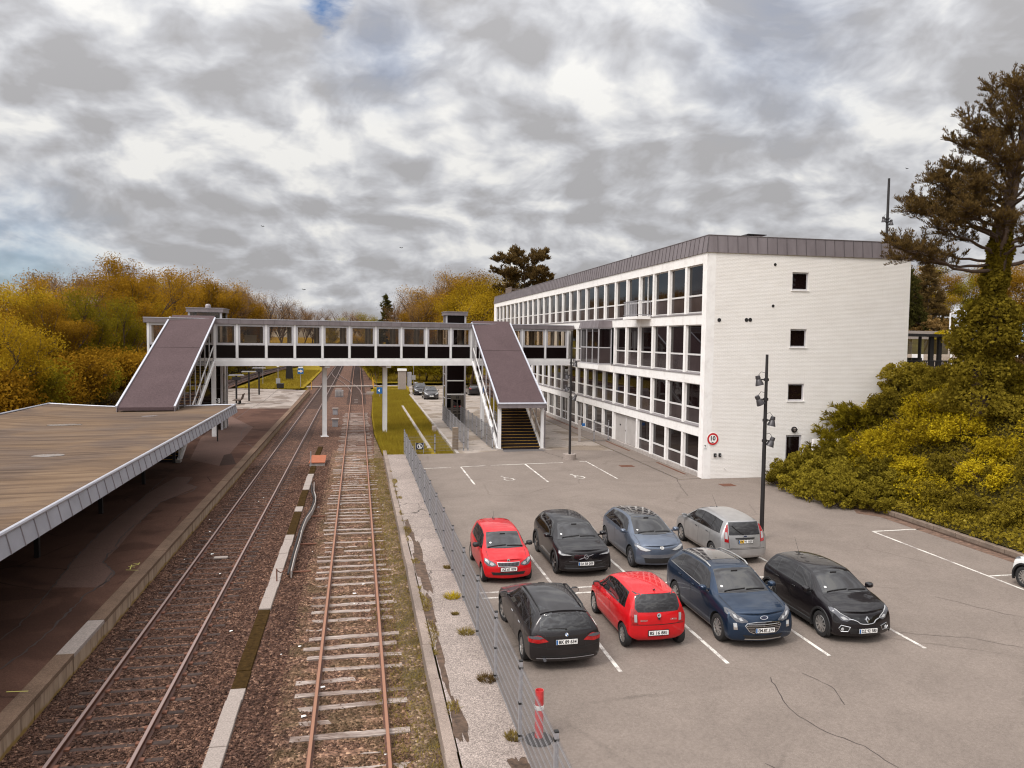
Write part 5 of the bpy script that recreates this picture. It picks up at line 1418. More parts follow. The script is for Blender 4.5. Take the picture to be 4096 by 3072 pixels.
o = MB().box(6.2,6.55,64.8,65.3,-.1,.5).build('concrete_block', M['pale_concrete'], bevel=.02); tag(o, 'small pale concrete block at the yard kerb in the meadow', 'block')

# ------------------------------------------------------------------ birds
def bird(label, p, s, a):
    mb = MB(); x, y, z = p
    mb.add([(x-s,y,z+s*.35),(x-s*.45,y,z+s*.5),(x,y-.1*s,z+.08*s),(x+s*.45,y,z+s*.42),(x+s,y,z+s*.15),(x,y+.1*s,z-.12*s),(x,y-s*.5,z),(x,y+s*.5,z-.03)], [(0,1,5),(1,2,5),(2,3,5),(3,4,5),(6,2,7),(6,5,7)])
    o = mb.build('bird', M['ink']); return tag(o, label, 'bird', 'birds in the sky')
for p, s, lab in BIRDS: bird(lab, p, s, 0)
# ------------------------------------------------------------------ cars
M['head_glass'] = dark_glass('headlight_glass', (.42,.42,.42), .08, .6)
M['lens_dark'] = dark_glass('lens_dark', (.10,.10,.11), .06, .6)
def red_lens():
    m, t, p, o = nt('tail_light_glass'); n = noise(t, 14, 2, .5, objco(t)); r = ramp(t, [(.3, (.24,.006,.008)), (.7, (.42,.015,.015))], n.outputs['Fac'])
    t.links.new(r.outputs[0], p.inputs['Base Color']); p.inputs['Roughness'].default_value = .08; p.inputs['Specular IOR Level'].default_value = .7; return m
M['tail_glass'] = red_lens()
M['gloss_black'] = plain('gloss_black', (.008,.007,.008), .12, coat=1., var=.1)
M['plate_yellow'] = plain('plate_yellow', (.72,.42,.03), .5, var=.05)

def lerp(xs, ys): return lambda s: float(np.interp(s, xs, ys))

def car(name, label, loc, rotz, c):
    """c: dict of measurements. s runs from the nose (0) to the tail (L); local +y is forward."""
    L, W, H = c['L'], c['W'], c['H']; paint = c['paint']
    root = thing(name, label, 'car', loc, rotz, 'parked cars')
    cs, czz, ws, rs = c['cowl'][0], c['cowl'][1], c['wst'], c['rst']
    hz = c['hood_z']; bf, br = c['belt']
    top = lerp([0, .30, cs*.6, cs, cs+(ws-cs)*.5, ws, ws+(rs-ws)*.3, ws+(rs-ws)*.65, rs, L],
               [hz, hz+.35*(czz-hz), hz+.72*(czz-hz), czz, czz+(H-.06-czz)*.54, H-.045, H, H-.015, c['roof_r'], c['roof_r']-.02])
    beltl = lerp([0, .25, cs, L*.55, L], [hz-.07, hz-.05+.3*(bf-hz), bf, (bf+br)/2+.0, br])
    belt = lambda s: min(beltl(s), top(s)-.055)
    hw = lerp([0, .15, .45, 1.0, L*.55, L-.7, L-.25, L], [W/2-.07, W/2-.03, W/2-.008, W/2, W/2, W/2-.005, W/2-.03, W/2-.06])
    rw = c.get('roof_w', W*.355)
    ht = lerp([0, .3, cs, cs+.1, ws, rs, L], [W/2-.32, W/2-.27, W/2-.20, W/2-.21, rw, rw-.01, rw-.04])
    zb = lerp([0, .25, .9, L-.8, L-.2, L], [.20, .16, .145, .145, .18, .24])
    ins = c.get('shoulder', .055)
    SS = sorted({0, .09, .24, .5, cs*.72, cs-.04, cs+.12, cs+(ws-cs)*.5, ws-.05, ws+.14, ws+(rs-ws)*.4, ws+(rs-ws)*.72, rs-.12, (rs+L)/2, L-.1, L})
    fo, ro = c['f_off'], c['r_off']; pf, pr = c.get('plan_f', .20), c.get('plan_r', .14); lf, lr_ = .75, 1.0
    def section(s):
        b, t_, h = belt(s), top(s), hw(s); hb = h-ins if s > cs-.2 else h-ins*1.3; tt = ht(s); z0 = zb(s)
        hb = max(hb, tt+.01)
        return [(0,z0),(h*.80,z0),(h*.965,z0+.07),(h,z0+.27),(h*.992,b-.13),(hb,b),(hb+(tt-hb)*.5+.018,b+(t_-.045-b)*.52),(tt,t_-.05),(tt*.62,t_-.010),(0,t_)]
    bm = bmesh.new(); rows = []
    for s in SS:
        sec = section(s); hh = hw(s); ring = {}
        for k, (x, z) in enumerate(sec):
            for sg in ((1,) if x == 0 else (1, -1)):
                ss = s
                if s < lf:
                    q = (1-s/lf)**2; ss += q*(pf*(x/hh)**2.2 + fo[k])
                t_ = L-s
                if t_ < lr_:
                    q = (1-t_/lr_)**2; ss -= q*(pr*(x/hh)**2.2 + ro[k])
                ring[(k, sg)] = bm.verts.new((sg*x, L/2-ss, z))
        ring.update({(k, -1): ring[(k, 1)] for k in (0, 9)})
        rows.append(ring)
    for a, b in zip(rows, rows[1:]):
        for sg in (1, -1):
            for k in range(9): bm.faces.new([a[(k,sg)], a[(k+1,sg)], b[(k+1,sg)], b[(k,sg)]])
    for ring, s, off, sgn in ((rows[0], 0, fo, 1), (rows[-1], L, ro, -1)):
        sec = section(s); mid = {0: ring[(0,1)], 9: ring[(9,1)]}
        for k in range(1, 9): mid[k] = bm.verts.new((0, sgn*(L/2-off[k]) , sec[k][1]))
        for sg in (1, -1):
            for k in range(0, 9):
                f = []
                for v in (mid[k], ring[(k,sg)], ring[(k+1,sg)], mid[k+1]):
                    if v not in f: f.append(v)
                if len(f) > 2: bm.faces.new(f)
    bmesh.ops.recalc_face_normals(bm, faces=bm.faces)
    cl_ = bm.edges.layers.float.get('crease_edge') or bm.edges.layers.float.new('crease_edge')
    for a, b in zip(rows, rows[1:]):
        for sg in (1, -1):
            for k, w in ((5, .55), (4, .3), (7, .45)):
                e = bm.edges.get((a[(k,sg)], b[(k,sg)]))
                if e: e[cl_] = w
    me = bpy.data.meshes.new('body'); bm.to_mesh(me); bm.free()
    tmp = bpy.data.objects.new('tmp', me); COL.objects.link(tmp)
    md = tmp.modifiers.new('s', 'SUBSURF'); md.levels = 2; md.render_levels = 2
    dg = bpy.context.evaluated_depsgraph_get(); ev = tmp.evaluated_get(dg)
    full = bpy.data.meshes.new_from_object(ev)
    bvh = BVHTree.FromPolygons([v.co.copy() for v in full.vertices], [tuple(p.vertices) for p in full.polygons])
    # wheel openings
    RW = c['wheel_r']; ax = (c['fo'], c['fo']+c['wb'])
    cut = MB()
    for s in ax:
        for sg in (1, -1):
            x0, x1 = sorted((sg*(W/2-.30), sg*(W/2+.2)))
            n = 28; vs = [(x, L/2-s+(RW+.055)*math.cos(2*PI*k/n), RW+(RW+.055)*math.sin(2*PI*k/n)) for x in (x0, x1) for k in range(n)]
            cut.add(vs, [tuple(range(n))[::-1], tuple(range(n, 2*n))] + [(k, (k+1) % n, n+(k+1) % n, n+k) for k in range(n)])
    co = cut.build('cut', M['rubber'])
    full.materials.clear(); full.materials.append(paint); full.materials.append(M['rubber'])
    tmp2 = bpy.data.objects.new('tmp2', full); COL.objects.link(tmp2)
    bo = tmp2.modifiers.new('b', 'BOOLEAN'); bo.operation = 'DIFFERENCE'; bo.object = co; bo.solver = 'EXACT'
    try: bo.material_mode = 'TRANSFER'
    except Exception: pass
    dg = bpy.context.evaluated_depsgraph_get(); dg.update()
    fin = bpy.data.meshes.new_from_object(tmp2.evaluated_get(dg))
    for o in (tmp, tmp2, co): bpy.data.objects.remove(o)
    fin.polygons.foreach_set('use_smooth', [True]*len(fin.polygons))
    try: fin.set_sharp_from_angle(angle=rad(50))
    except Exception: pass
    body = link('body', fin, root)

    def snap(p, off, d=None):
        p = Vector(p)
        if d is not None:
            d = Vector(d).normalized(); h = bvh.ray_cast(p-d*3, d)
            if h[0] is not None: return h[0] + (h[1] if h[1].dot(d) < 0 else -h[1])*off
        h = bvh.find_nearest(p)
        n = h[1]
        return h[0] + n*off
    def patch(nm, poly, mat, par, off=.006, d=None, edge=.08, skirt=True, smooth=True):
        b = bmesh.new(); vs = [b.verts.new(p) for p in poly]; f = b.faces.new(vs)
        bmesh.ops.triangulate(b, faces=[f])
        for _ in range(5):
            es = [e for e in b.edges if e.calc_length() > edge]
            if not es: break
            bmesh.ops.subdivide_edges(b, edges=es, cuts=1)
            bmesh.ops.triangulate(b, faces=[q for q in b.faces if len(q.verts) > 3])
        for v in b.verts: v.co = snap(v.co, off, d)
        b.normal_update()
        if skirt:
            bd = [e for e in b.edges if e.is_boundary]
            r = bmesh.ops.extrude_edge_only(b, edges=bd)
            for v in [g for g in r['geom'] if isinstance(g, bmesh.types.BMVert)]:
                v.co = snap(v.co, -.004)
        m2 = bpy.data.meshes.new(nm); b.to_mesh(m2); b.free(); m2.materials.append(mat)
        if smooth:
            m2.polygons.foreach_set('use_smooth', [True]*len(m2.polygons))
            try: m2.set_sharp_from_angle(angle=rad(40))
            except Exception: pass
        return link(nm, m2, par)
    Y = lambda s: L/2-s
    def ribbon(nm, lines, w, mat, par, off=.0035):
        mb = MB()
        for pts, d in lines:
            P = []
            for a, b in zip(pts, pts[1:]):
                a, b = Vector(a), Vector(b); n = max(1, int((b-a).length/.09))
                P += [a.lerp(b, i/n) for i in range(n)]
            P.append(Vector(pts[-1])); P = [snap(p, off, d) for p in P]
            vs = []
            for i, p in enumerate(P):
                t_ = (P[min(i+1,len(P)-1)]-P[max(i-1,0)])
                t_ = t_.normalized() if t_.length > 1e-6 else Vector((0,1,0))
                nn = bvh.find_nearest(p)[1]; side = t_.cross(nn).normalized()*w/2
                vs += [p-side, p+side]
            mb.add(vs, [(2*i, 2*i+1, 2*i+3, 2*i+2) for i in range(len(P)-1)])
        return mb.build(nm, mat, par, local=True)
    c['tools'] = dict(snap=snap, patch=patch, ribbon=ribbon, Y=Y, root=root, body=body)
    D = (0, 0, -1)
    # windscreen
    a0, a1 = cs+.03, ws-.03; wb_, wt_ = ht(cs+.1)-.03, rw-.065
    nrm = Vector((0, -(czz-H), 0)); 
    pw = [(-wb_, Y(a0+.05), czz), (-wb_*.5, Y(a0-.015), czz), (0, Y(a0-.04), czz), (wb_*.5, Y(a0-.015), czz), (wb_, Y(a0+.05), czz), (wt_, Y(a1), H), (wt_*.4, Y(a1-.03), H), (-wt_*.4, Y(a1-.03), H), (-wt_, Y(a1), H)]
    trim = [(x*1.035, y+(.03 if z == czz else -.02), z) for x, y, z in pw]
    patch('windscreen_trim', trim, M['gloss_black'], root, .004, D)
    wsn = patch('windscreen', pw, M['car_glass'], root, .009, D)
    # side windows
    sx = c['side']            # dict: front, b pillar, c pillar, rear bottom, rear top
    def outline(s0, s1, top_s0, top_s1, grow=0):
        lo = [(s, belt(s)+.035-grow) for s in np.linspace(s0-grow, s1+grow, 6)]
        hi = [(s, top(s)-.115+grow) for s in np.linspace(top_s1+grow, top_s0-grow, 8)]
        return lo+hi
    for sg in (1, -1):
        d = (-sg, 0, 0)
        mk = lambda pl: [(sg*W/2, Y(s), z) for s, z in pl]
        fb, ft = sx['f'], sx['ft']; rb, rt = sx['r'], sx['rt']
        patch('window_surround', mk(outline(fb, rb, ft, rt, .022)), c.get('surround', M['gloss_black']), root, .0035, d)
        cutsB = [fb]+list(sx['cuts'])+[rb]; cutsT = [ft]+[q+sx.get('lean', .03) for q in sx['cuts']]+[rt]
        for i in range(len(cutsB)-1):
            g0 = .025 if i else 0; g1 = .025 if i < len(cutsB)-2 else 0
            patch('side_window', mk(outline(cutsB[i]+g0, cutsB[i+1]-g1, cutsT[i]+g0, cutsT[i+1]-g1)), M['car_glass'], root, .007, d)
    # rear window
    if 'rear' in c:
        patch('rear_window', [(x, -L/2, z) for x, z in c['rear']], M['car_glass'], root, .008, (0,1,0))
    # doors, bonnet and bumper joints
    ln = []
    for sg in (1, -1):
        d = (-sg, 0, 0)
        for s in c['doors']:
            ln.append(([(sg*W/2, Y(s), .30), (sg*W/2, Y(s-.01), .55), (sg*W/2, Y(s+.0), belt(s)-.01)], d))
        s0, s1 = c['doors'][0], c['doors'][-1]; ln.append(([(sg*W/2, Y(s0), .30), (sg*W/2, Y(s1), .30)], d))
        ln.append(([(sg*(W/2-.24), Y(.12), hz), (sg*(W/2-.20), Y(cs*.6), 1), (sg*(W/2-.19), Y(cs), 1)], D))
    ribbon('panel_gap', ln, .011, M['black_plastic'], root)
    for sg in (1, -1):
        for s in c['handles']:
            for q in (0,):
                p = snap((sg*W/2, Y(s), belt(s)-.10), .022, (-sg,0,0)); MB().bar(p+Vector((0,.08,0)), p-Vector((0,.08,0)), .022, .026).build('door_handle', c.get('handle_mat', paint), root, local=True, bevel=.006)
    # mirrors
    for sg in (1, -1):
        ms = c.get('mirror_s', cs+.40); b0 = snap((sg*W/2, Y(ms), belt(ms)+.03), 0, (-sg,0,0)); mb = MB(); n = 12
        prof = [(0,.02),(.07,.05),(.115,.085),(.12,.10)]
        cx, cy, czr = b0.x+sg*.15, b0.y+.0, b0.z+.065
        vs = []; rws = [(.10,.35,.5),(.06,.85,.9),(.0,1,1),(-.045,.97,.97)]
        for dy, kx, kz in rws:
            for k in range(n):
                a = 2*PI*k/n; u = math.copysign(abs(math.cos(a))**.7, math.cos(a)); w = math.copysign(abs(math.sin(a))**.7, math.sin(a)); vs.append((cx+.105*kx*u, cy+dy, czr+.075*kz*w))
        fs = [(i*n+k, i*n+(k+1)%n, (i+1)*n+(k+1)%n, (i+1)*n+k) for i in range(3) for k in range(n)] + [tuple(range(n))[::-1], tuple(3*n+k for k in range(n))]
        mb.add(vs, fs); mb.bar((b0.x-sg*.02,cy+.02,b0.z+.02),(cx-sg*.03,cy+.02,b0.z+.03),.05,.04)
        o = mb.build('wing_mirror', c.get('mirror_mat', paint), root, local=True, smooth=True)
        MB().box(cx-.085,cx+.085,cy-.053,cy-.047,czr-.055,czr+.055).build('mirror_glass', M['chrome'], o, local=True)
    # wheels
    tw = c.get('tyre_w', .205)
    for s in ax:
        for sg in (1, -1):
            xo = W/2-.015; mb = MB(); x0 = xo-tw
            mb.lathe([(RW*.60,x0),(RW*.93,x0),(RW,x0+.03),(RW,xo-.035),(RW*.965,xo-.010),(RW*.86,xo),(RW*.70,xo-.004),(RW*.66,xo-.02),(RW*.60,xo-.03)], (0,0,0), 'x', 40)
            if sg < 0: mb.v = [(-x,-y,z) for x,y,z in mb.v]
            w = mb.build('wheel', M['rubber'], root, local=True, smooth=True); w.location = (0, Y(s), RW)
            turn = c.get('steer', 0) if s == ax[0] else 0
            rm = MB(); q = RW*.665
            rm.lathe([(q,xo-.022),(q*.93,xo-.012),(q*.90,xo-.045),(q*.88,xo-.10)], (0,0,0), 'x', 40)
            rm.lathe([(q*.26,xo-.02),(q*.20,xo-.012),(0,xo-.012)], (0,0,0), 'x', 16); rm.lathe([(q*.26,xo-.02),(q*.28,xo-.07)], (0,0,0), 'x', 16)
            n = c.get('spokes', 5); sw = c.get('spoke_w', .055)
            for k in range(n):
                for tw_ in c.get('twin', (0,)):
                    a = 2*PI*k/n+.3; a2 = a+tw_
                    p0 = Vector((xo-.025, q*.20*math.cos(a), q*.20*math.sin(a))); p1 = Vector((xo-.030, q*.92*math.cos(a2), q*.92*math.sin(a2)))
                    rm.bar(p0, p1, sw, .03, up=(1,0,0))
            rm.cur = 1; rm.lathe([(q*.90,xo-.085),(0,xo-.085)], (0,0,0), 'x', 30)
            if sg < 0: rm.v = [(-x,-y,z) for x,y,z in rm.v]
            rm.build('rim', [c.get('rim_mat', M['alloy']), M['black_plastic']], w, local=True)
            if turn: w.rotation_euler = (0,0,turn); w.location.x = 0
    if c.get('arch'):
        n = 26
        for s in ax:
            for sg in (1, -1):
                vs = []; mb = MB()
                for k in range(n+1):
                    a = rad(-22)+(PI+rad(44))*k/n
                    for r_, dx in ((RW+.045,-.05),(RW+.045,.012),(RW+.105,.010),(RW+.115,-.02)):
                        vs.append((sg*(W/2+dx-.004), Y(s)+r_*math.cos(a), RW+r_*math.sin(a)))
                mb.add(vs, [(i*4+k, i*4+k+1, i*4+5+k, i*4+4+k) for i in range(n) for k in range(3)])
                mb.build('wheel_arch_trim', c['arch'], root, local=True)
    if c.get('sill'):
        for sg in (1, -1): MB().box(*sorted((sg*(W/2-.06), sg*(W/2-.0))), Y(ax[1]-RW-.1), Y(ax[0]+RW+.1), .19, .33).build('sill_trim', c['sill'], root, local=True, bevel=.02)
    if c.get('rails'):
        for sg in (1, -1):
            P = [snap((sg*(rw-.045), Y(s), H), .055 if i not in (0, 9) else .01, D) for i, s in enumerate(np.linspace(ws+.12, rs-.05, 10))]
            mb = MB()
            mb.tube(P, .020, 6); mb.build('roof_rail', c['rails'], root, local=True)
    if c.get('roof_panel'):
        m_, s0, s1 = c['roof_panel']
        patch('roof_panel', [(-rw+.07,Y(s0),H),(rw-.07,Y(s0),H),(rw-.07,Y((s0+s1)/2),H),(rw-.09,Y(s1),H),(-rw+.09,Y(s1),H),(-rw+.07,Y((s0+s1)/2),H)], m_, root, .005, D, .12)
    if c.get('antenna'):
        s, ln_, lean = c['antenna']; b0 = snap((c.get('ant_x', 0), Y(s), H), 0, D); mb = MB()
        mb.tube([b0, b0+Vector((0,0,.03))], [.03,.012], 8)
        mb.tube([b0+Vector((0,0,.02)), b0+Vector((0,-lean*ln_,ln_))], [.006,.003], 5); mb.build('antenna', M['black_plastic'], root, local=True)
    if c.get('wipers', True):
        for x0, x1 in ((-.62,-.08),(-.05,.55)):
            P = [snap((x0+(x1-x0)*f, Y(cs+.10-.03*f), czz+.2), .026, D) for f in np.linspace(0,1,6)]; MB().tube(P, .011, 5).build('wiper', M['black_plastic'], root, local=True)
    if c.get('disc', True):
        q = snap((wb_-.14, Y(cs+.22), H), .013, D); nn = bvh.find_nearest(q)[1]; e1 = nn.cross(Vector((0,1,0))).normalized(); e2 = nn.cross(e1)
        MB().add([q+e1*.035*math.cos(a)+e2*.035*math.sin(a) for a in np.linspace(0,2*PI,14,endpoint=False)], [tuple(range(14))]).build('parking_disc', M['sign_white'], root, local=True)
    # interior hints seen through the glass: mirror housing and sticker
    p = snap((0, Y(ws+.0-.16), H), .012, D)
    mb = MB(); mb.bar(p+Vector((-.09,0,0)), p+Vector((.09,0,0)), .02, .05); mb.build('sensor_cover', M['black_plastic'], root, local=True)
    return root

def plate_on(c, txt, z, x=0., front=True, y=None, eu=True, yellow=None, wd=.52, hgt=.115):
    """number plate with its characters, EU band and holder"""
    t = c['tools']; root, snap, L = t['root'], t['snap'], c['L']; sgn = 1 if front else -1
    p = snap((x, sgn*L/2, z), .0, (0,-sgn,0)); yy = sgn*max(sgn*p.y, sgn*snap((x, sgn*L/2, z-.05), 0, (0,-sgn,0)).y, sgn*snap((x, sgn*L/2, z+.05), 0, (0,-sgn,0)).y)+sgn*.012
    if y is not None: yy = y
    mb = MB(); mb.box(x-wd/2-.012, x+wd/2+.012, *sorted((yy, yy-sgn*.03)), z-hgt/2-.02, z+hgt/2+.012); h = mb.build('plate_holder', M['black_plastic'], root, local=True)
    mb = MB(); mb.box(x-wd/2, x+wd/2, *sorted((yy, yy+sgn*.006)), z-hgt/2, z+hgt/2); pl_ = mb.build('number_plate', M['sign_white'], root, local=True)
    yf = yy+sgn*.0065
    rm = Matrix(((-sgn,0,0,0),(0,0,sgn,0),(0,1,0,0),(0,0,0,1)))      # read from outside
    Tm = lambda dx, dz, dy=.0: Matrix.Translation((x-sgn*dx, yf+sgn*dy, z+dz)) @ rm
    off = .02 if eu else 0
    if yellow:
        mb = MB(); a, b = sorted((x+sgn*.215, x+sgn*.06)); mb.box(a, b, *sorted((yf, yf+sgn*.001)), z-hgt/2+.006, z+hgt/2-.006); mb.build('yellow_field', M['plate_yellow'], pl_, local=True)
    text_mesh(txt, hgt*.98, M['ink'], 'plate_text', pl_, Tm(off, -.004, .0015), width=wd*(.82 if eu else .88), bold=.0035)
    if eu:
        mb = MB(); a, b = sorted((x+sgn*(wd/2-.004), x+sgn*(wd/2-.046))); mb.box(a, b, *sorted((yf, yf+sgn*.001)), z-hgt/2+.004, z+hgt/2-.004); mb.build('blue_band', M['blue_paint'], pl_, local=True)
    return pl_

def mirror_pts(P): return [(-x, y, z) for x, y, z in P][::-1]
def both(c, nm, P, mat, off=.008, d=None, edge=.06):
    """patch on the right side (x>0, s, z) and its mirror image"""
    t = c['tools']; P = [(x, t['Y'](s), z) for x, s, z in P]; out = []
    for sg in (1, -1):
        dd = None if d is None else (d[0]*sg, d[1], d[2])
        out.append(t['patch'](nm, P if sg == 1 else mirror_pts(P), mat, t['root'], off, dd, edge))
    return out
def one(c, nm, P, mat, off=.008, d=None, edge=.07, par=None):
    t = c['tools']; return t['patch'](nm, [(x, t['Y'](s), z) for x, s, z in P], mat, par or t['root'], off, d, edge)
def sub_both(c, parents, nm, P, mat, off=.014, d=None):
    t = c['tools']; P = [(x, t['Y'](s), z) for x, s, z in P]
    for sg, par in zip((1, -1), parents):
        dd = None if d is None else (d[0]*sg, d[1], d[2])
        t['patch'](nm, P if sg == 1 else mirror_pts(P), mat, par, off, dd, .05)
def badge_frame(c, z, front=True, x=0., y=None):
    t = c['tools']; sgn = 1 if front else -1
    p = t['snap']((x, sgn*c['L']/2, z), .012, (0,-sgn,0)); n = Vector((0, sgn, 0))
    q = t['snap']((x, sgn*c['L']/2, z+.03), .012, (0,-sgn,0)); up = (q-p).normalized(); rt = up.cross(Vector((0,sgn,0))).normalized()
    nn = rt.cross(up).normalized()
    if nn.y*sgn < 0: nn = -nn
    return p, rt, up, nn
def ring(mb, p, rt, up, nn, r0, r1, n=24, sx=1., h=.012):
    vs = []
    for r, d in ((r0,0),(r0,h),(r1,h),(r1,0)):
        for k in range(n):
            a = 2*PI*k/n; vs.append(p+rt*r*sx*math.cos(a)+up*r*math.sin(a)+nn*d)
    mb.add(vs, [(i*n+k, i*n+(k+1)%n, (i+1)*n+(k+1)%n, (i+1)*n+k) for i in range(3) for k in range(n)])
def disc(mb, p, rt, up, nn, r, n=24, sx=1., h=.008):
    vs = [p+rt*r*sx*math.cos(2*PI*k/n)+up*r*math.sin(2*PI*k/n)+nn*h for k in range(n)]; mb.add(vs, [tuple(range(n))])
def flat(mb, p, rt, up, nn, pts, h=.012):
    mb.add([p+rt*a+up*b+nn*h for a, b in pts], [tuple(range(len(pts)))])
def letters(c, txt, size, z, x, front=False, mat=None, nm='lettering', par=None, width=None):
    p, rt, up, nn = badge_frame(c, z, front, x); rt = up.cross(nn)
    mtx = Matrix(((rt.x,up.x,nn.x,p.x),(rt.y,up.y,nn.y,p.y),(rt.z,up.z,nn.z,p.z),(0,0,0,1)))
    return text_mesh(txt, size, mat or M['chrome'], nm, par or c['tools']['root'], mtx, bold=.002, width=width)

# ---- red city car (two of them)
PAINT_RED = car_paint('red_car_paint', (.52,.006,.010), 0, .35)
def citigo():
    return dict(L=3.56, W=1.645, H=1.48, paint=PAINT_RED, cowl=(.80,.99), wst=1.46, rst=3.16, hood_z=.80, belt=(.93,.985), roof_r=1.43, roof_w=.575,
        f_off=[.10,.08,.02,0,.03,.10,.13,.16,.16,.16], r_off=[.14,.12,.03,0,.0,.05,.12,.24,.27,.27], fo=.62, wb=2.42, wheel_r=.29, plan_f=.24, plan_r=.15,
        side=dict(f=.98, ft=1.42, r=3.02, rt=2.92, cuts=(2.05,)), doors=(.93,2.06), handles=(1.90,), rear=[(-.52,1.02),(.52,1.02),(.56,1.08),(.52,1.36),(-.52,1.36),(-.56,1.08)],
        mirror_mat=M['black_plastic'], spokes=9, spoke_w=.05, tyre_w=.18, handle_mat=PAINT_RED)
def citigo_face(c):
    hl = both(c, 'headlight', [(.40,.08,.655),(.52,.10,.60),(.66,.20,.60),(.74,.34,.68),(.745,.42,.78),(.69,.38,.815),(.56,.22,.765),(.44,.12,.705)], M['lens_dark'], .010)
    sub_both(c, hl, 'reflector', [(.47,.11,.655),(.55,.13,.62),(.61,.18,.66),(.58,.18,.73),(.50,.14,.71)], M['head_glass'], .014); sub_both(c, hl, 'reflector', [(.63,.23,.66),(.70,.34,.72),(.715,.40,.78),(.66,.33,.775),(.61,.24,.73)], M['head_glass'], .014)
    one(c, 'grille_surround', [(-.37,0,.705),(-.33,0,.575),(.33,0,.575),(.37,0,.705)], M['chrome'], .006, (0,-1,0))
    g = one(c, 'grille', [(-.355,0,.69),(-.32,0,.585),(.32,0,.585),(.355,0,.69)], M['black_plastic'], .012, (0,-1,0))
    t = c['tools']; mb = MB()
    for i in range(15):
        x = -.31+.62*i/14; a = t['snap']((x,1.8,.60),.018,(0,-1,0)); b = t['snap']((x,1.8,.68),.018,(0,-1,0)); mb.bar(a,b,.012,.012)
    mb.build('grille_slats', M['lens_dark'], g, local=True)
    one(c, 'lower_intake', [(-.55,0,.40),(-.50,0,.31),(.50,0,.31),(.55,0,.40)], M['black_plastic'], .008, (0,-1,0))
    p, rt, up, nn = badge_frame(c, .765); mb = MB(); ring(mb,p,rt,up,nn,.04,.052); disc(mb,p,rt,up,nn,.04); mb.build('badge', M['chrome'], t['root'], local=True)
    mb = MB(); flat(mb,p,rt,up,nn,[(-.02,-.02),(.0,-.026),(.006,.0),(.024,.006),(.008,.026),(-.006,.01),(-.026,.01)],.0125); mb.build('badge_mark', M['ink'], t['root'], local=True)
c1 = citigo(); c1['antenna'] = (2.9, .28, .5)
car('parked_car', 'small red hatchback parked nose towards the camera by the wire fence', (4.70,25.20,.2), PI, c1)
citigo_face(c1); plate_on(c1, 'AZ 61 009', .50, eu=False)
c2 = citigo(); c2['rim_mat'] = M['alloy']
car('parked_car', 'small red hatchback seen from behind between the grey estate and the blue crossover', (7.42,19.55,.2), 0, c2)
citigo_face(c2); plate_on(c2, 'AZ 61 009', .50, eu=False) if False else None
def citigo_tail(c):
    t = c['tools']; L = c['L']
    one(c, 'tailgate_trim', [(-.545,L,.975),(.545,L,.975),(.60,L,1.07),(.545,L,1.385),(-.545,L,1.385),(-.60,L,1.07)], M['gloss_black'], .005, (0,1,0))
    tl = both(c, 'taillight', [(.55,L-.02,.69),(.70,L-.06,.70),(.725,L-.1,.86),(.70,L-.1,1.04),(.62,L-.08,1.06),(.56,L-.04,.98)], M['tail_glass'], .012, (-.25,1,0))
    sub_both(c, tl, 'white_lens', [(.575,L-.02,.74),(.64,L-.04,.74),(.65,L-.04,.92),(.585,L-.02,.92)], M['head_glass'], .018, (-.25,1,0))
    t['ribbon']('tailgate_gap', [([(-.55,-L/2,.97),(-.545,-L/2,.67),(.545,-L/2,.67),(.55,-L/2,.97)],(0,1,0)), ([(-.70,-L/2,.665),(.70,-L/2,.665)],(0,1,0))], .012, M['black_plastic'], t['root'])
    p, rt, up, nn = badge_frame(c, .90, False); mb = MB(); ring(mb,p,rt,up,nn,.042,.055); disc(mb,p,rt,up,nn,.042); mb.build('badge', M['chrome'], t['root'], local=True)
    mb = MB(); flat(mb,p,rt,up,nn,[(-.02,-.02),(.0,-.026),(.006,.0),(.024,.006),(.008,.026),(-.006,.01),(-.026,.01)],.0125); mb.build('badge_mark', M['ink'], t['root'], local=True)
    letters(c, 'ŠKODA', .055, .775, -.38, width=.20); letters(c, 'CITIGO', .055, .785, .40, width=.17)
    q = t['snap']((0,-L/2,.83),.015,(0,1,0)); mb = MB(); mb.lathe([(0,-.03),(.028,-.03),(.028,.02)], q, 'y', 12); mb.build('tailgate_lock', M['black_plastic'], t['root'], local=True)
    q = t['snap']((0,-L/2+.42,1.5),.0,(0,0,-1)); mb = MB(); mb.prism([q+Vector((-.02,.07,0)),q+Vector((.02,.07,0)),q+Vector((.0,-.03,.06))], (0,-.05,0)); mb.build('antenna_fin', M['black_plastic'], t['root'], local=True)
citigo_tail(c2); plate_on(c2, 'BS 16 881', .46, front=False, eu=False); citigo_tail(c1)

# ---- dark grey estate, seen from behind
PAINT_GREY = car_paint('graphite_paint', (.028,.024,.025), .55, .32)
c3 = dict(L=4.52, W=1.82, H=1.42, paint=PAINT_GREY, cowl=(1.28,.96), wst=2.02, rst=4.05, hood_z=.76, belt=(.91,.95), roof_r=1.355, roof_w=.585,
    f_off=[.12,.10,.03,0,.03,.10,.14,.18,.18,.18], r_off=[.12,.10,.03,0,.02,.06,.16,.28,.31,.31], fo=.78, wb=2.76, wheel_r=.325, plan_f=.26, plan_r=.16,
    side=dict(f=1.55, ft=1.98, r=4.18, rt=3.86, cuts=(2.62,3.42), lean=.05), doors=(1.42,2.62,3.48), handles=(2.46,3.30), rear=[(-.60,.99),(.60,.99),(.585,1.10),(.52,1.31),(-.52,1.31),(-.585,1.10)],
    rails=M['black_plastic'], spokes=5, twin=(-.14,.14), spoke_w=.045, handle_mat=M['galv'], steer=.25, rim_mat=M['alloy'])
car('parked_car', 'dark grey estate car with roof rails seen from behind next to the wire fence', (4.80,19.20,.2), 0, c3)
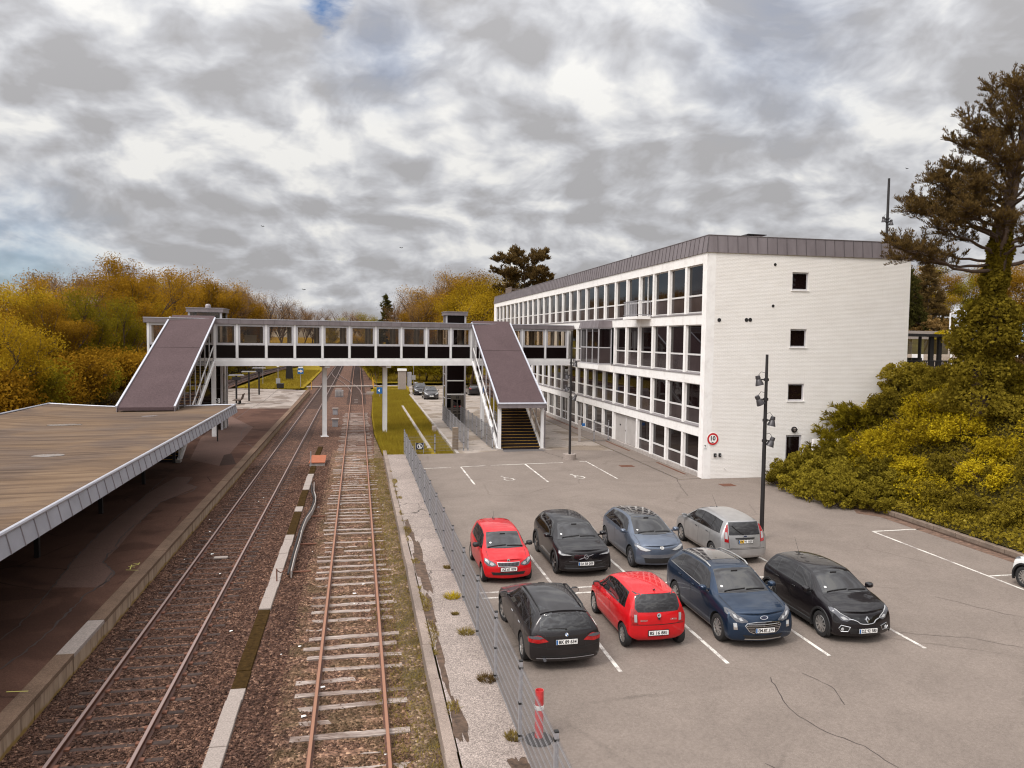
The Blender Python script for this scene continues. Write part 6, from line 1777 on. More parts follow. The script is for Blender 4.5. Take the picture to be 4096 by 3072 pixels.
def bmw_tail(c):
    t = c['tools']; L = c['L']; r = t['root']
    one(c, 'tailgate_trim', [(-.63,L,.965),(.63,L,.965),(.61,L,1.10),(.545,L,1.345),(-.545,L,1.345),(-.61,L,1.10)], M['gloss_black'], .005, (0,1,0))
    tl = both(c, 'taillight', [(.44,L-.02,.745),(.70,L-.05,.70),(.86,L-.30,.72),(.865,L-.34,.80),(.70,L-.07,.90),(.62,L-.03,.885)], M['tail_glass'], .012)
    sub_both(c, tl, 'clear_lens', [(.55,L-.02,.83),(.70,L-.05,.80),(.855,L-.28,.80),(.84,L-.26,.84),(.70,L-.07,.885),(.62,L-.03,.872)], M['lens_dark'], .018)
    t['ribbon']('tailgate_gap', [([(-.50,-L/2,.93),(-.46,-L/2,.56),(.46,-L/2,.56),(.50,-L/2,.93)],(0,1,0)), ([(-.80,-L/2,.62),(-.46,-L/2,.585),(.46,-L/2,.585),(.80,-L/2,.62)],(0,1,0))], .012, M['black_plastic'], r)
    one(c, 'rear_bumper_insert', [(-.62,L,.40),(-.56,L,.36),(.56,L,.36),(.62,L,.40)], M['black_plastic'], .007, (0,1,0)); t['ribbon']('bumper_strip', [([(-.70,-L/2,.335),(.70,-L/2,.335)],(0,1,0))], .02, M['galv'], r, .008)
    p, rt, up, nn = badge_frame(c, .89, False); mb = MB(); ring(mb,p,rt,up,nn,.036,.043); mb.build('badge_ring', M['chrome'], r, local=True)
    mb = MB(); mb.cur = 0; disc(mb,p,rt,up,nn,.036); n = 8; mb.cur = 1
    for q in (0, 2): flat(mb,p,rt,up,nn,[(0,0)]+[(.034*math.cos(PI/2*q+PI/2*k/n), .034*math.sin(PI/2*q+PI/2*k/n)) for k in range(n+1)], .0095)
    mb.cur = 2
    for q in (1, 3): flat(mb,p,rt,up,nn,[(0,0)]+[(.034*math.cos(PI/2*q+PI/2*k/n), .034*math.sin(PI/2*q+PI/2*k/n)) for k in range(n+1)], .0095)
    mb.build('badge', [M['ink'], M['sign_white'], M['blue_paint']], r, local=True)
    mb = MB(); P = [t['snap']((x,-L/2,z),.03,(0,1,0)) for x, z in ((.0,1.01),(-.12,1.02),(-.30,1.02),(-.44,1.015))]; mb.tube(P, .012, 5); mb.tube([P[0]-Vector((0,0,.03)),P[0]], .022, 6); mb.build('rear_wiper', M['black_plastic'], r, local=True)
    mb = MB(); mb.tube([(-.52,-L/2+.30,.32),(-.52,-L/2+.045,.32)], .035, 10); mb.build('exhaust', M['lens_dark'], r, local=True)
    one(c, 'spoiler', [(-.56,L-.4,1.40),(.56,L-.4,1.40),(.54,L-.55,1.42),(-.54,L-.55,1.42)], c['paint'], .03, (0,0,-1), .1)
bmw_tail(c3); plate_on(c3, 'BK 89 634', .73, front=False)

# ---- blue crossover facing the camera
PAINT_BLUE = car_paint('blue_car_paint', (.012,.027,.056), .5, .28)
M['satin_silver'] = plain('satin_silver', (.55,.54,.52), .3, .8, var=.05)
c4 = dict(L=4.61, W=1.88, H=1.66, paint=PAINT_BLUE, cowl=(1.20,1.12), wst=1.98, rst=4.02, hood_z=.90, belt=(1.07,1.17), roof_r=1.56, roof_w=.60,
    f_off=[.16,.12,.03,0,.05,.13,.17,.22,.22,.22], r_off=[.16,.12,.03,0,.02,.10,.26,.44,.48,.48], fo=.90, wb=2.71, wheel_r=.35, plan_f=.32, plan_r=.2,
    side=dict(f=1.52, ft=1.92, r=4.10, rt=3.72, cuts=(2.55,3.42), lean=.05), doors=(1.42,2.56,3.50), handles=(2.38,3.28), rear=[(-.56,1.20),(.56,1.20),(.48,1.46),(-.48,1.46)],
    rails=M['satin_silver'], spokes=10, spoke_w=.04, handle_mat=PAINT_BLUE, roof_panel=(M['gloss_black'],2.55,3.95), surround=M['gloss_black'])
car('parked_car', 'dark blue crossover with silver roof rails parked nose towards the camera', (10.12,19.62,.2), PI, c4)
def kuga_face(c):
    t = c['tools']; r = t['root']
    hl = both(c, 'headlight', [(.45,.07,.745),(.60,.12,.70),(.72,.24,.71),(.855,.56,.86),(.86,.66,.95),(.79,.52,.965),(.62,.24,.87),(.50,.12,.80)], M['lens_dark'], .012)
    sub_both(c, hl, 'lamp_lens', [(.56,.13,.76),(.63,.17,.745),(.66,.25,.80),(.60,.21,.82)], M['head_glass'], .018); sub_both(c, hl, 'lamp_lens', [(.67,.24,.78),(.74,.33,.80),(.77,.42,.87),(.70,.34,.86)], M['head_glass'], .018)
    one(c, 'grille_surround', [(-.44,0,.665),(-.50,0,.60),(-.40,0,.46),(-.30,0,.415),(.30,0,.415),(.40,0,.46),(.50,0,.60),(.44,0,.665),(.20,0,.70),(-.20,0,.70)], M['chrome'], .008, (0,-1,0))
    g = one(c, 'grille', [(-.425,0,.655),(-.48,0,.60),(-.385,0,.47),(-.29,0,.43),(.29,0,.43),(.385,0,.47),(.48,0,.60),(.425,0,.655),(.20,0,.687),(-.20,0,.687)], M['gloss_black'], .013, (0,-1,0))
    mb = MB()
    for z, w in ((.475,.36),(.515,.40),(.555,.43),(.595,.455),(.635,.42)):
        P = [t['snap']((x,2.3,z),.020,(0,-1,0)) for x in np.linspace(-w,w,9)]; mb.tube(P, .008, 5)
    mb.build('grille_bars', M['chrome'], g, local=True)
    one(c, 'lower_intake', [(-.55,0,.37),(-.45,0,.27),(.45,0,.27),(.55,0,.37)], M['black_plastic'], .008, (0,-1,0))
    t['ribbon']('skid_strip', [([(-.50,2.3,.265),(.50,2.3,.265)],(0,-1,0))], .03, M['satin_silver'], r, .012)
    fl = both(c, 'fog_light', [(.70,.18,.50),(.78,.26,.50),(.79,.27,.66),(.72,.20,.66)], M['chrome'], .010, (-.35,-1,0))
    sub_both(c, fl, 'fog_lens', [(.715,.18,.56),(.77,.25,.56),(.78,.25,.64),(.73,.2,.64)], M['head_glass'], .016, (-.35,-1,0))
    p, rt, up, nn = badge_frame(c, .79); mb = MB(); ring(mb,p,rt,up,nn,.040,.048,28,2.2); mb.build('badge_ring', M['chrome'], r, local=True); mb = MB(); disc(mb,p,rt,up,nn,.040,28,2.2); mb.build('badge', M['navy_paint'], r, local=True)
    letters(c, 'Ford', .062, .79, 0., True, M['sign_white'], 'badge_text', width=.10)
    both(c, 'taillight', [(.62,4.52,1.10),(.80,4.35,1.13),(.80,4.30,1.0),(.66,4.5,.98)], M['tail_glass'], .012)
    for sg in (1,-1):
        mb = MB()
        P = [t['snap']((sg*.94,t['Y'](s),z),.010,(-sg,0,0)) for s, z in [(s, 1.085+.105*((s-1.5)/2.6)) for s in np.linspace(1.5,4.1,14)]]; mb.tube(P, .008, 5); mb.build('chrome_belt_strip', M['chrome'], r, local=True)
kuga_face(c4); plate_on(c4, 'EM 87 379', .50, x=-.0)

# ---- black crossover facing the camera
PAINT_BLACK = car_paint('black_car_paint', (.007,.005,.006), .0, .35)
c5 = dict(L=4.12, W=1.78, H=1.57, paint=PAINT_BLACK, cowl=(1.02,1.08), wst=1.82, rst=3.62, hood_z=.84, belt=(1.00,1.12), roof_r=1.49, roof_w=.57,
    f_off=[.16,.12,.03,0,.05,.12,.17,.22,.22,.22], r_off=[.14,.12,.03,0,.02,.10,.22,.36,.40,.40], fo=.87, wb=2.60, wheel_r=.34, plan_f=.34, plan_r=.2,
    side=dict(f=1.38, ft=1.78, r=3.66, rt=3.42, cuts=(2.32,3.16), lean=.05), doors=(1.24,2.33,3.22), handles=(2.16,3.02), rear=[(-.52,1.15),(.52,1.15),(.46,1.40),(-.46,1.40)],
    spokes=10, spoke_w=.05, arch=M['black_plastic'], antenna=(3.35,.42,.6), sill=M['black_plastic'])
car('parked_car', 'black crossover with a silver diamond badge, rightmost of the front row', (12.92,19.20,.2), PI, c5)
def captur_face(c):
    t = c['tools']; r = t['root']
    hl = both(c, 'headlight', [(.42,.09,.69),(.56,.12,.635),(.66,.22,.64),(.80,.52,.80),(.815,.62,.885),(.74,.48,.86),(.58,.22,.77)], M['lens_dark'], .012)
    sub_both(c, hl, 'lamp_lens', [(.52,.12,.69),(.62,.20,.665),(.68,.28,.72),(.60,.24,.74)], M['head_glass'], .018); sub_both(c, hl, 'light_strip', [(.44,.10,.705),(.58,.23,.785),(.74,.49,.87),(.74,.47,.845),(.58,.22,.765)], M['head_glass'], .017)
    one(c, 'grille', [(-.45,0,.64),(-.13,0,.565),(.13,0,.565),(.45,0,.64),(.30,0,.70),(-.30,0,.70)], M['gloss_black'], .010, (0,-1,0))
    mb = MB()
    for sg in (1,-1):
        P = [t['snap']((sg*x,2.06,z),.018,(0,-1,0)) for x, z in ((.47,.66),(.36,.645),(.26,.61),(.20,.56),(.13,.545),(0,.54))]; mb.tube(P, .013, 6)
    mb.build('chrome_strip', M['chrome'], r, local=True)
    p, rt, up, nn = badge_frame(c, .645); mb = MB(); o_ = [(0,.095),(.065,0),(0,-.095),(-.065,0)]; i_ = [(0,.045),(.028,0),(0,-.045),(-.028,0)]
    vs = [p+rt*a+up*b+nn*h for pts, h in ((o_,.0),(o_,.022),(i_,.026),(i_,.01)) for a, b in pts]; mb.add(vs, [(q*4+k, q*4+(k+1)%4, (q+1)*4+(k+1)%4, (q+1)*4+k) for q in range(3) for k in range(4)]); mb.build('badge', M['chrome'], r, local=True)
    one(c, 'lower_intake', [(-.50,0,.43),(-.42,0,.28),(.42,0,.28),(.50,0,.43)], M['black_plastic'], .008, (0,-1,0))
    for sg in (1,-1):
        Q = [(.50,.46),(.74,.50),(.80,.42),(.74,.34),(.56,.345)]
        o = t['patch']('fog_recess', [(sg*x,2.06,z) for x, z in Q], M['black_plastic'], r, .007, (-sg*.3,-1,0), .08)
        P = [t['snap']((sg*x,2.06,z),.012,(-sg*.3,-1,0)) for x, z in Q+Q[:1]]; mb = MB(); mb.tube(P, .011, 6); mb.build('fog_surround', M['chrome'], o, local=True)
        q = t['snap']((sg*.70,2.06,.40),.012,(-sg*.3,-1,0)); mb = MB(); mb.lathe([(0,.01),(.035,.008),(.045,0)], q, 'y', 14); mb.build('fog_lens', M['head_glass'], o, local=True)
    both(c, 'taillight', [(.60,4.02,1.0),(.76,3.86,1.06),(.77,3.82,.90),(.66,4.0,.86)], M['tail_glass'], .012)
    t['patch']('roof_decal', [(-.2,t['Y'](2.9),2),(-.34,t['Y'](2.9),2),(-.34,t['Y'](2.84),2),(-.2,t['Y'](2.84),2)], M['gloss_black'], r, .006, (0,0,-1))
    t['patch']('roof_decal', [(-.2,t['Y'](2.7),2),(-.38,t['Y'](2.7),2),(-.38,t['Y'](2.62),2),(-.2,t['Y'](2.62),2)], M['gloss_black'], r, .006, (0,0,-1))
captur_face(c5); plate_on(c5, 'DZ 92 580', .37, x=-.02)

# ---- black electric crossover, back row
c6 = dict(L=4.23, W=1.84, H=1.55, paint=PAINT_BLACK, cowl=(1.05,1.06), wst=1.78, rst=3.80, hood_z=.91, belt=(1.01,1.10), roof_r=1.475, roof_w=.59,
    f_off=[.14,.10,.02,0,.01,.05,.10,.16,.16,.16], r_off=[.12,.10,.03,0,.02,.08,.20,.34,.38,.38], fo=.80, wb=2.65, wheel_r=.36, plan_f=.24, plan_r=.18,
    side=dict(f=1.40, ft=1.74, r=3.76, rt=3.55, cuts=(2.38,3.25), lean=.04), doors=(1.28,2.38,3.30), handles=(2.2,3.12), rear=[(-.52,1.12),(.52,1.12),(.46,1.38),(-.46,1.38)],
    spokes=5, spoke_w=.06, rim_mat=M['gloss_black'], arch=M['black_plastic'], sill=M['black_plastic'])
car('parked_car', 'black electric crossover with a ring badge parked behind the grey estate and red hatchback', (7.33,25.82,.2), PI, c6)
def ex30_face(c):
    t = c['tools']; r = t['root']
    hl = both(c, 'headlight', [(.48,.03,.755),(.80,.20,.735),(.87,.36,.79),(.88,.42,.90),(.83,.32,.905),(.78,.22,.83),(.60,.08,.80)], M['lens_dark'], .010)
    sub_both(c, hl, 'light_bar', [(.50,.03,.765),(.78,.17,.75),(.86,.34,.80),(.865,.38,.87),(.83,.31,.88),(.80,.24,.80),(.70,.12,.80)], M['head_glass'], .015)
    one(c, 'front_panel', [(-.50,0,.70),(-.44,0,.56),(.44,0,.56),(.50,0,.70),(.42,0,.80),(-.42,0,.80)], M['gloss_black'], .006, (0,-1,0))
    p, rt, up, nn = badge_frame(c, .70); mb = MB(); ring(mb,p,rt,up,nn,.060,.072,28); mb.bar(p+up*(-.012)-rt*.24+up*.09+nn*.012-up*.14, p+rt*.24+up*.09+nn*.012-up*.03, .012, .012); mb.build('badge', M['galv'], r, local=True)
    one(c, 'lower_intake', [(-.70,0,.44),(-.62,0,.26),(.62,0,.26),(.70,0,.44)], M['black_plastic'], .008, (0,-1,0))
    t['ribbon']('bumper_line', [([(-.55,2.1,.545),(.55,2.1,.545)],(0,-1,0)), ([(-.70,2.1,.33),(.70,2.1,.33)],(0,-1,0))], .018, M['lens_dark'], r, .012)
    t['patch']('bonnet_shadow_line', [(-.50,t['Y'](.62),2),(-.44,t['Y'](.70),2),(-.47,t['Y'](.86),2),(-.52,t['Y'](.80),2)], M['gloss_black'], r, .004, (0,0,-1)) if False else None
ex30_face(c6); plate_on(c6, 'EA 58 009', .48, x=-.0)

# ---- blue-grey electric hatchback, back row
PAINT_STEEL = car_paint('steel_blue_paint', (.105,.125,.165), .55, .3)
c7 = dict(L=4.26, W=1.81, H=1.57, paint=PAINT_STEEL, cowl=(.92,1.10), wst=1.86, rst=3.72, hood_z=.86, belt=(1.02,1.10), roof_r=1.475, roof_w=.575,
    f_off=[.14,.10,.02,0,.03,.08,.14,.18,.18,.18], r_off=[.12,.10,.03,0,.02,.10,.24,.40,.44,.44], fo=.84, wb=2.77, wheel_r=.355, plan_f=.34, plan_r=.2,
    side=dict(f=1.36, ft=1.80, r=3.72, rt=3.44, cuts=(1.62,2.48,3.34), lean=.04), doors=(1.22,2.50,3.38), handles=(2.32,3.2), rear=[(-.52,1.12),(.52,1.12),(.46,1.38),(-.46,1.38)],
    spokes=6, spoke_w=.075, rim_mat=M['lens_dark'], roof_panel=(M['gloss_black'],1.86,3.75), antenna=None)
car('parked_car', 'blue grey electric hatchback with a black roof, third from the left in the back row', (10.10,26.10,.2), PI, c7)
def id3_face(c):
    t = c['tools']; r = t['root']
    one(c, 'cowl_panel', [(-.62,1.02,1.1),(-.40,.86,1.05),(0,.80,1.05),(.40,.86,1.05),(.62,1.02,1.1),(.60,1.12,1.2),(0,.99,1.15),(-.60,1.12,1.2)], M['gloss_black'], .006, (0,0,-1))
    hl = both(c, 'headlight', [(.36,.08,.72),(.56,.14,.67),(.74,.30,.70),(.81,.52,.80),(.80,.55,.85),(.68,.34,.82),(.48,.14,.765)], M['lens_dark'], .012)
    sub_both(c, hl, 'lamp_lens', [(.42,.10,.725),(.57,.15,.685),(.72,.29,.715),(.78,.46,.795),(.66,.33,.80),(.49,.15,.755)], M['head_glass'], .018)
    one(c, 'lower_intake', [(-.60,0,.44),(-.55,0,.27),(.55,0,.27),(.60,0,.44)], M['black_plastic'], .008, (0,-1,0)); one(c, 'mesh_grille', [(-.72,0,.52),(-.60,0,.45),(.60,0,.45),(.72,0,.52),(.6,0,.56),(-.6,0,.56)], M['lens_dark'], .007, (0,-1,0))
    t['ribbon']('light_strip', [([(-.40,2.13,.745),(.40,2.13,.745)],(0,-1,0))], .014, M['lens_dark'], r, .006)
    p, rt, up, nn = badge_frame(c, .775); mb = MB(); ring(mb,p,rt,up,nn,.056,.066); mb.build('badge_ring', M['sign_white'], r, local=True)
    mb = MB(); disc(mb,p,rt,up,nn,.056); mb.build('badge_disc', M['ink'], r, local=True)
    mb = MB()
    for a, b in (((-.036,.04),(-.014,0)),((-.014,.0),(0,.03)),((0,.03),(.014,0)),((.014,0),(.036,.04)),((-.046,.02),(-.02,-.045)),((-.02,-.045),(0,-.008)),((0,-.008),(.02,-.045)),((.02,-.045),(.046,.02))): mb.bar(p+rt*a[0]+up*a[1]+nn*.013, p+rt*b[0]+up*b[1]+nn*.013, .008, .004)
    mb.build('badge', M['sign_white'], r, local=True)
    both(c, 'taillight', [(.66,4.16,.92),(.80,4.0,.96),(.80,3.96,.86),(.68,4.14,.84)], M['tail_glass'], .012)
id3_face(c7); plate_on(c7, 'EC 40 217', .40) if False else None

# ---- silver people carrier, seen from behind
PAINT_SILVER = car_paint('silver_paint', (.37,.36,.355), .6, .32)
c8 = dict(L=4.37, W=1.83, H=1.60, paint=PAINT_SILVER, cowl=(.95,1.08), wst=1.85, rst=3.90, hood_z=.84, belt=(1.02,1.06), roof_r=1.53, roof_w=.60,
    f_off=[.14,.10,.02,0,.03,.10,.14,.18,.18,.18], r_off=[.08,.06,.0,0,.06,.10,.17,.28,.32,.32], fo=.86, wb=2.64, wheel_r=.315, plan_f=.32, plan_r=.14,
    side=dict(f=1.22, ft=1.80, r=3.94, rt=3.78, cuts=(1.44,2.42,3.28), lean=.04), doors=(1.20,2.42,3.34), handles=(2.24,3.12), rear=[(-.55,1.06),(.55,1.06),(.52,1.42),(-.52,1.42)],
    spokes=7, spoke_w=.05, handle_mat=M['black_plastic'], antenna=(2.05,.40,-1.1), surround=M['black_plastic'])
car('parked_car', 'silver people carrier seen from behind with a yellow and white number plate', (13.28,26.45,.2), 0, c8)
def cmax_tail(c):
    t = c['tools']; L = c['L']; r = t['root']
    one(c, 'tailgate_trim', [(-.585,L,1.035),(.585,L,1.035),(.55,L,1.46),(-.55,L,1.46)], M['gloss_black'], .005, (0,1,0))
    tl = both(c, 'taillight', [(.62,L-.05,.80),(.76,L-.12,.82),(.74,L-.18,1.10),(.68,L-.26,1.44),(.60,L-.22,1.44),(.63,L-.12,1.08)], M['tail_glass'], .012)
    sub_both(c, tl, 'white_lens', [(.65,L-.06,.92),(.735,L-.12,.93),(.725,L-.16,1.16),(.65,L-.12,1.16)], M['head_glass'], .018)
    t['ribbon']('tailgate_gap', [([(-.60,-L/2,1.03),(-.58,-L/2,.60),(.58,-L/2,.60),(.60,-L/2,1.03)],(0,1,0)), ([(-.85,-L/2,.56),(.85,-L/2,.56)],(0,1,0))], .012, M['black_plastic'], r)
    one(c, 'tailgate_handle', [(-.36,L,.945),(.36,L,.945),(.35,L,.90),(-.35,L,.90)], M['black_plastic'], .02, (0,1,0))
    p, rt, up, nn = badge_frame(c, .99, False); mb = MB(); ring(mb,p,rt,up,nn,.030,.037,28,2.2); mb.build('badge_ring', M['chrome'], r, local=True); mb = MB(); disc(mb,p,rt,up,nn,.030,28,2.2); mb.build('badge', M['navy_paint'], r, local=True)
    letters(c, 'Ford', .05, .99, 0., False, M['sign_white'], 'badge_text', width=.08)
    mb = MB(); P = [t['snap']((x,-L/2,z),.03,(0,1,0)) for x, z in ((-.05,1.05),(-.18,1.12),(-.34,1.24),(-.44,1.34))]; mb.tube(P, .014, 5); mb.build('rear_wiper', M['black_plastic'], r, local=True)
cmax_tail(c8); plate_on(c8, 'FK 91 183', .82, front=False, yellow=True)

# ---- white crossover at the right edge
PAINT_WHITE = car_paint('white_car_paint', (.72,.71,.69), 0, .35)
c9 = dict(L=4.40, W=1.80, H=1.62, paint=PAINT_WHITE, cowl=(1.10,1.08), wst=1.85, rst=3.85, hood_z=.90, belt=(1.03,1.10), roof_r=1.53, roof_w=.585,
    f_off=c4['f_off'], r_off=c4['r_off'], fo=.82, wb=2.65, wheel_r=.34, plan_f=.32, plan_r=.2,
    side=dict(f=1.42, ft=1.82, r=3.85, rt=3.55, cuts=(2.42,3.25), lean=.04), doors=(1.30,2.42,3.30), handles=(2.25,3.12), rear=[(-.52,1.12),(.52,1.12),(.46,1.42),(-.46,1.42)],
    spokes=12, spoke_w=.042, arch=M['black_plastic'], sill=M['black_plastic'])
car('parked_car', 'white crossover cut off by the right edge of the photo, facing away by the bank', (21.87,19.20,.2), 0, c9)
hl = both(c9, 'headlight', [(.50,.10,.80),(.66,.18,.74),(.78,.36,.78),(.86,.66,.92),(.80,.56,.95),(.62,.25,.87)], M['lens_dark'], .012)
sub_both(c9, hl, 'lamp_lens', [(.60,.17,.80),(.70,.25,.79),(.76,.40,.85),(.66,.29,.86)], M['head_glass'], .018)
one(c9, 'grille', [(-.45,0,.74),(-.40,0,.55),(.40,0,.55),(.45,0,.74)], M['gloss_black'], .008, (0,-1,0)); plate_on(c9, 'DA 55 302', .48) if False else None

# ---- far cars in the yard
PAINT_DK = car_paint('dark_grey_paint', (.075,.068,.068), .5, .3)
def far_car(label, loc, rotz, H, paint, rails=None):
    c = dict(L=4.6, W=1.87, H=H, paint=paint, cowl=(1.2,1.05), wst=1.95, rst=4.05, hood_z=.88, belt=(1.02,1.10), roof_r=H-.10, roof_w=.60,
        f_off=c4['f_off'], r_off=c4['r_off'], fo=.9, wb=2.76, wheel_r=.35, plan_f=.32, plan_r=.2, side=dict(f=1.52, ft=1.9, r=4.05, rt=3.7, cuts=(2.55,3.42), lean=.04),
        doors=(1.4,2.55,3.5), handles=(2.38,3.28), rear=[(-.54,1.14),(.54,1.14),(.48,H-.2),(-.48,H-.2)], rails=rails, spokes=5, spoke_w=.06)
    car('parked_car', label, loc, rotz, c)
    hl = both(c, 'headlight', [(.45,.07,.72),(.62,.13,.68),(.78,.34,.74),(.85,.60,.88),(.72,.36,.86),(.52,.14,.78)], M['head_glass'], .012)
    one(c, 'grille', [(-.44,0,.70),(-.36,0,.50),(.36,0,.50),(.44,0,.70)], M['gloss_black'], .010, (0,-1,0)); one(c, 'lower_intake', [(-.62,0,.40),(-.55,0,.28),(.55,0,.28),(.62,0,.40)], M['black_plastic'], .008, (0,-1,0))
    mb = MB(); y = c['L']/2+.008; mb.box(-.26,.26,y-.02,y,.42,.53); mb.build('number_plate', M['sign_white'], c['tools']['root'], local=True)
    both(c, 'taillight', [(.60,4.5,1.0),(.80,4.3,1.05),(.80,4.26,.90),(.66,4.48,.86)], M['tail_glass'], .012)
    return c
far_car('dark grey coupe crossover parked in the yard left of the numbered lift', (9.1,98.6,.19), PI, 1.60, PAINT_DK)
far_car('dark estate with roof rails parked behind the grey coupe crossover', (8.35,105.5,.19), PI, 1.62, PAINT_GREY, M['galv'])
far_car('dark car parked beyond the numbered lift, half hidden by the right stair', (15.7,105.2,.19), 0, 1.48, PAINT_GREY)
# ------------------------------------------------------------------ vegetation
rng = np.random.default_rng(11)
def unit(n, r=None):
    r = r or rng; v = r.normal(size=(n,3)); return v/np.linalg.norm(v, axis=1, keepdims=True)
def leaf_quads(C, size, r, aspect=.55, nrm=None, jitter=1., up=0.):
    """one small rhombus per point of C"""
    n = len(C); a = unit(n, r)
    if up: a = a + np.array([0,0,up]); a /= np.linalg.norm(a, axis=1, keepdims=True)
    b = unit(n, r); b -= (b*a).sum(1, keepdims=True)*a; b /= np.linalg.norm(b, axis=1, keepdims=True)+1e-9
    s = (size*r.uniform(.6,1.35,(n,1)))
    V = np.stack([C-a*s*.5, C+b*s*aspect*.5+a*s*.08, C+a*s*.5, C-b*s*aspect*.5+a*s*.08], 1).reshape(-1,3)
    return V, np.arange(n*4).reshape(-1,4)

def grow(seed, H, spread, trunk_f=.22, levels=4, n0=7, r0=.22, upw=.35, multi=1, bend=.25):
    r = random.Random(seed); segs = []; tips = []
    def br(p, d, L, rad_, lv):
        n = 3; pts = [p.copy()]; q = p.copy(); dd = d.copy()
        for i in range(n):
            dd = (dd + Vector((r.uniform(-1,1), r.uniform(-1,1), r.uniform(-.6,1)))*bend*.5).normalized(); q = q + dd*L/n; pts.append(q.copy())
        segs.append((pts, [rad_*(1-.5*i/n) for i in range(n+1)]))
        if lv == 0: tips.append((q, dd)); tips.append((pts[-2], dd)); return
        k = {3: n0, 2: 5, 1: 4}.get(lv, 4)
        for i in range(k):
            f = r.uniform(.35, 1.) if lv < levels-1 else r.uniform(.15, 1.)
            j = min(n-1, int(f*n)); st = pts[j].lerp(pts[j+1], f*n-j)
            az = r.uniform(0, 2*PI); o = Vector((math.cos(az), math.sin(az), r.uniform(-.25,.7)))
            nd = (dd*.75 + o*spread*.8 + Vector((0,0,upw))).normalized()
            br(st, nd, L*r.uniform(.48,.72), rad_*.5, lv-1)
        tips.append((q, dd))
    for m in range(multi):
        d = Vector((r.uniform(-.12,.12)*(1+multi), r.uniform(-.12,.12)*(1+multi), 1)).normalized()
        base = Vector((r.uniform(-.3,.3)*(multi-1), r.uniform(-.3,.3)*(multi-1), 0))
        t1 = base + d*H*trunk_f; segs.append(([base, t1], [r0, r0*.82])); br(t1, d, H*.42, r0*.8, 3)
    return segs, tips
def fit(segs, tips, H, Wd):
    P = np.array([t[0] for t in tips]); zmax = np.percentile(P[:,2], 99.5); w = np.percentile(np.hypot(P[:,0],P[:,1]), 95)
    sz = H/zmax; sx = Wd/w
    f = lambda p: Vector((p.x*sx, p.y*sx, p.z*sz))
    return [([f(p) for p in pts], rr) for pts, rr in segs], [(f(p), d) for p, d in tips]
def wood_mesh(segs, name, n=5, min_r=0):
    mb = MB()
    for pts, rr in segs:
        if rr[0] < min_r: continue
        mb.tube(pts, rr, n if rr[0] > .05 else 3, caps=False)
    return mb
def make_tree(name, seed, H, Wd, leaf, lsize, per_tip, sig, label, cat='tree', **kw):
    segs, tips = fit(*grow(seed, H, kw.get('spread', .8), kw.get('trunk_f', .2), 4, kw.get('n0', 8), kw.get('r0', .2), kw.get('upw', .3), kw.get('multi', 1)), H, Wd)
    root = thing(name, label, cat)
    wood_mesh(segs, 'trunk', 6, kw.get('min_r', .0)).build('trunk', kw.get('bark', M['bark']), root, local=True, smooth='all')
    r = np.random.default_rng(seed)
    P = np.array([t[0] for t in tips]); keep = r.random(len(P)) < kw.get('keep', 1.); P = P[keep]
    n = per_tip; C = np.repeat(P, n, 0) + np.clip(r.normal(size=(len(P)*n, 3)), -1.7, 1.7)*sig*np.array([1,1,.75])
    C = C[C[:,2] > H*kw.get('low', .05)]
    V, F = leaf_quads(C, lsize, r, kw.get('aspect', .6))
    npmesh('crown', V, F, M[leaf], root)
    return root
HIDE = (0, 0, -400)
protos = {}
def T(kind, x, y, h, z=0., rz=None, sx=1., label=None, group=None):
    """place a tree of a kind with height h; the first one is the prototype itself"""
    p = protos[kind]; s = h/p['h']
    if not p['used']: o = p['o']; p['used'] = True
    else: o = copy_tree(p['o'])
    o.location = (x, y, z); o.rotation_euler = (0, 0, R.uniform(0, 6.28) if rz is None else rz); o.scale = (s*sx, s*sx, s)
    o['label'] = label or p['label']
    if group: o['group'] = group
    return o
def proto(kind, o, h, label): protos[kind] = dict(o=o, h=h, label=label, used=False); o['label'] = label
LW = 'orange and gold broadleaf tree in the wood left of the tracks'
proto('orange', make_tree('broadleaf_tree', 1, 14, 5.2, 'leaf_orange', .17, 46, .48, LW, r0=.24, trunk_f=.1), 14, 'russet broadleaf tree in the wood left of the tracks')
proto('orange2', make_tree('broadleaf_tree', 2, 15, 5.4, 'leaf_orange', .17, 44, .47, LW, r0=.24, spread=.7, trunk_f=.1), 15, 'russet broadleaf tree in the wood left of the tracks')
proto('gold', make_tree('broadleaf_tree', 3, 12, 4.8, 'leaf_gold', .17, 46, .48, LW, r0=.22, trunk_f=.08), 12, 'golden broadleaf tree in the wood left of the tracks')
proto('green', make_tree('broadleaf_tree', 4, 11.5, 4.2, 'leaf_green', .16, 48, .44, LW, r0=.2, upw=.4, trunk_f=.06), 11.5, 'fresh green broadleaf tree in the wood left of the tracks')
proto('twig', make_tree('bare_tree', 5, 15, 5.4, 'leaf_brown', .12, 26, .5, LW, r0=.26, upw=.45, keep=.95), 15, 'nearly bare brown tree in the wood beyond the tracks')
proto('twig2', make_tree('bare_tree', 6, 15, 5.0, 'leaf_brown', .11, 18, .48, LW, r0=.26, upw=.5, keep=.85), 15, 'nearly bare brown tree in the wood beyond the tracks')
proto('scrub', make_tree('scrub_bush', 8, 4.5, 2.8, 'leaf_green', .19, 15, .5, LW, 'bush', multi=3, r0=.07, trunk_f=.08, low=.02), 4.5, 'green scrub bush under the trees of the left wood')
proto('scrub2', make_tree('scrub_bush', 18, 4.5, 2.8, 'leaf_orange', .19, 15, .5, LW, 'bush', multi=3, r0=.07, trunk_f=.08, low=.02), 4.5, 'russet scrub bush under the trees of the left wood')
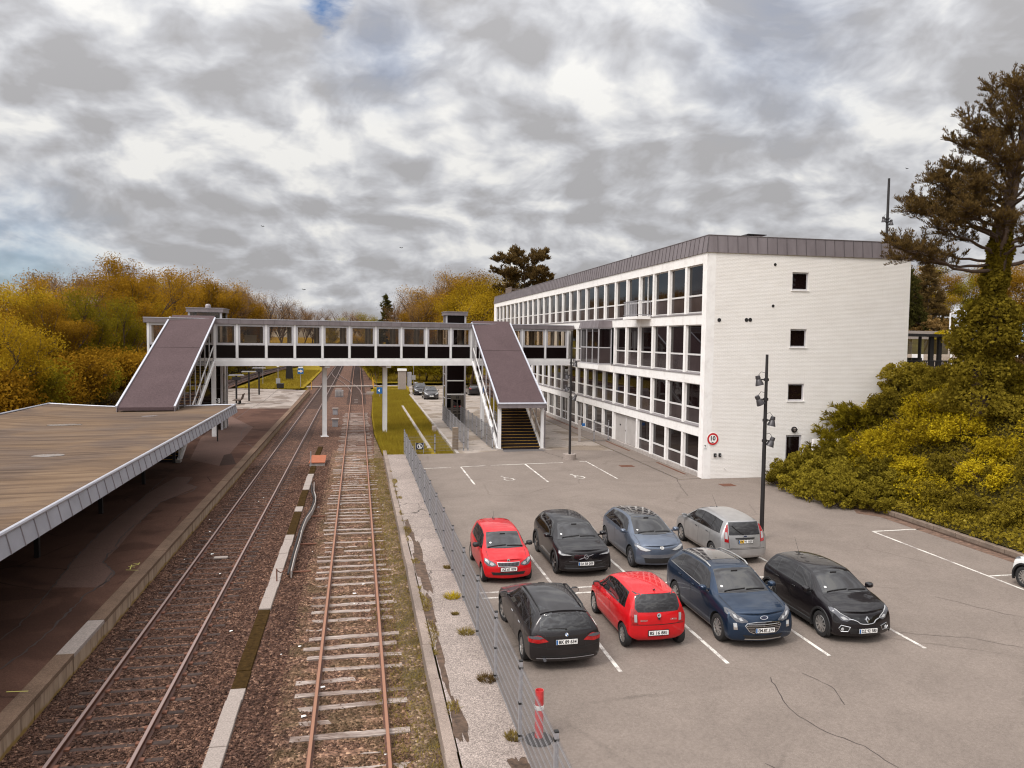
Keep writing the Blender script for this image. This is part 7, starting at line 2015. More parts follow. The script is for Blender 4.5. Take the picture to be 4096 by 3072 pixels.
proto('bramble', make_tree('bramble_bush', 9, 2.6, 2.4, 'dry', .16, 4, .4, LW, 'bush', multi=4, r0=.05, trunk_f=.05, low=.0), 2.6, 'brown bramble bush at the wood edge behind the left stair')
GL, GC, GRt = 'trees of the wood left of the tracks', 'trees beyond the far end of the tracks', 'trees of the wood right of the tracks'
left = [('gold',-24.8,60,9.4),('orange',-28.5,66,10.6),('orange2',-26.6,72,10.4),('orange',-33.5,76,11.8),('gold',-30.2,80,11.4),('orange2',-27.5,82,10.8),('gold',-35,88,12.6),('orange',-31.5,92,13.0),('green',-26.2,86,12.0),('green',-25.4,95,11.6),('orange2',-37.5,98,14.2),('twig',-32.8,101,15.2),('orange',-29.5,101,13.6),('orange2',-29.3,110,17.8),('twig',-33.5,112,16.6),('orange',-26.5,114,16.9),('orange2',-31.5,119,18.2),('orange',-26.2,124,16.6),('gold',-40,110,14),('orange',-44,122,16),('orange2',-25.4,135,16.6),('twig',-29,140,18.2),('orange',-25.8,148,17.2),('orange2',-30,155,18.5),('twig',-26.2,166,18.3),('orange',-29.5,172,18.4),('twig2',-24.4,178,18.4),('twig',-25.8,194,19.2),('twig2',-22.8,198,18.4),('twig2',-21.5,212,18.4),('twig',-20.4,222,18.2),('twig2',-18.8,236,18.0),('twig',-17.6,250,17.6),('orange',-23,128,9),('green',-23.3,108,7.5),('gold',-23.8,146,10)]
for k, x, y, h in left: T(k, x, y, h, -.1, group=GL)
EL = lambda q: float(np.interp(q, [-.6,-.40,-.35,-.285,-.253,-.206,-.1686,-.12,-.075,-.013], [.03,.033,.0376,.044,.085,.068,.063,.057,.042,.032]))
rf = random.Random(77); n_ = 0
while n_ < 62:
    y = rf.uniform(66, 230); x = -rf.uniform(29, 62) if y < 150 else -rf.uniform(25, 48); q = x/y
    if q < -.62 or q > -.09: continue
    T(rf.choice(['orange','orange2','gold','orange','twig','orange2']), x, y, (8+EL(q)*y)*rf.uniform(.80,.93), -.1, group=GL); n_ += 1
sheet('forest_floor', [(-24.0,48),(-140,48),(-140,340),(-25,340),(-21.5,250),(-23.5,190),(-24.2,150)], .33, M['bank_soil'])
for i in range(30):
    y = 58+i*4.4; T('scrub' if i % 3 == 1 else 'scrub2', -23.6-R.uniform(0,2.2)-(.0 if y < 130 else -.02*(y-130)), y+R.uniform(-1,1), R.uniform(3.4,6.2), -.2, group='scrub bushes along the left wood')
for i in range(7): T('bramble', -22.6+R.uniform(-.6,.6), 62+i*3.6, R.uniform(1.8,2.8), -.1, group='brambles behind the left stair')
for k, x, y, h in [('twig',-13.5,300,17.5),('twig2',-9.5,318,18.2),('twig',-6.2,330,18.6),('twig2',-2.8,335,18.8),('twig',.8,338,18.2),('twig2',4.2,330,16.8),('green',-11.2,290,14.6),('twig',-15.5,275,17),('gold',3.6,262,13.2),('green',6.6,232,14.6),('scrub',-8,262,6),('scrub',-2,330,7),('scrub',3,330,7)]:
    T(k, x, y, h, 0, group=GC, label={'twig':'nearly bare brown tree in the distance beyond the end of the tracks','twig2':'nearly bare brown tree in the distance beyond the end of the tracks','green':'pale green tree in the distance beyond the end of the tracks','gold':'golden tree in the distance right of the end of the tracks','scrub':'low dark bush in the distance beyond the end of the tracks'}[k])
for k, x, y, h in [('twig',9.6,155,15.8),('orange2',10.2,148,12.5),('twig2',12.4,158,17.6),('orange',13.4,152,15.6),('twig',15.8,156,19.2),('orange2',17.6,150,18.4),('twig2',19.0,158,20.4),('orange',21.6,152,19.8),('gold',19.0,130,17.2),('gold',22.8,127,17.6),('gold',16.4,124,12.6),('gold',26,132,18.0),('orange',12.2,140,10.5),('orange2',24.5,146,19.6),('twig',30,150,20),('twig',8.0,165,14.5),('twig',11.5,172,18.5),('orange',14.6,166,18),('twig2',9.2,178,17),('twig',17.2,170,21.5),('twig',20.4,172,22.6),('orange',23.2,166,21.4),('orange2',8.4,158,10.5),('orange2',15.2,142,14),('orange',18.8,143,16),('gold',20.6,122,14.5)]:
    T(k, x, y, h, 0, group=GRt, label={'twig':'nearly bare brown tree in the wood between the tracks and the office building','twig2':'nearly bare brown tree in the wood between the tracks and the office building','orange':'russet tree in the wood between the tracks and the office building','orange2':'russet tree in the wood between the tracks and the office building','gold':'bright golden tree behind the far end of the office building'}[k])
for x, y, h in [(5.6,141,4.6),(8.2,142,5.2),(10.6,139.5,5.4),(13,139,5.6),(15.5,138,5.0),(3.2,150,4.6),(17.8,137,5.2),(4.2,160,5),(2.9,172,4.5),(2.6,185,4.5),(20,136,5.5)]:
    T('scrub', x, y, h, -.1, group='hedge bushes beyond the yard', label='dark hedge bush at the far side of the lawn beyond the yard')
o = T('green', 3.1, 128, 5.2, 0, label='slim young tree with thin leaves by the foot crossing right of the tracks'); o.scale = (.28,.28,.45)

def needle_tufts(P, D, r, n=12, ln=.20, w=.035, up=.5):
    """bundles of thin needles at points P pointing along D"""
    m = len(P)*n; C = np.repeat(P, n, 0); d = np.repeat(D, n, 0)*.9 + unit(m, r)*.85 + np.array([0,0,up]); d /= np.linalg.norm(d, axis=1, keepdims=True)
    s = np.cross(d, unit(m, r)); s /= np.linalg.norm(s, axis=1, keepdims=True)+1e-9
    L = ln*r.uniform(.6,1.3,(m,1)); C = C + unit(m, r)*ln*.25
    V = np.stack([C-s*w*.5, C+d*L*.55-s*w*.7, C+d*L, C+d*L*.55+s*w*.7], 1).reshape(-1,3)
    return V, np.arange(m*4).reshape(-1,4)
def conifer(name, label, x, y, z, branches, trunk, seed, ln, w, per_m, n, mat, sub=.9, cat='tree'):
    """branches: list of point lists; twigs with needle tufts sprout along the outer part of each"""
    r = random.Random(seed); nr = np.random.default_rng(seed)
    root = thing(name, label, cat, (x, y, z))
    mb = MB(); mb.tube(trunk[0], trunk[1], 10, caps=False); P = []; D = []
    for pts, r0, f0 in branches:
        pts = [Vector(p) for p in pts]; fine = []
        for a, b in zip(pts, pts[1:]):
            for i in range(4): fine.append(a.lerp(b, i/4) + Vector((r.uniform(-1,1),r.uniform(-1,1),r.uniform(-1,1)))*.07)
        fine.append(pts[-1]); n_ = len(fine); mb.tube(fine, [max(.012, r0*(1-i/n_)) for i in range(n_)], 5, caps=False)
        L = sum((fine[i+1]-fine[i]).length for i in range(n_-1)); k = int(L*per_m)
        for _ in range(k):
            f = f0+(1-f0)*r.random()**.8; j = min(n_-2, int(f*(n_-1))); p = fine[j].lerp(fine[j+1], f*(n_-1)-j); d = (fine[j+1]-fine[j]).normalized()
            tw = (d*.6 + Vector((r.uniform(-1,1),r.uniform(-1,1),r.uniform(-.25,.9)))).normalized(); l = sub*r.uniform(.35,1.)*(1.1-.5*f)
            e = p + tw*l; mb.tube([p, p.lerp(e,.5)+Vector((0,0,-.03)), e], [.016,.011,.006], 3, caps=False)
            for q in (.45,.65,.85,1.):
                P.append(p.lerp(e, q)); D.append((tw+Vector((0,0,.4))).normalized())
    mb.build('trunk', M['bark'], root, local=True, smooth='all')
    V, F = needle_tufts(np.array(P), np.array(D), nr, n, ln, w); npmesh('crown', V, F, mat, root)
    return root
# the big ivy-clad pine on the bank (coordinates relative to its foot)
PX_, PY_, PZ_ = 29.6, 32.0, 4.9
tk = ([(0,0,-.6),(.15,0,2.2),(.6,.05,6.5),(1.05,.1,9.3),(1.5,.1,11.7),(2.1,.15,14.0),(2.5,.2,15.6)], [.52,.45,.38,.33,.25,.15,.05])
def tr(z): zs = [p[2] for p in tk[0]]; return (float(np.interp(z, zs, [p[0] for p in tk[0]])), float(np.interp(z, zs, [p[1] for p in tk[0]])))
B = []
def brn(z0, tip, r0=.10, f0=.30, sag=.35):
    q = lambda z: z if z < 9 else 9+(z-9)*.78
    z0, tip = q(z0), (tip[0], tip[1], q(tip[2]))
    a = Vector((*tr(z0), z0)); t = Vector(tip); m1 = a.lerp(t,.35)+Vector((0,0,sag)); m2 = a.lerp(t,.7)+Vector((0,0,sag*.4)); B.append(([a, m1, m2, t], r0, f0))
for z0, tip, r0, f0, sag in [(6.6,(-5.6,-.8,7.5),.11,.38,-.35),(6.9,(-4.4,.9,7.2),.09,.35,-.2),(7.4,(-3.5,-.6,8.5),.10,.3,.1),(8.2,(-3.3,.5,9.9),.10,.3,.1),(8.8,(-2.7,-1.5,9.6),.09,.3,.1),(9.4,(-2.2,.6,11.4),.10,.25,.2),(10.0,(-1.7,-1.2,10.9),.09,.25,.2),(10.6,(-1.6,.8,12.4),.09,.25,.2),(11.2,(-.9,-.9,13.6),.09,.22,.2),(11.8,(-.8,.4,14.6),.09,.2,.3),(12.4,(-.2,-.9,14.9),.08,.2,.3),(13.2,(.2,.6,16.2),.08,.2,.3),(14.0,(.9,-.5,17.0),.07,.2,.3),(14.8,(1.3,.5,17.9),.06,.2,.3),(15.6,(2.2,-.2,18.4),.06,.15,.2),(16.4,(3.0,.4,18.6),.05,.15,.2)]: brn(z0, tip, r0, f0, sag)
rl = random.Random(4)
for z0, tip, r0, f0, sag in [(7.0,(-3.9,1.9,8.1),.08,.3,-.1),(7.9,(-3.0,-1.9,9.2),.08,.3,.1),(8.6,(-3.0,1.6,10.4),.08,.28,.1),(9.2,(-2.3,-1.4,10.6),.08,.28,.1),(9.8,(-2.1,1.5,12.0),.08,.25,.2),(10.8,(-1.6,-1.5,12.8),.08,.25,.2),(11.5,(-1.0,1.4,14.2),.07,.2,.2),(12.6,(-.4,1.2,15.6),.07,.2,.2),(13.6,(.1,-1.2,16.6),.06,.2,.2),(14.4,(.8,1.1,17.4),.06,.2,.2),(8.2,(-4.6,-.3,9.3),.09,.35,.1),(9.0,(-3.2,.1,11.2),.09,.3,.1)]: brn(z0, tip, r0, f0, sag)
for z0, tip, r0, f0, sag in [(6.8,(6.0,-.8,8.2),.11,.35,.0),(7.8,(5.4,1.2,9.4),.10,.3,.1),(9.0,(5.6,-1.0,11.8),.10,.3,.2),(10.2,(5.4,.8,13.2),.09,.25,.2),(11.4,(5.0,-.7,14.8),.09,.25,.2),(12.6,(5.0,.6,16.4),.08,.2,.2),(14.0,(4.6,-.4,17.6),.07,.2,.2)]: brn(z0, tip, r0, f0, sag)
for z0, tip in [(7.2,(.2,-3.2,8.0)),(8.6,(-.2,3.2,10.0)),(9.6,(.9,-3.0,11.2)),(10.8,(1.3,3.0,12.8)),(11.6,(1.2,-2.6,13.6)),(12.8,(1.8,2.4,15.2)),(13.6,(1.8,-2.0,15.8)),(8.0,(-1.4,-2.4,8.8)),(9.2,(-.9,2.4,10.8)),(10.4,(-.4,-2.0,12.2)),(12.0,(.3,1.8,14.2)),(7.6,(2.8,-2.6,8.8)),(10.0,(3.4,-2.2,12.0))]: brn(z0, tip, .08, .3, .2)
pine = conifer('pine_tree', 'tall dark pine with an ivy-clad trunk on the bank at the right edge', PX_, PY_, PZ_, B, tk, 21, .17, .022, 15, 11, M['needle'], 1.3)
iv = []
nr = np.random.default_rng(5)
for i in range(30000):
    z = nr.uniform(-.2, 9.5); w = 1.65*max(.20, 1-(max(0,z)/8.6)**1.6)*(1+.22*math.sin(z*1.7+1)+.16*math.sin(z*4.3)); a = nr.uniform(0, 2*PI); rr = w*nr.uniform(.55,1.08)*(1+.25*math.sin(2*a+z*1.1)+.15*math.sin(5*a-z*2))
    x0, y0 = tr(z); iv.append((x0+rr*math.cos(a), y0+rr*math.sin(a), z))
V, F = leaf_quads(np.array(iv), .17, nr, .8); npmesh('ivy', V, F, M['leaf_ivy'], pine)

# smaller conifers: the pine behind the office, a thin spruce by the tracks, dark firs in the garden
def small_pine(name, label, x, y, z, H, Wd, seed, mat, ln, w, lvls=9, cone=False, n=7, bare=.45, per_m=5, sub=1.1):
    r = random.Random(seed); B = []; hs = np.linspace(bare*H, H*.95, lvls)
    for i, h in enumerate(hs):
        f = (h/H-bare)/(1-bare)
        for k in range(5 if not cone else 6):
            a = 2*PI*k/5+i*1.3+r.uniform(-.4,.4); l = (Wd*(1.08-f)*r.uniform(.8,1.1) if cone else Wd*math.sqrt(max(.08, 1-(f*1.02-.25)**2*1.15))*r.uniform(.55,1.15))
            up = (-.10 if cone else r.uniform(.1,.5))*l
            p0 = Vector((0,0,h)); t = Vector((l*math.cos(a), l*math.sin(a), h+up)); B.append(([p0, p0.lerp(t,.5)+Vector((0,0,.1)), t], .07 if not cone else .03, .25))
    return conifer(name, label, x, y, z, B, ([(0,0,-.3),(.1,0,H*.5),(0,0,H)], [.26 if not cone else .14,.18 if not cone else .09,.03]), seed, ln, w, per_m, n, mat, sub)
small_pine('pine_tree', 'broad dark pine standing behind the far end of the office roof', 27.0, 125, 0, 22.0, 5.3, 31, M['needle'], .55, .11, 9, per_m=5, n=7, sub=1.6, bare=.55)
small_pine('spruce_tree', 'thin dark spruce against the sky right of the end of the tracks', 6.2, 172, 0, 17.2, 2.5, 32, M['needle_green'], .5, .10, 14, True, per_m=4, n=6, bare=.3)
for i, (x, y, H, W_, lab) in enumerate(((62.5,79,7.5,2.6,'dark spreading fir in the garden behind the bus shelter, left one'),(67.0,81,8.5,3.0,'brownish fir in the garden behind the bus shelter, right one'),(60.2,77,4.0,.9,'slim dark cypress in the garden beside the end wall'))):
    small_pine('fir_tree', lab, x, y, 8.6, H, W_, 40+i, M['needle_green'] if i != 1 else M['needle'], .42, .09, 10, True, per_m=5, n=6, bare=.04)

# ------------------------------------------------------------------ the bank on the right
def bankz(x, y):
    f = min(1, max(0, (x-23.8)/8.4)); s = f*f*(3-2*f)
    z = .45 + 5.45*(s*.75+f*.25) + .12*math.sin(x*1.7+y*.9)*min(1, f*4)
    if y < 12: z = z*1.
    return z
xs = np.concatenate([np.linspace(23.8, 33.5, 34), [36, 60, 140, 400]]); ys = np.concatenate([np.linspace(-12, 44, 57), [60, 76, 90, 140, 260]])
def up_z(x, y): return bankz(x, y) + (0 if y < 60 else 2.7*min(1, (y-60)/16))
V = [(x, y, up_z(x, y)) for y in ys for x in xs]; nx_ = len(xs)
F = [(j*nx_+i, j*nx_+i+1, (j+1)*nx_+i+1, (j+1)*nx_+i) for j in range(len(ys)-1) for i in range(nx_-1) if not (xs[i+1] <= 33.5 and ys[j] >= 39.9)]
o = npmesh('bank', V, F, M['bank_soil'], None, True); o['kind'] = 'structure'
kt = thing('bank_kerb', 'low concrete kerb wall along the foot of the planted bank', 'kerb wall', (23.7,20,.2))
mb = MB(); y = -6.
while y < 30.6: mb.box(23.56+R.uniform(-.01,.01),23.82,y+.012,y+1.19,-.1,.42+R.uniform(-.01,.01)); y += 1.2
mb.build('kerb_stones', plain('kerb_stone', (.17,.125,.095), .9, var=.3, vs=3), kt, bevel=.015)
mb = MB(); mb.box(23.5,23.555,-6,30.6,.2,.26); mb.build('timber_edging', M['wood_dark'], kt)
sheet('leaf_litter', [(23.1,-6),(23.5,-6),(23.5,30.9),(24.6,31.2),(24,33),(22.9,32),(22.4,31),(23.0,30.2),(23.05,20)], .2045, plain('leaf_litter', (.13,.075,.05), .95, var=.5, vs=5, bmp=.6, bs=30), None)
# ivy carpet over the slope
r = np.random.default_rng(9)
n = 90000; X = r.uniform(23.7, 37, n); Yy = r.uniform(14, 40.1, n)
Z = np.array([bankz(a, b) for a, b in zip(X, Yy)]); lump = .28+.22*np.sin(X*1.9+Yy*.7)*np.sin(Yy*1.3-X*.6)
C = np.stack([X, Yy, Z + r.uniform(.0, 1., n)*np.maximum(.08, lump)], 1)
V, F = leaf_quads(C, .125, r, .8, up=.3); tag(npmesh('ivy_cover', V, F, M['leaf_ivy'], None), 'dark ivy carpet covering the planted bank right of the parking lot', 'ivy', kind='stuff')

n = 60000; X = r.uniform(24.2, 33, n); Yy = r.uniform(16, 39.6, n)
q = np.sin(X*.9+1.3*np.sin(Yy*.55))+np.sin(Yy*.8-.7*X+1)+.7*np.sin(X*2.3+Yy*1.9)+.5*np.sin(Yy*3.1-X*1.1); ok = (q > .15) & (X < 31+.8*np.sin(Yy)) ; X, Yy, q = X[ok], Yy[ok], q[ok]
Z = np.array([bankz(a, b) for a, b in zip(X, Yy)]); C = np.stack([X, Yy, Z + r.random(len(X))**.6*(.25+.45*np.clip(q, 0, 1.6))], 1)
V, F = leaf_quads(C, .105, r, .65, up=.2); tag(npmesh('yellow_cover', V, F, M['leaf_yellow'], None), 'yellow green low foliage spreading in patches over the planted bank', 'ground cover', kind='stuff')

def shrub(name, seed, rx, h, leaf, lsize, n, label, spikes=0, aspect=.65):
    r = np.random.default_rng(seed); root = thing(name, label, 'shrub')
    K = 70; cen = []; 
    for i in range(K):
        a = r.uniform(0, 2*PI); q = math.sqrt(r.random())*.8; z = r.uniform(.15, 1.)*math.sqrt(max(.05, 1-q*q)); cen.append((rx*q*math.cos(a), rx*q*math.sin(a), h*z*.85, rx*r.uniform(.10,.27)))
    cen = np.array(cen); idx = r.integers(0, K, n); d = unit(n, r); rad_ = cen[idx,3:4]*(r.random((n,1))**.28)*r.uniform(.8,1.15,(n,1))
    C = cen[idx,:3] + d*rad_*np.array([1,1,.8]); C = C[C[:,2] > -.1]
    V, F = leaf_quads(C, lsize, r, aspect)
    mb = MB(); rr = random.Random(seed)
    for i in range(14):
        c = cen[rr.randrange(K)]; mb.tube([(0,0,-.2),(c[0]*.5,c[1]*.5,c[2]*.5),(c[0],c[1],c[2])], [.03,.02,.008], 4, caps=False)
        if spikes: 
            e = (c[0]*1.5, c[1]*1.5, c[2]+rr.uniform(.2,.6)); mb.tube([(c[0],c[1],c[2]),e], [.012,.004], 3, caps=False)
    mb.build('stems', M['bark'], root, local=True)
    npmesh('foliage', V, F, M[leaf], root); return root
def juniper(seed, label):
    r = np.random.default_rng(seed); root = thing('juniper_shrub', label, 'shrub'); P = []; D = []; mb = MB(); rr = random.Random(seed)
    for i in range(70):
        a = rr.uniform(0, 2*PI); el = rr.uniform(.05, .9); L = rr.uniform(1.0, 1.9); d = Vector((math.cos(a)*math.cos(el), math.sin(a)*math.cos(el), math.sin(el)))
        pts = [Vector((0,0,0)) + d*L*f + Vector((0,0,-.25*f*f*L)) for f in (0,.35,.7,1)]; mb.tube(pts, [.02,.015,.01,.004], 3, caps=False)
        for f in np.linspace(.25, 1, 16):
            p = d*L*f + Vector((0,0,-.25*f*f*L)); P.append(p); D.append(d)
    mb.build('stems', M['bark'], root, local=True)
    V, F = needle_tufts(np.array(P), np.array(D), r, 9, .22, .035, .1); npmesh('foliage', V, F, M['leaf_green'], root); return root
proto('s_dark', shrub('leafy_shrub', 1, 1.25, 1.7, 'leaf_dark', .115, 5200, ''), 1.7, 'dark green leafy shrub at the foot of the bank beside the end wall')
proto('s_dark2', shrub('leafy_shrub', 2, 1.35, 1.5, 'leaf_ivy', .12, 5200, ''), 1.5, 'dark green leafy shrub on the bank behind the front row of shrubs')
proto('s_yel', shrub('yellow_shrub', 3, 1.3, 1.5, 'leaf_yellow', .10, 6000, '', 1), 1.5, 'yellow green shrub on the middle of the planted bank')
proto('s_yel2', shrub('yellow_shrub', 4, 1.5, 1.3, 'leaf_yellow', .10, 6000, '', 1), 1.3, 'yellow green shrub on the middle of the planted bank')
proto('s_brz', shrub('bronze_shrub', 5, 1.6, 2.2, 'leaf_bronze', .12, 6500, '', 1), 2.2, 'bronze leaved shrub at the top of the bank below the pine')
proto('s_ivy', shrub('ivy_bush', 6, 1.3, 2.4, 'leaf_ivy', .13, 6500, ''), 2.4, 'tall ivy bush against the right end of the white end wall')
proto('s_jun', juniper(7, ''), 1.3, 'feathery juniper spreading over the bank against the white end wall')
def S_(k, x, y, h, dz=-.1, group=None, label=None, sx=1.): return T(k, x, y, h, (bankz(x, y) if x > 23.8 else .2)+dz, group=group, label=label, sx=sx)
for x, y, h in [(22.5,37.6,1.3),(22.6,35.9,1.7),(22.4,34.2,1.7),(22.3,32.6,1.6),(23.5,31.3,1.5),(24.6,31.6,1.6),(23.7,38.6,1.9),(23.9,36.8,2.3),(23.8,35.0,2.3),(23.6,33.2,2.2),(24.9,33.0,2.0),(25.0,38.0,1.7),(25.3,36.2,1.9)]:
    S_('s_dark', x, y, h, 0, 'dark shrubs at the foot of the bank')
for x, y, h in [(25.1,29.6,1.2),(25.2,27.6,1.1),(25.4,25.4,1.1),(25.6,23.0,1.2),(25.8,20.6,1.2),(26.8,30.4,1.3),(27.4,26.2,1.2),(29.0,37.6,1.5),(30.2,36.2,1.4),(29.6,30.2,1.3),(30.6,27.6,1.3),(28.4,23.6,1.3),(31.2,38.6,1.6),(32.0,37.2,1.3)]:
    S_('s_dark2', x, y, h, -.2, 'dark shrubs higher on the bank')
for i, (x, y, h) in enumerate([(26.3,34.6,1.6),(26.2,32.4,1.5),(27.8,33.6,1.5),(27.2,36.2,1.4),(28.3,31.6,1.5),(27.9,29.0,1.4),(29.4,34.8,1.5),(29.6,32.6,1.3),(26.6,28.2,1.2),(28.8,27.2,1.3),(27.0,24.2,1.1),(30.6,34.0,1.3),(29.8,25.0,1.2),(31.5,32.2,1.4),(26.4,22.0,1.2)]):
    S_('s_yel' if i % 2 else 's_yel2', x, y, h, -.15, 'yellow green shrubs on the bank', label='yellow green shrub on the middle of the planted bank')
for x, y, h in [(32.3,33.5,2.2),(33.6,31.5,2.6),(32.6,29.4,2.2),(34.4,34.6,2.8),(33.9,28.0,2.4),(32.0,26.4,2.0),(35.5,32.2,2.6)]:
    S_('s_brz', x, y, h, -.2, 'bronze shrubs at the top of the bank')
S_('s_ivy', 30.8, 39.2, 2.5, -.4)
S_('s_ivy', 31.9, 39.0, 1.6, -.3, label='smaller ivy bush beside the black railing at the top of the bank')
for x, y, h, rz_ in [(26.9,38.9,1.5,0),(28.2,39.1,1.6,1),(26.2,39.4,1.0,2)]: S_('s_jun', x, y, h, -.1, 'junipers against the end wall')
# bright spring shrub over the lit right edge, in front of the garden
T('gold', 37.0, 34.5, 6.0, 5.5, sx=.8, label='golden leaved small tree at the right edge behind the pine')
T('orange', 41.0, 43.5, 7.5, 5.6, label='russet small tree at the right edge beyond the black railing')

# ------------------------------------------------------------------ top of the bank: railing, shelter, garden
bf = thing('black_railing', 'black vertical bar railing on the bank top beside the end wall', 'railing', (34.2,41,5.9))
mb = MB(); x = 32.4
while x < 36.4: mb.box(x,x+.05,40.98,41.02,5.2,6.98); x += .13
mb.box(32.4,36.5,40.96,41.04,6.9,6.98); mb.box(32.4,36.5,40.96,41.04,5.6,5.66); mb.build('bars', M['black_metal'], bf)
mb = MB(); mb.box(33.3,35.7,41.06,41.10,5.0,6.5); mb.build('panel', M['navy_paint'], bf)
sh = thing('bus_shelter', 'dark framed glass bus shelter on the bank top behind the black railing', 'bus shelter', (38,46,5.9))
mb = MB(); mb.prism([(34.5,44.5,8.50),(44.5,44.5,8.42),(44.5,44.5,8.56),(34.5,44.5,8.66)], (0,2.6,0)); mb.build('roof', M['black_metal'], sh)
for x, w in ((36.75,.05),(37.62,.14),(38.25,.12),(40.6,.06),(42.5,.06)): MB().box(x-w,x+w,44.9,45.1,5.9,8.46).build('post', M['black_metal'], sh)
for a, b in ((34.6,36.68),(36.82,37.46),(38.4,40.5),(40.7,42.4)): MB().box(a,b,46.6,46.62,6.2,8.3).build('pane', M['stair_glass'], sh)
o = MB().box(37.3,38.6,47,47.3,5.9,7.0).build('ticket_machine', M['black_metal']); tag(o, 'dark ticket machine behind the bus shelter glass', 'machine')
o = MB().box(40,66,60,60.3,6.0,7.05).build('pale_wall', M['white_paint']); tag(o, 'low pale wall beyond the bus shelter', 'wall')
sheet('road', [(30,50),(120,50),(120,59.5),(30,59.5)], 5.98, M['lot'])
o = MB().box(54,80,75,75.4,8.2,9.4).build('garden_wall', M['pale_concrete']); tag(o, 'pale garden wall below the clipped shrubs beyond the road', 'wall')
sl2 = thing('street_lamp', 'slim white street lamp with a curved arm beyond the bus shelter', 'street lamp', (54.6,63,6.8))
MB().tube([(54.6,63,6.2),(54.6,63,10.9)], .075, 8).build('pole', M['white_steel'], sl2); MB().tube([(54.6,63,10.88),(55.4,63,10.98),(56.0,63,11.05)], .04, 6).build('arm', M['white_steel'], sl2); MB().lathe([(0,.16),(.18,.1),(.30,-.06),(.0,-.08)], (56.1,63,11.0), 'z', 12).build('lamp_head', M['white_steel'], sl2)
proto('round', shrub('clipped_shrub', 12, 1.1, 1.5, 'leaf_bronze', .16, 3000, ''), 1.5, 'round clipped shrub in the garden behind the bus shelter')
for x, y, h, z in [(61.2,76.6,1.2,8.9),(62.6,77.4,1.3,9.0),(64.2,77,1.7,9.6),(65.4,76.6,1.2,8.9),(66.4,77.6,1.7,9.3),(63.2,76,.9,8.8),(60.3,76.2,.9,8.8),(67.6,76.6,1.3,8.9)]: T('round', x, y, h, z, group='clipped garden shrubs')
T('s_yel', 63.6, 74.2, 1.6, 8.2, label='yellow green shrub before the pale garden wall')
T('s_yel', 65.2, 74.0, 1.2, 8.2, label='yellow green low shrub before the pale garden wall, right of the taller one')
for k, x, y, h in [('green',70,92,8.5),('green',75,94,9.6),('orange',80,97,10.4),('green',84,95,10),('orange2',90,98,11),('green',66,96,8.6),('gold',62.5,86,5.2),('gold',70.5,84,6.2),('orange',97,98,11.5),('green',60,98,8.0)]:
    T(k, x, y, h, 8.6, sx=1.15, group='trees of the garden beyond the road', label={'green':'dull green tree in the garden beyond the road right of the office','orange':'russet tree in the garden beyond the road right of the office','orange2':'russet tree in the garden beyond the road right of the office','gold':'golden small tree in the garden beyond the road right of the office'}[k])
dm = thing('glass_dome', 'pale blue curved glass roof at the right edge beyond the trees', 'glass roof', (72,70,8))
def dome_mat():
    m, t, p, o = nt('pale_blue_glass'); n = noise(t, 1, 3, .5, pos(t)); r_ = ramp(t, [(.3, (.28,.42,.55)), (.7, (.40,.55,.68))], n.outputs['Fac']); t.links.new(r_.outputs[0], p.inputs['Base Color']); p.inputs['Roughness'].default_value = .15; return m
MB().lathe([(4.4,0),(4.3,1.6),(3.6,3.0),(2.2,3.9),(0,4.3)], (72.5,70,8), 'z', 28).build('roof', dome_mat(), dm, smooth=True); MB().lathe([(4.5,-1),(4.5,.3),(4.2,.3)], (72.5,70,8), 'z', 28).build('wall', M['white_paint'], dm)

# ------------------------------------------------------------------ grass and weeds
def blades(name, label, region, n, h, w, mat, seed, z=0., lean=.35):
    r = np.random.default_rng(seed); P = []
    x0, x1, y0, y1 = region['box']; X = r.uniform(x0, x1, n*2); Y_ = r.uniform(y0, y1, n*2)
    ok = region['ok'](X, Y_); X, Y_ = X[ok][:n], Y_[ok][:n]; m = len(X)
    a = r.uniform(0, 2*PI, m); L = h*r.uniform(.5, 1.4, m); d = np.stack([np.cos(a)*w, np.sin(a)*w, np.zeros(m)], 1)
    t = np.stack([r.normal(size=m)*L*lean, r.normal(size=m)*L*lean, L], 1); C = np.stack([X, Y_, np.full(m, z)], 1)
    V = np.stack([C-d, C+d, C+t*.7+d*.6, C+t], 1).reshape(-1,3)
    return tag(npmesh(name, V, np.arange(m*4).reshape(-1,4), mat, None), label, 'grass', kind='stuff')
blades('meadow_grass', 'long yellow green grass in the meadow between the right track and the yard', dict(box=(1.4,7.3,51.6,118), ok=lambda X, Y: (X > np.interp(Y, [51,60,80,104,118], [1.75,1.45,1.5,2.05,2.4])) & (X < np.interp(Y, [51,60,104,118], [6.5,6.55,6.95,7.3])) & ~((X > 4.9) & (X < 5.28) & (Y < 90.3))), 60000, .26, .012, M['blade'], 1, -.02)
blades('far_grass', 'rough grass of the lawns beyond the footbridge', dict(box=(-18,22,112,185), ok=lambda X, Y: ((X > np.interp(Y,[112,135,154,185],[9,3.2,2.4,1.8])) & (Y > 136)) | ((X < -8.6) & (X > -17) & (Y > 118))), 26000, .30, .03, M['blade'], 2, 0.)
blades('track_weeds', 'dry weeds and moss along the kerb beside the right track', dict(box=(.4,1.62,9,52), ok=lambda X, Y: (X > .72) | (np.sin(Y*2.3)+np.sin(Y*.9) > .7)), 15000, .055, .010, M['dry'], 3, -.15, .8)
blades('kerb_weeds', 'dry weeds in the joint behind the path kerb', dict(box=(1.84,2.1,9,45), ok=lambda X, Y: (np.sin(Y*1.7)+np.sin(Y*.63+1)+.8*np.sin(Y*4.1) > .25) & (X < 1.9+.12*(1+np.sin(Y*2.9)))), 4200, .06, .010, M['dry'], 4, .2, .9)
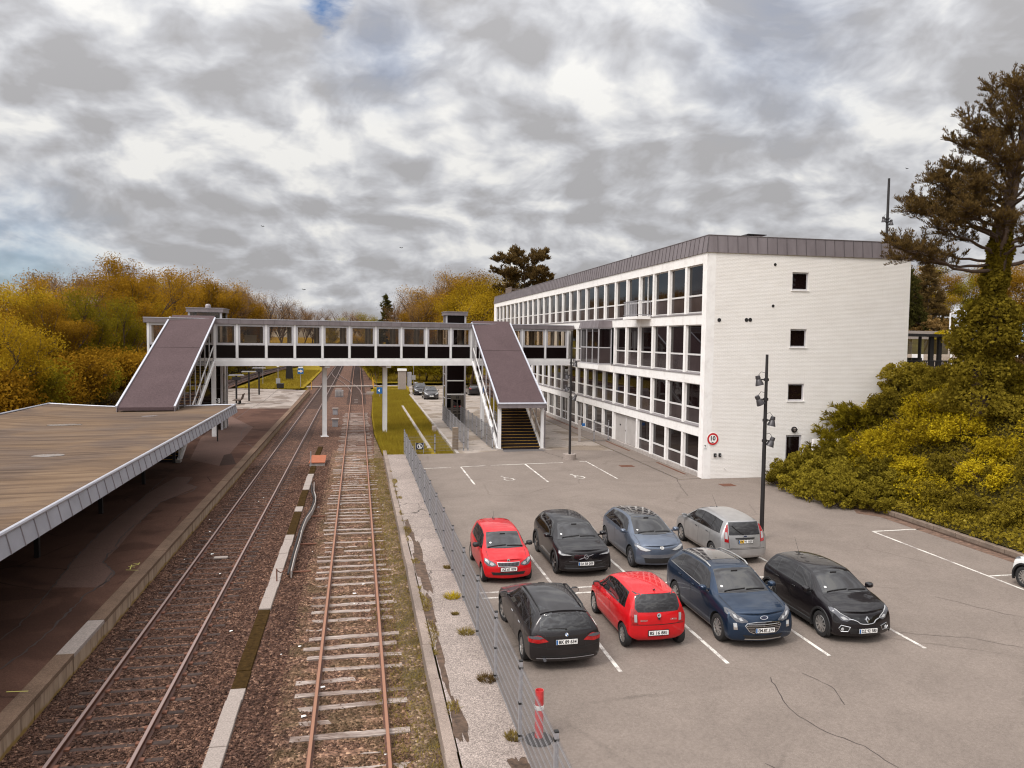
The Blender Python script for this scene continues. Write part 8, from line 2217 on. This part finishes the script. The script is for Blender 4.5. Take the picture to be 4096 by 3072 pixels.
def tuft(x, y, s, mat, label, z=.2):
    r = np.random.default_rng(int(x*100+y*10)); n = 260; a = r.uniform(0,2*PI,n); q = np.sqrt(r.random(n))*s; C = np.stack([x+q*np.cos(a), y+q*np.sin(a), np.full(n, z)], 1)
    L = s*.75*r.uniform(.4,1.2,n); t = np.stack([np.cos(a)*L*.6+r.normal(size=n)*.03, np.sin(a)*L*.6+r.normal(size=n)*.03, L*.75], 1); b = r.uniform(0,2*PI,n); d = np.stack([np.cos(b)*.008, np.sin(b)*.008, np.zeros(n)], 1)
    V = np.stack([C-d, C+d, C+t*.6+d, C+t], 1).reshape(-1,3); return tag(npmesh('weed_tuft', V, np.arange(n*4).reshape(-1,4), mat, None), label, 'weeds')
tuft(2.78, 22.6, .22, M['leaf_yellow'], 'green weed tuft on the path by the fence, the largest one')
tuft(2.82, 19.75, .20, M['dry'], 'brownish weed tuft on the path at a fence post nearer the camera')
tuft(2.70, 21.2, .09, M['dry'], 'small dry weed sprig on the path between two larger tufts')
tuft(2.90, 16.9, .20, M['dry'], 'flat dry weed tuft at the fence foot beside the third nearest post')
tuft(3.0, 14.3, .16, M['dry'], 'dry weed tuft at the fence foot beside the red tube')
tuft(3.0, 25.6, .14, M['dry'], 'dry weed tuft at the fence foot beside the red hatchback')
# soil drifted over the path edge
def blob(name, cx, cy, a, b, z, mat, par, seed):
    r = random.Random(seed); mb = MB(); n = 40; ph = [r.uniform(0,6) for _ in range(4)]
    pts = []
    for k in range(n):
        th = 2*PI*k/n; q = 1+.22*math.sin(2*th+ph[0])+.16*math.sin(3*th+ph[1])+.12*math.sin(7*th+ph[2])+.08*math.sin(12*th+ph[3]); pts.append((cx+a*q*math.cos(th), cy+b*q*math.sin(th), z))
    mb.add(pts, [tuple(range(n))]); return mb.build(name, mat, par)
P_ = bpy.data.objects['path']
for i, (cx, cy, a, b) in enumerate([(2.12,26.2,.22,2.6),(2.02,21.5,.12,1.6),(1.98,18,.09,1.4),(2.02,15.2,.12,1.1),(2.9,13.2,.16,.5),(2.05,31,.14,1.5)]): blob('soil_drift', cx, cy, a, b, .2032+.0004*i, M['soil'], P_, i)
# ------------------------------------------------------------------ passer-by inside the bridge
def person(label, loc, rz):
    V = []; E = []; RR = []
    def v(p, r, par=None):
        V.append(p); RR.append(r)
        if par is not None: E.append((par, len(V)-1))
        return len(V)-1
    pel = v((0,0,.95),.15); wa = v((0,.01,1.12),.14,pel); ch = v((0,.0,1.34),.165,wa); nb = v((0,.01,1.50),.075,ch); nk = v((0,.02,1.57),.058,nb); hd = v((0,.035,1.66),.088,nk); tp = v((0,.03,1.745),.075,hd)
    for s in (1,-1):
        sh = v((s*.175,0,1.43),.075,ch); el = v((s*.225,-.04*s,1.15),.052,sh); wr = v((s*.215,.10-.06*s,.93),.036,el); pm = v((s*.21,.12-.06*s,.86),.034,wr)
        for k in range(4): a = v((s*.21+(k-1.5)*.018,.135-.06*s,.80-.006*(k%2)),.010,pm); v((s*.21+(k-1.5)*.017,.125-.06*s,.755+.006*abs(k-1)),.009,a)
        a = v((s*.185,.155-.06*s,.85),.011,pm); v((s*.18,.165-.06*s,.815),.010,a)
        hp = v((s*.095,0,.90),.095,pel); kn = v((s*.10,.10*s+.03,.50),.065,hp); an = v((s*.10,.16*s-.06,.09),.045,kn); v((s*.105,.16*s+.09,.035),.038,an)
    me = bpy.data.meshes.new('person'); me.from_pydata(V, E, []); t = bpy.data.objects.new('t', me); COL.objects.link(t)
    t.modifiers.new('s', 'SKIN')
    for i, q in enumerate(me.skin_vertices[0].data): q.radius = (RR[i], RR[i]*(.72 if i in (wa, ch, pel) else 1)); q.use_root = i == 0
    ss_ = t.modifiers.new('u', 'SUBSURF'); ss_.levels = 2; ss_.render_levels = 2
    dg = bpy.context.evaluated_depsgraph_get(); m2 = bpy.data.meshes.new_from_object(t.evaluated_get(dg)); bpy.data.objects.remove(t)
    m2.materials.clear()
    for m in (plain('dark_coat', (.018,.014,.014), .9), plain('skin', (.42,.26,.19), .6), plain('trousers', (.03,.028,.035), .9)): m2.materials.append(m)
    for p in m2.polygons:
        c = p.center; p.material_index = 1 if c.z > 1.54 or (c.z < .88 and abs(c.x) > .165 and c.z > .7) else (2 if c.z < .86 else 0); p.use_smooth = True
    o = link('person', m2, None); o.location = loc; o.rotation_euler = (0,0,rz)
    hb = MB(); hb.lathe([(.088,-.02),(.098,.02),(.09,.06),(.06,.095),(0,.105)], (0,.02,1.68), 'z', 14); hb.build('hair', M['ink'], o, local=True, smooth=True)
    fb_ = MB(); fb_.lathe([(.0,.12),(.014,.105),(.016,.09)], (0,.02,1.655), 'y', 8); fb_.build('nose', bpy.data.materials['skin'], o, local=True)
    eb = MB()
    for s in (1,-1): eb.lathe([(0,.108),(.011,.105),(.012,.09)], (s*.033,.02,1.675), 'y', 8)
    eb.build('eyes', M['ink'], o, local=True); mb_ = MB(); mb_.bar((-.025,.122,1.605),(.025,.122,1.605),.008,.006); mb_.build('mouth', plain('lips', (.28,.10,.08), .6), o, local=True)
    return tag(o, label, 'person')
person('person in dark clothing walking inside the footbridge, seen through a window', BW(13.65, 1.9, 6.26), BA+PI/2)
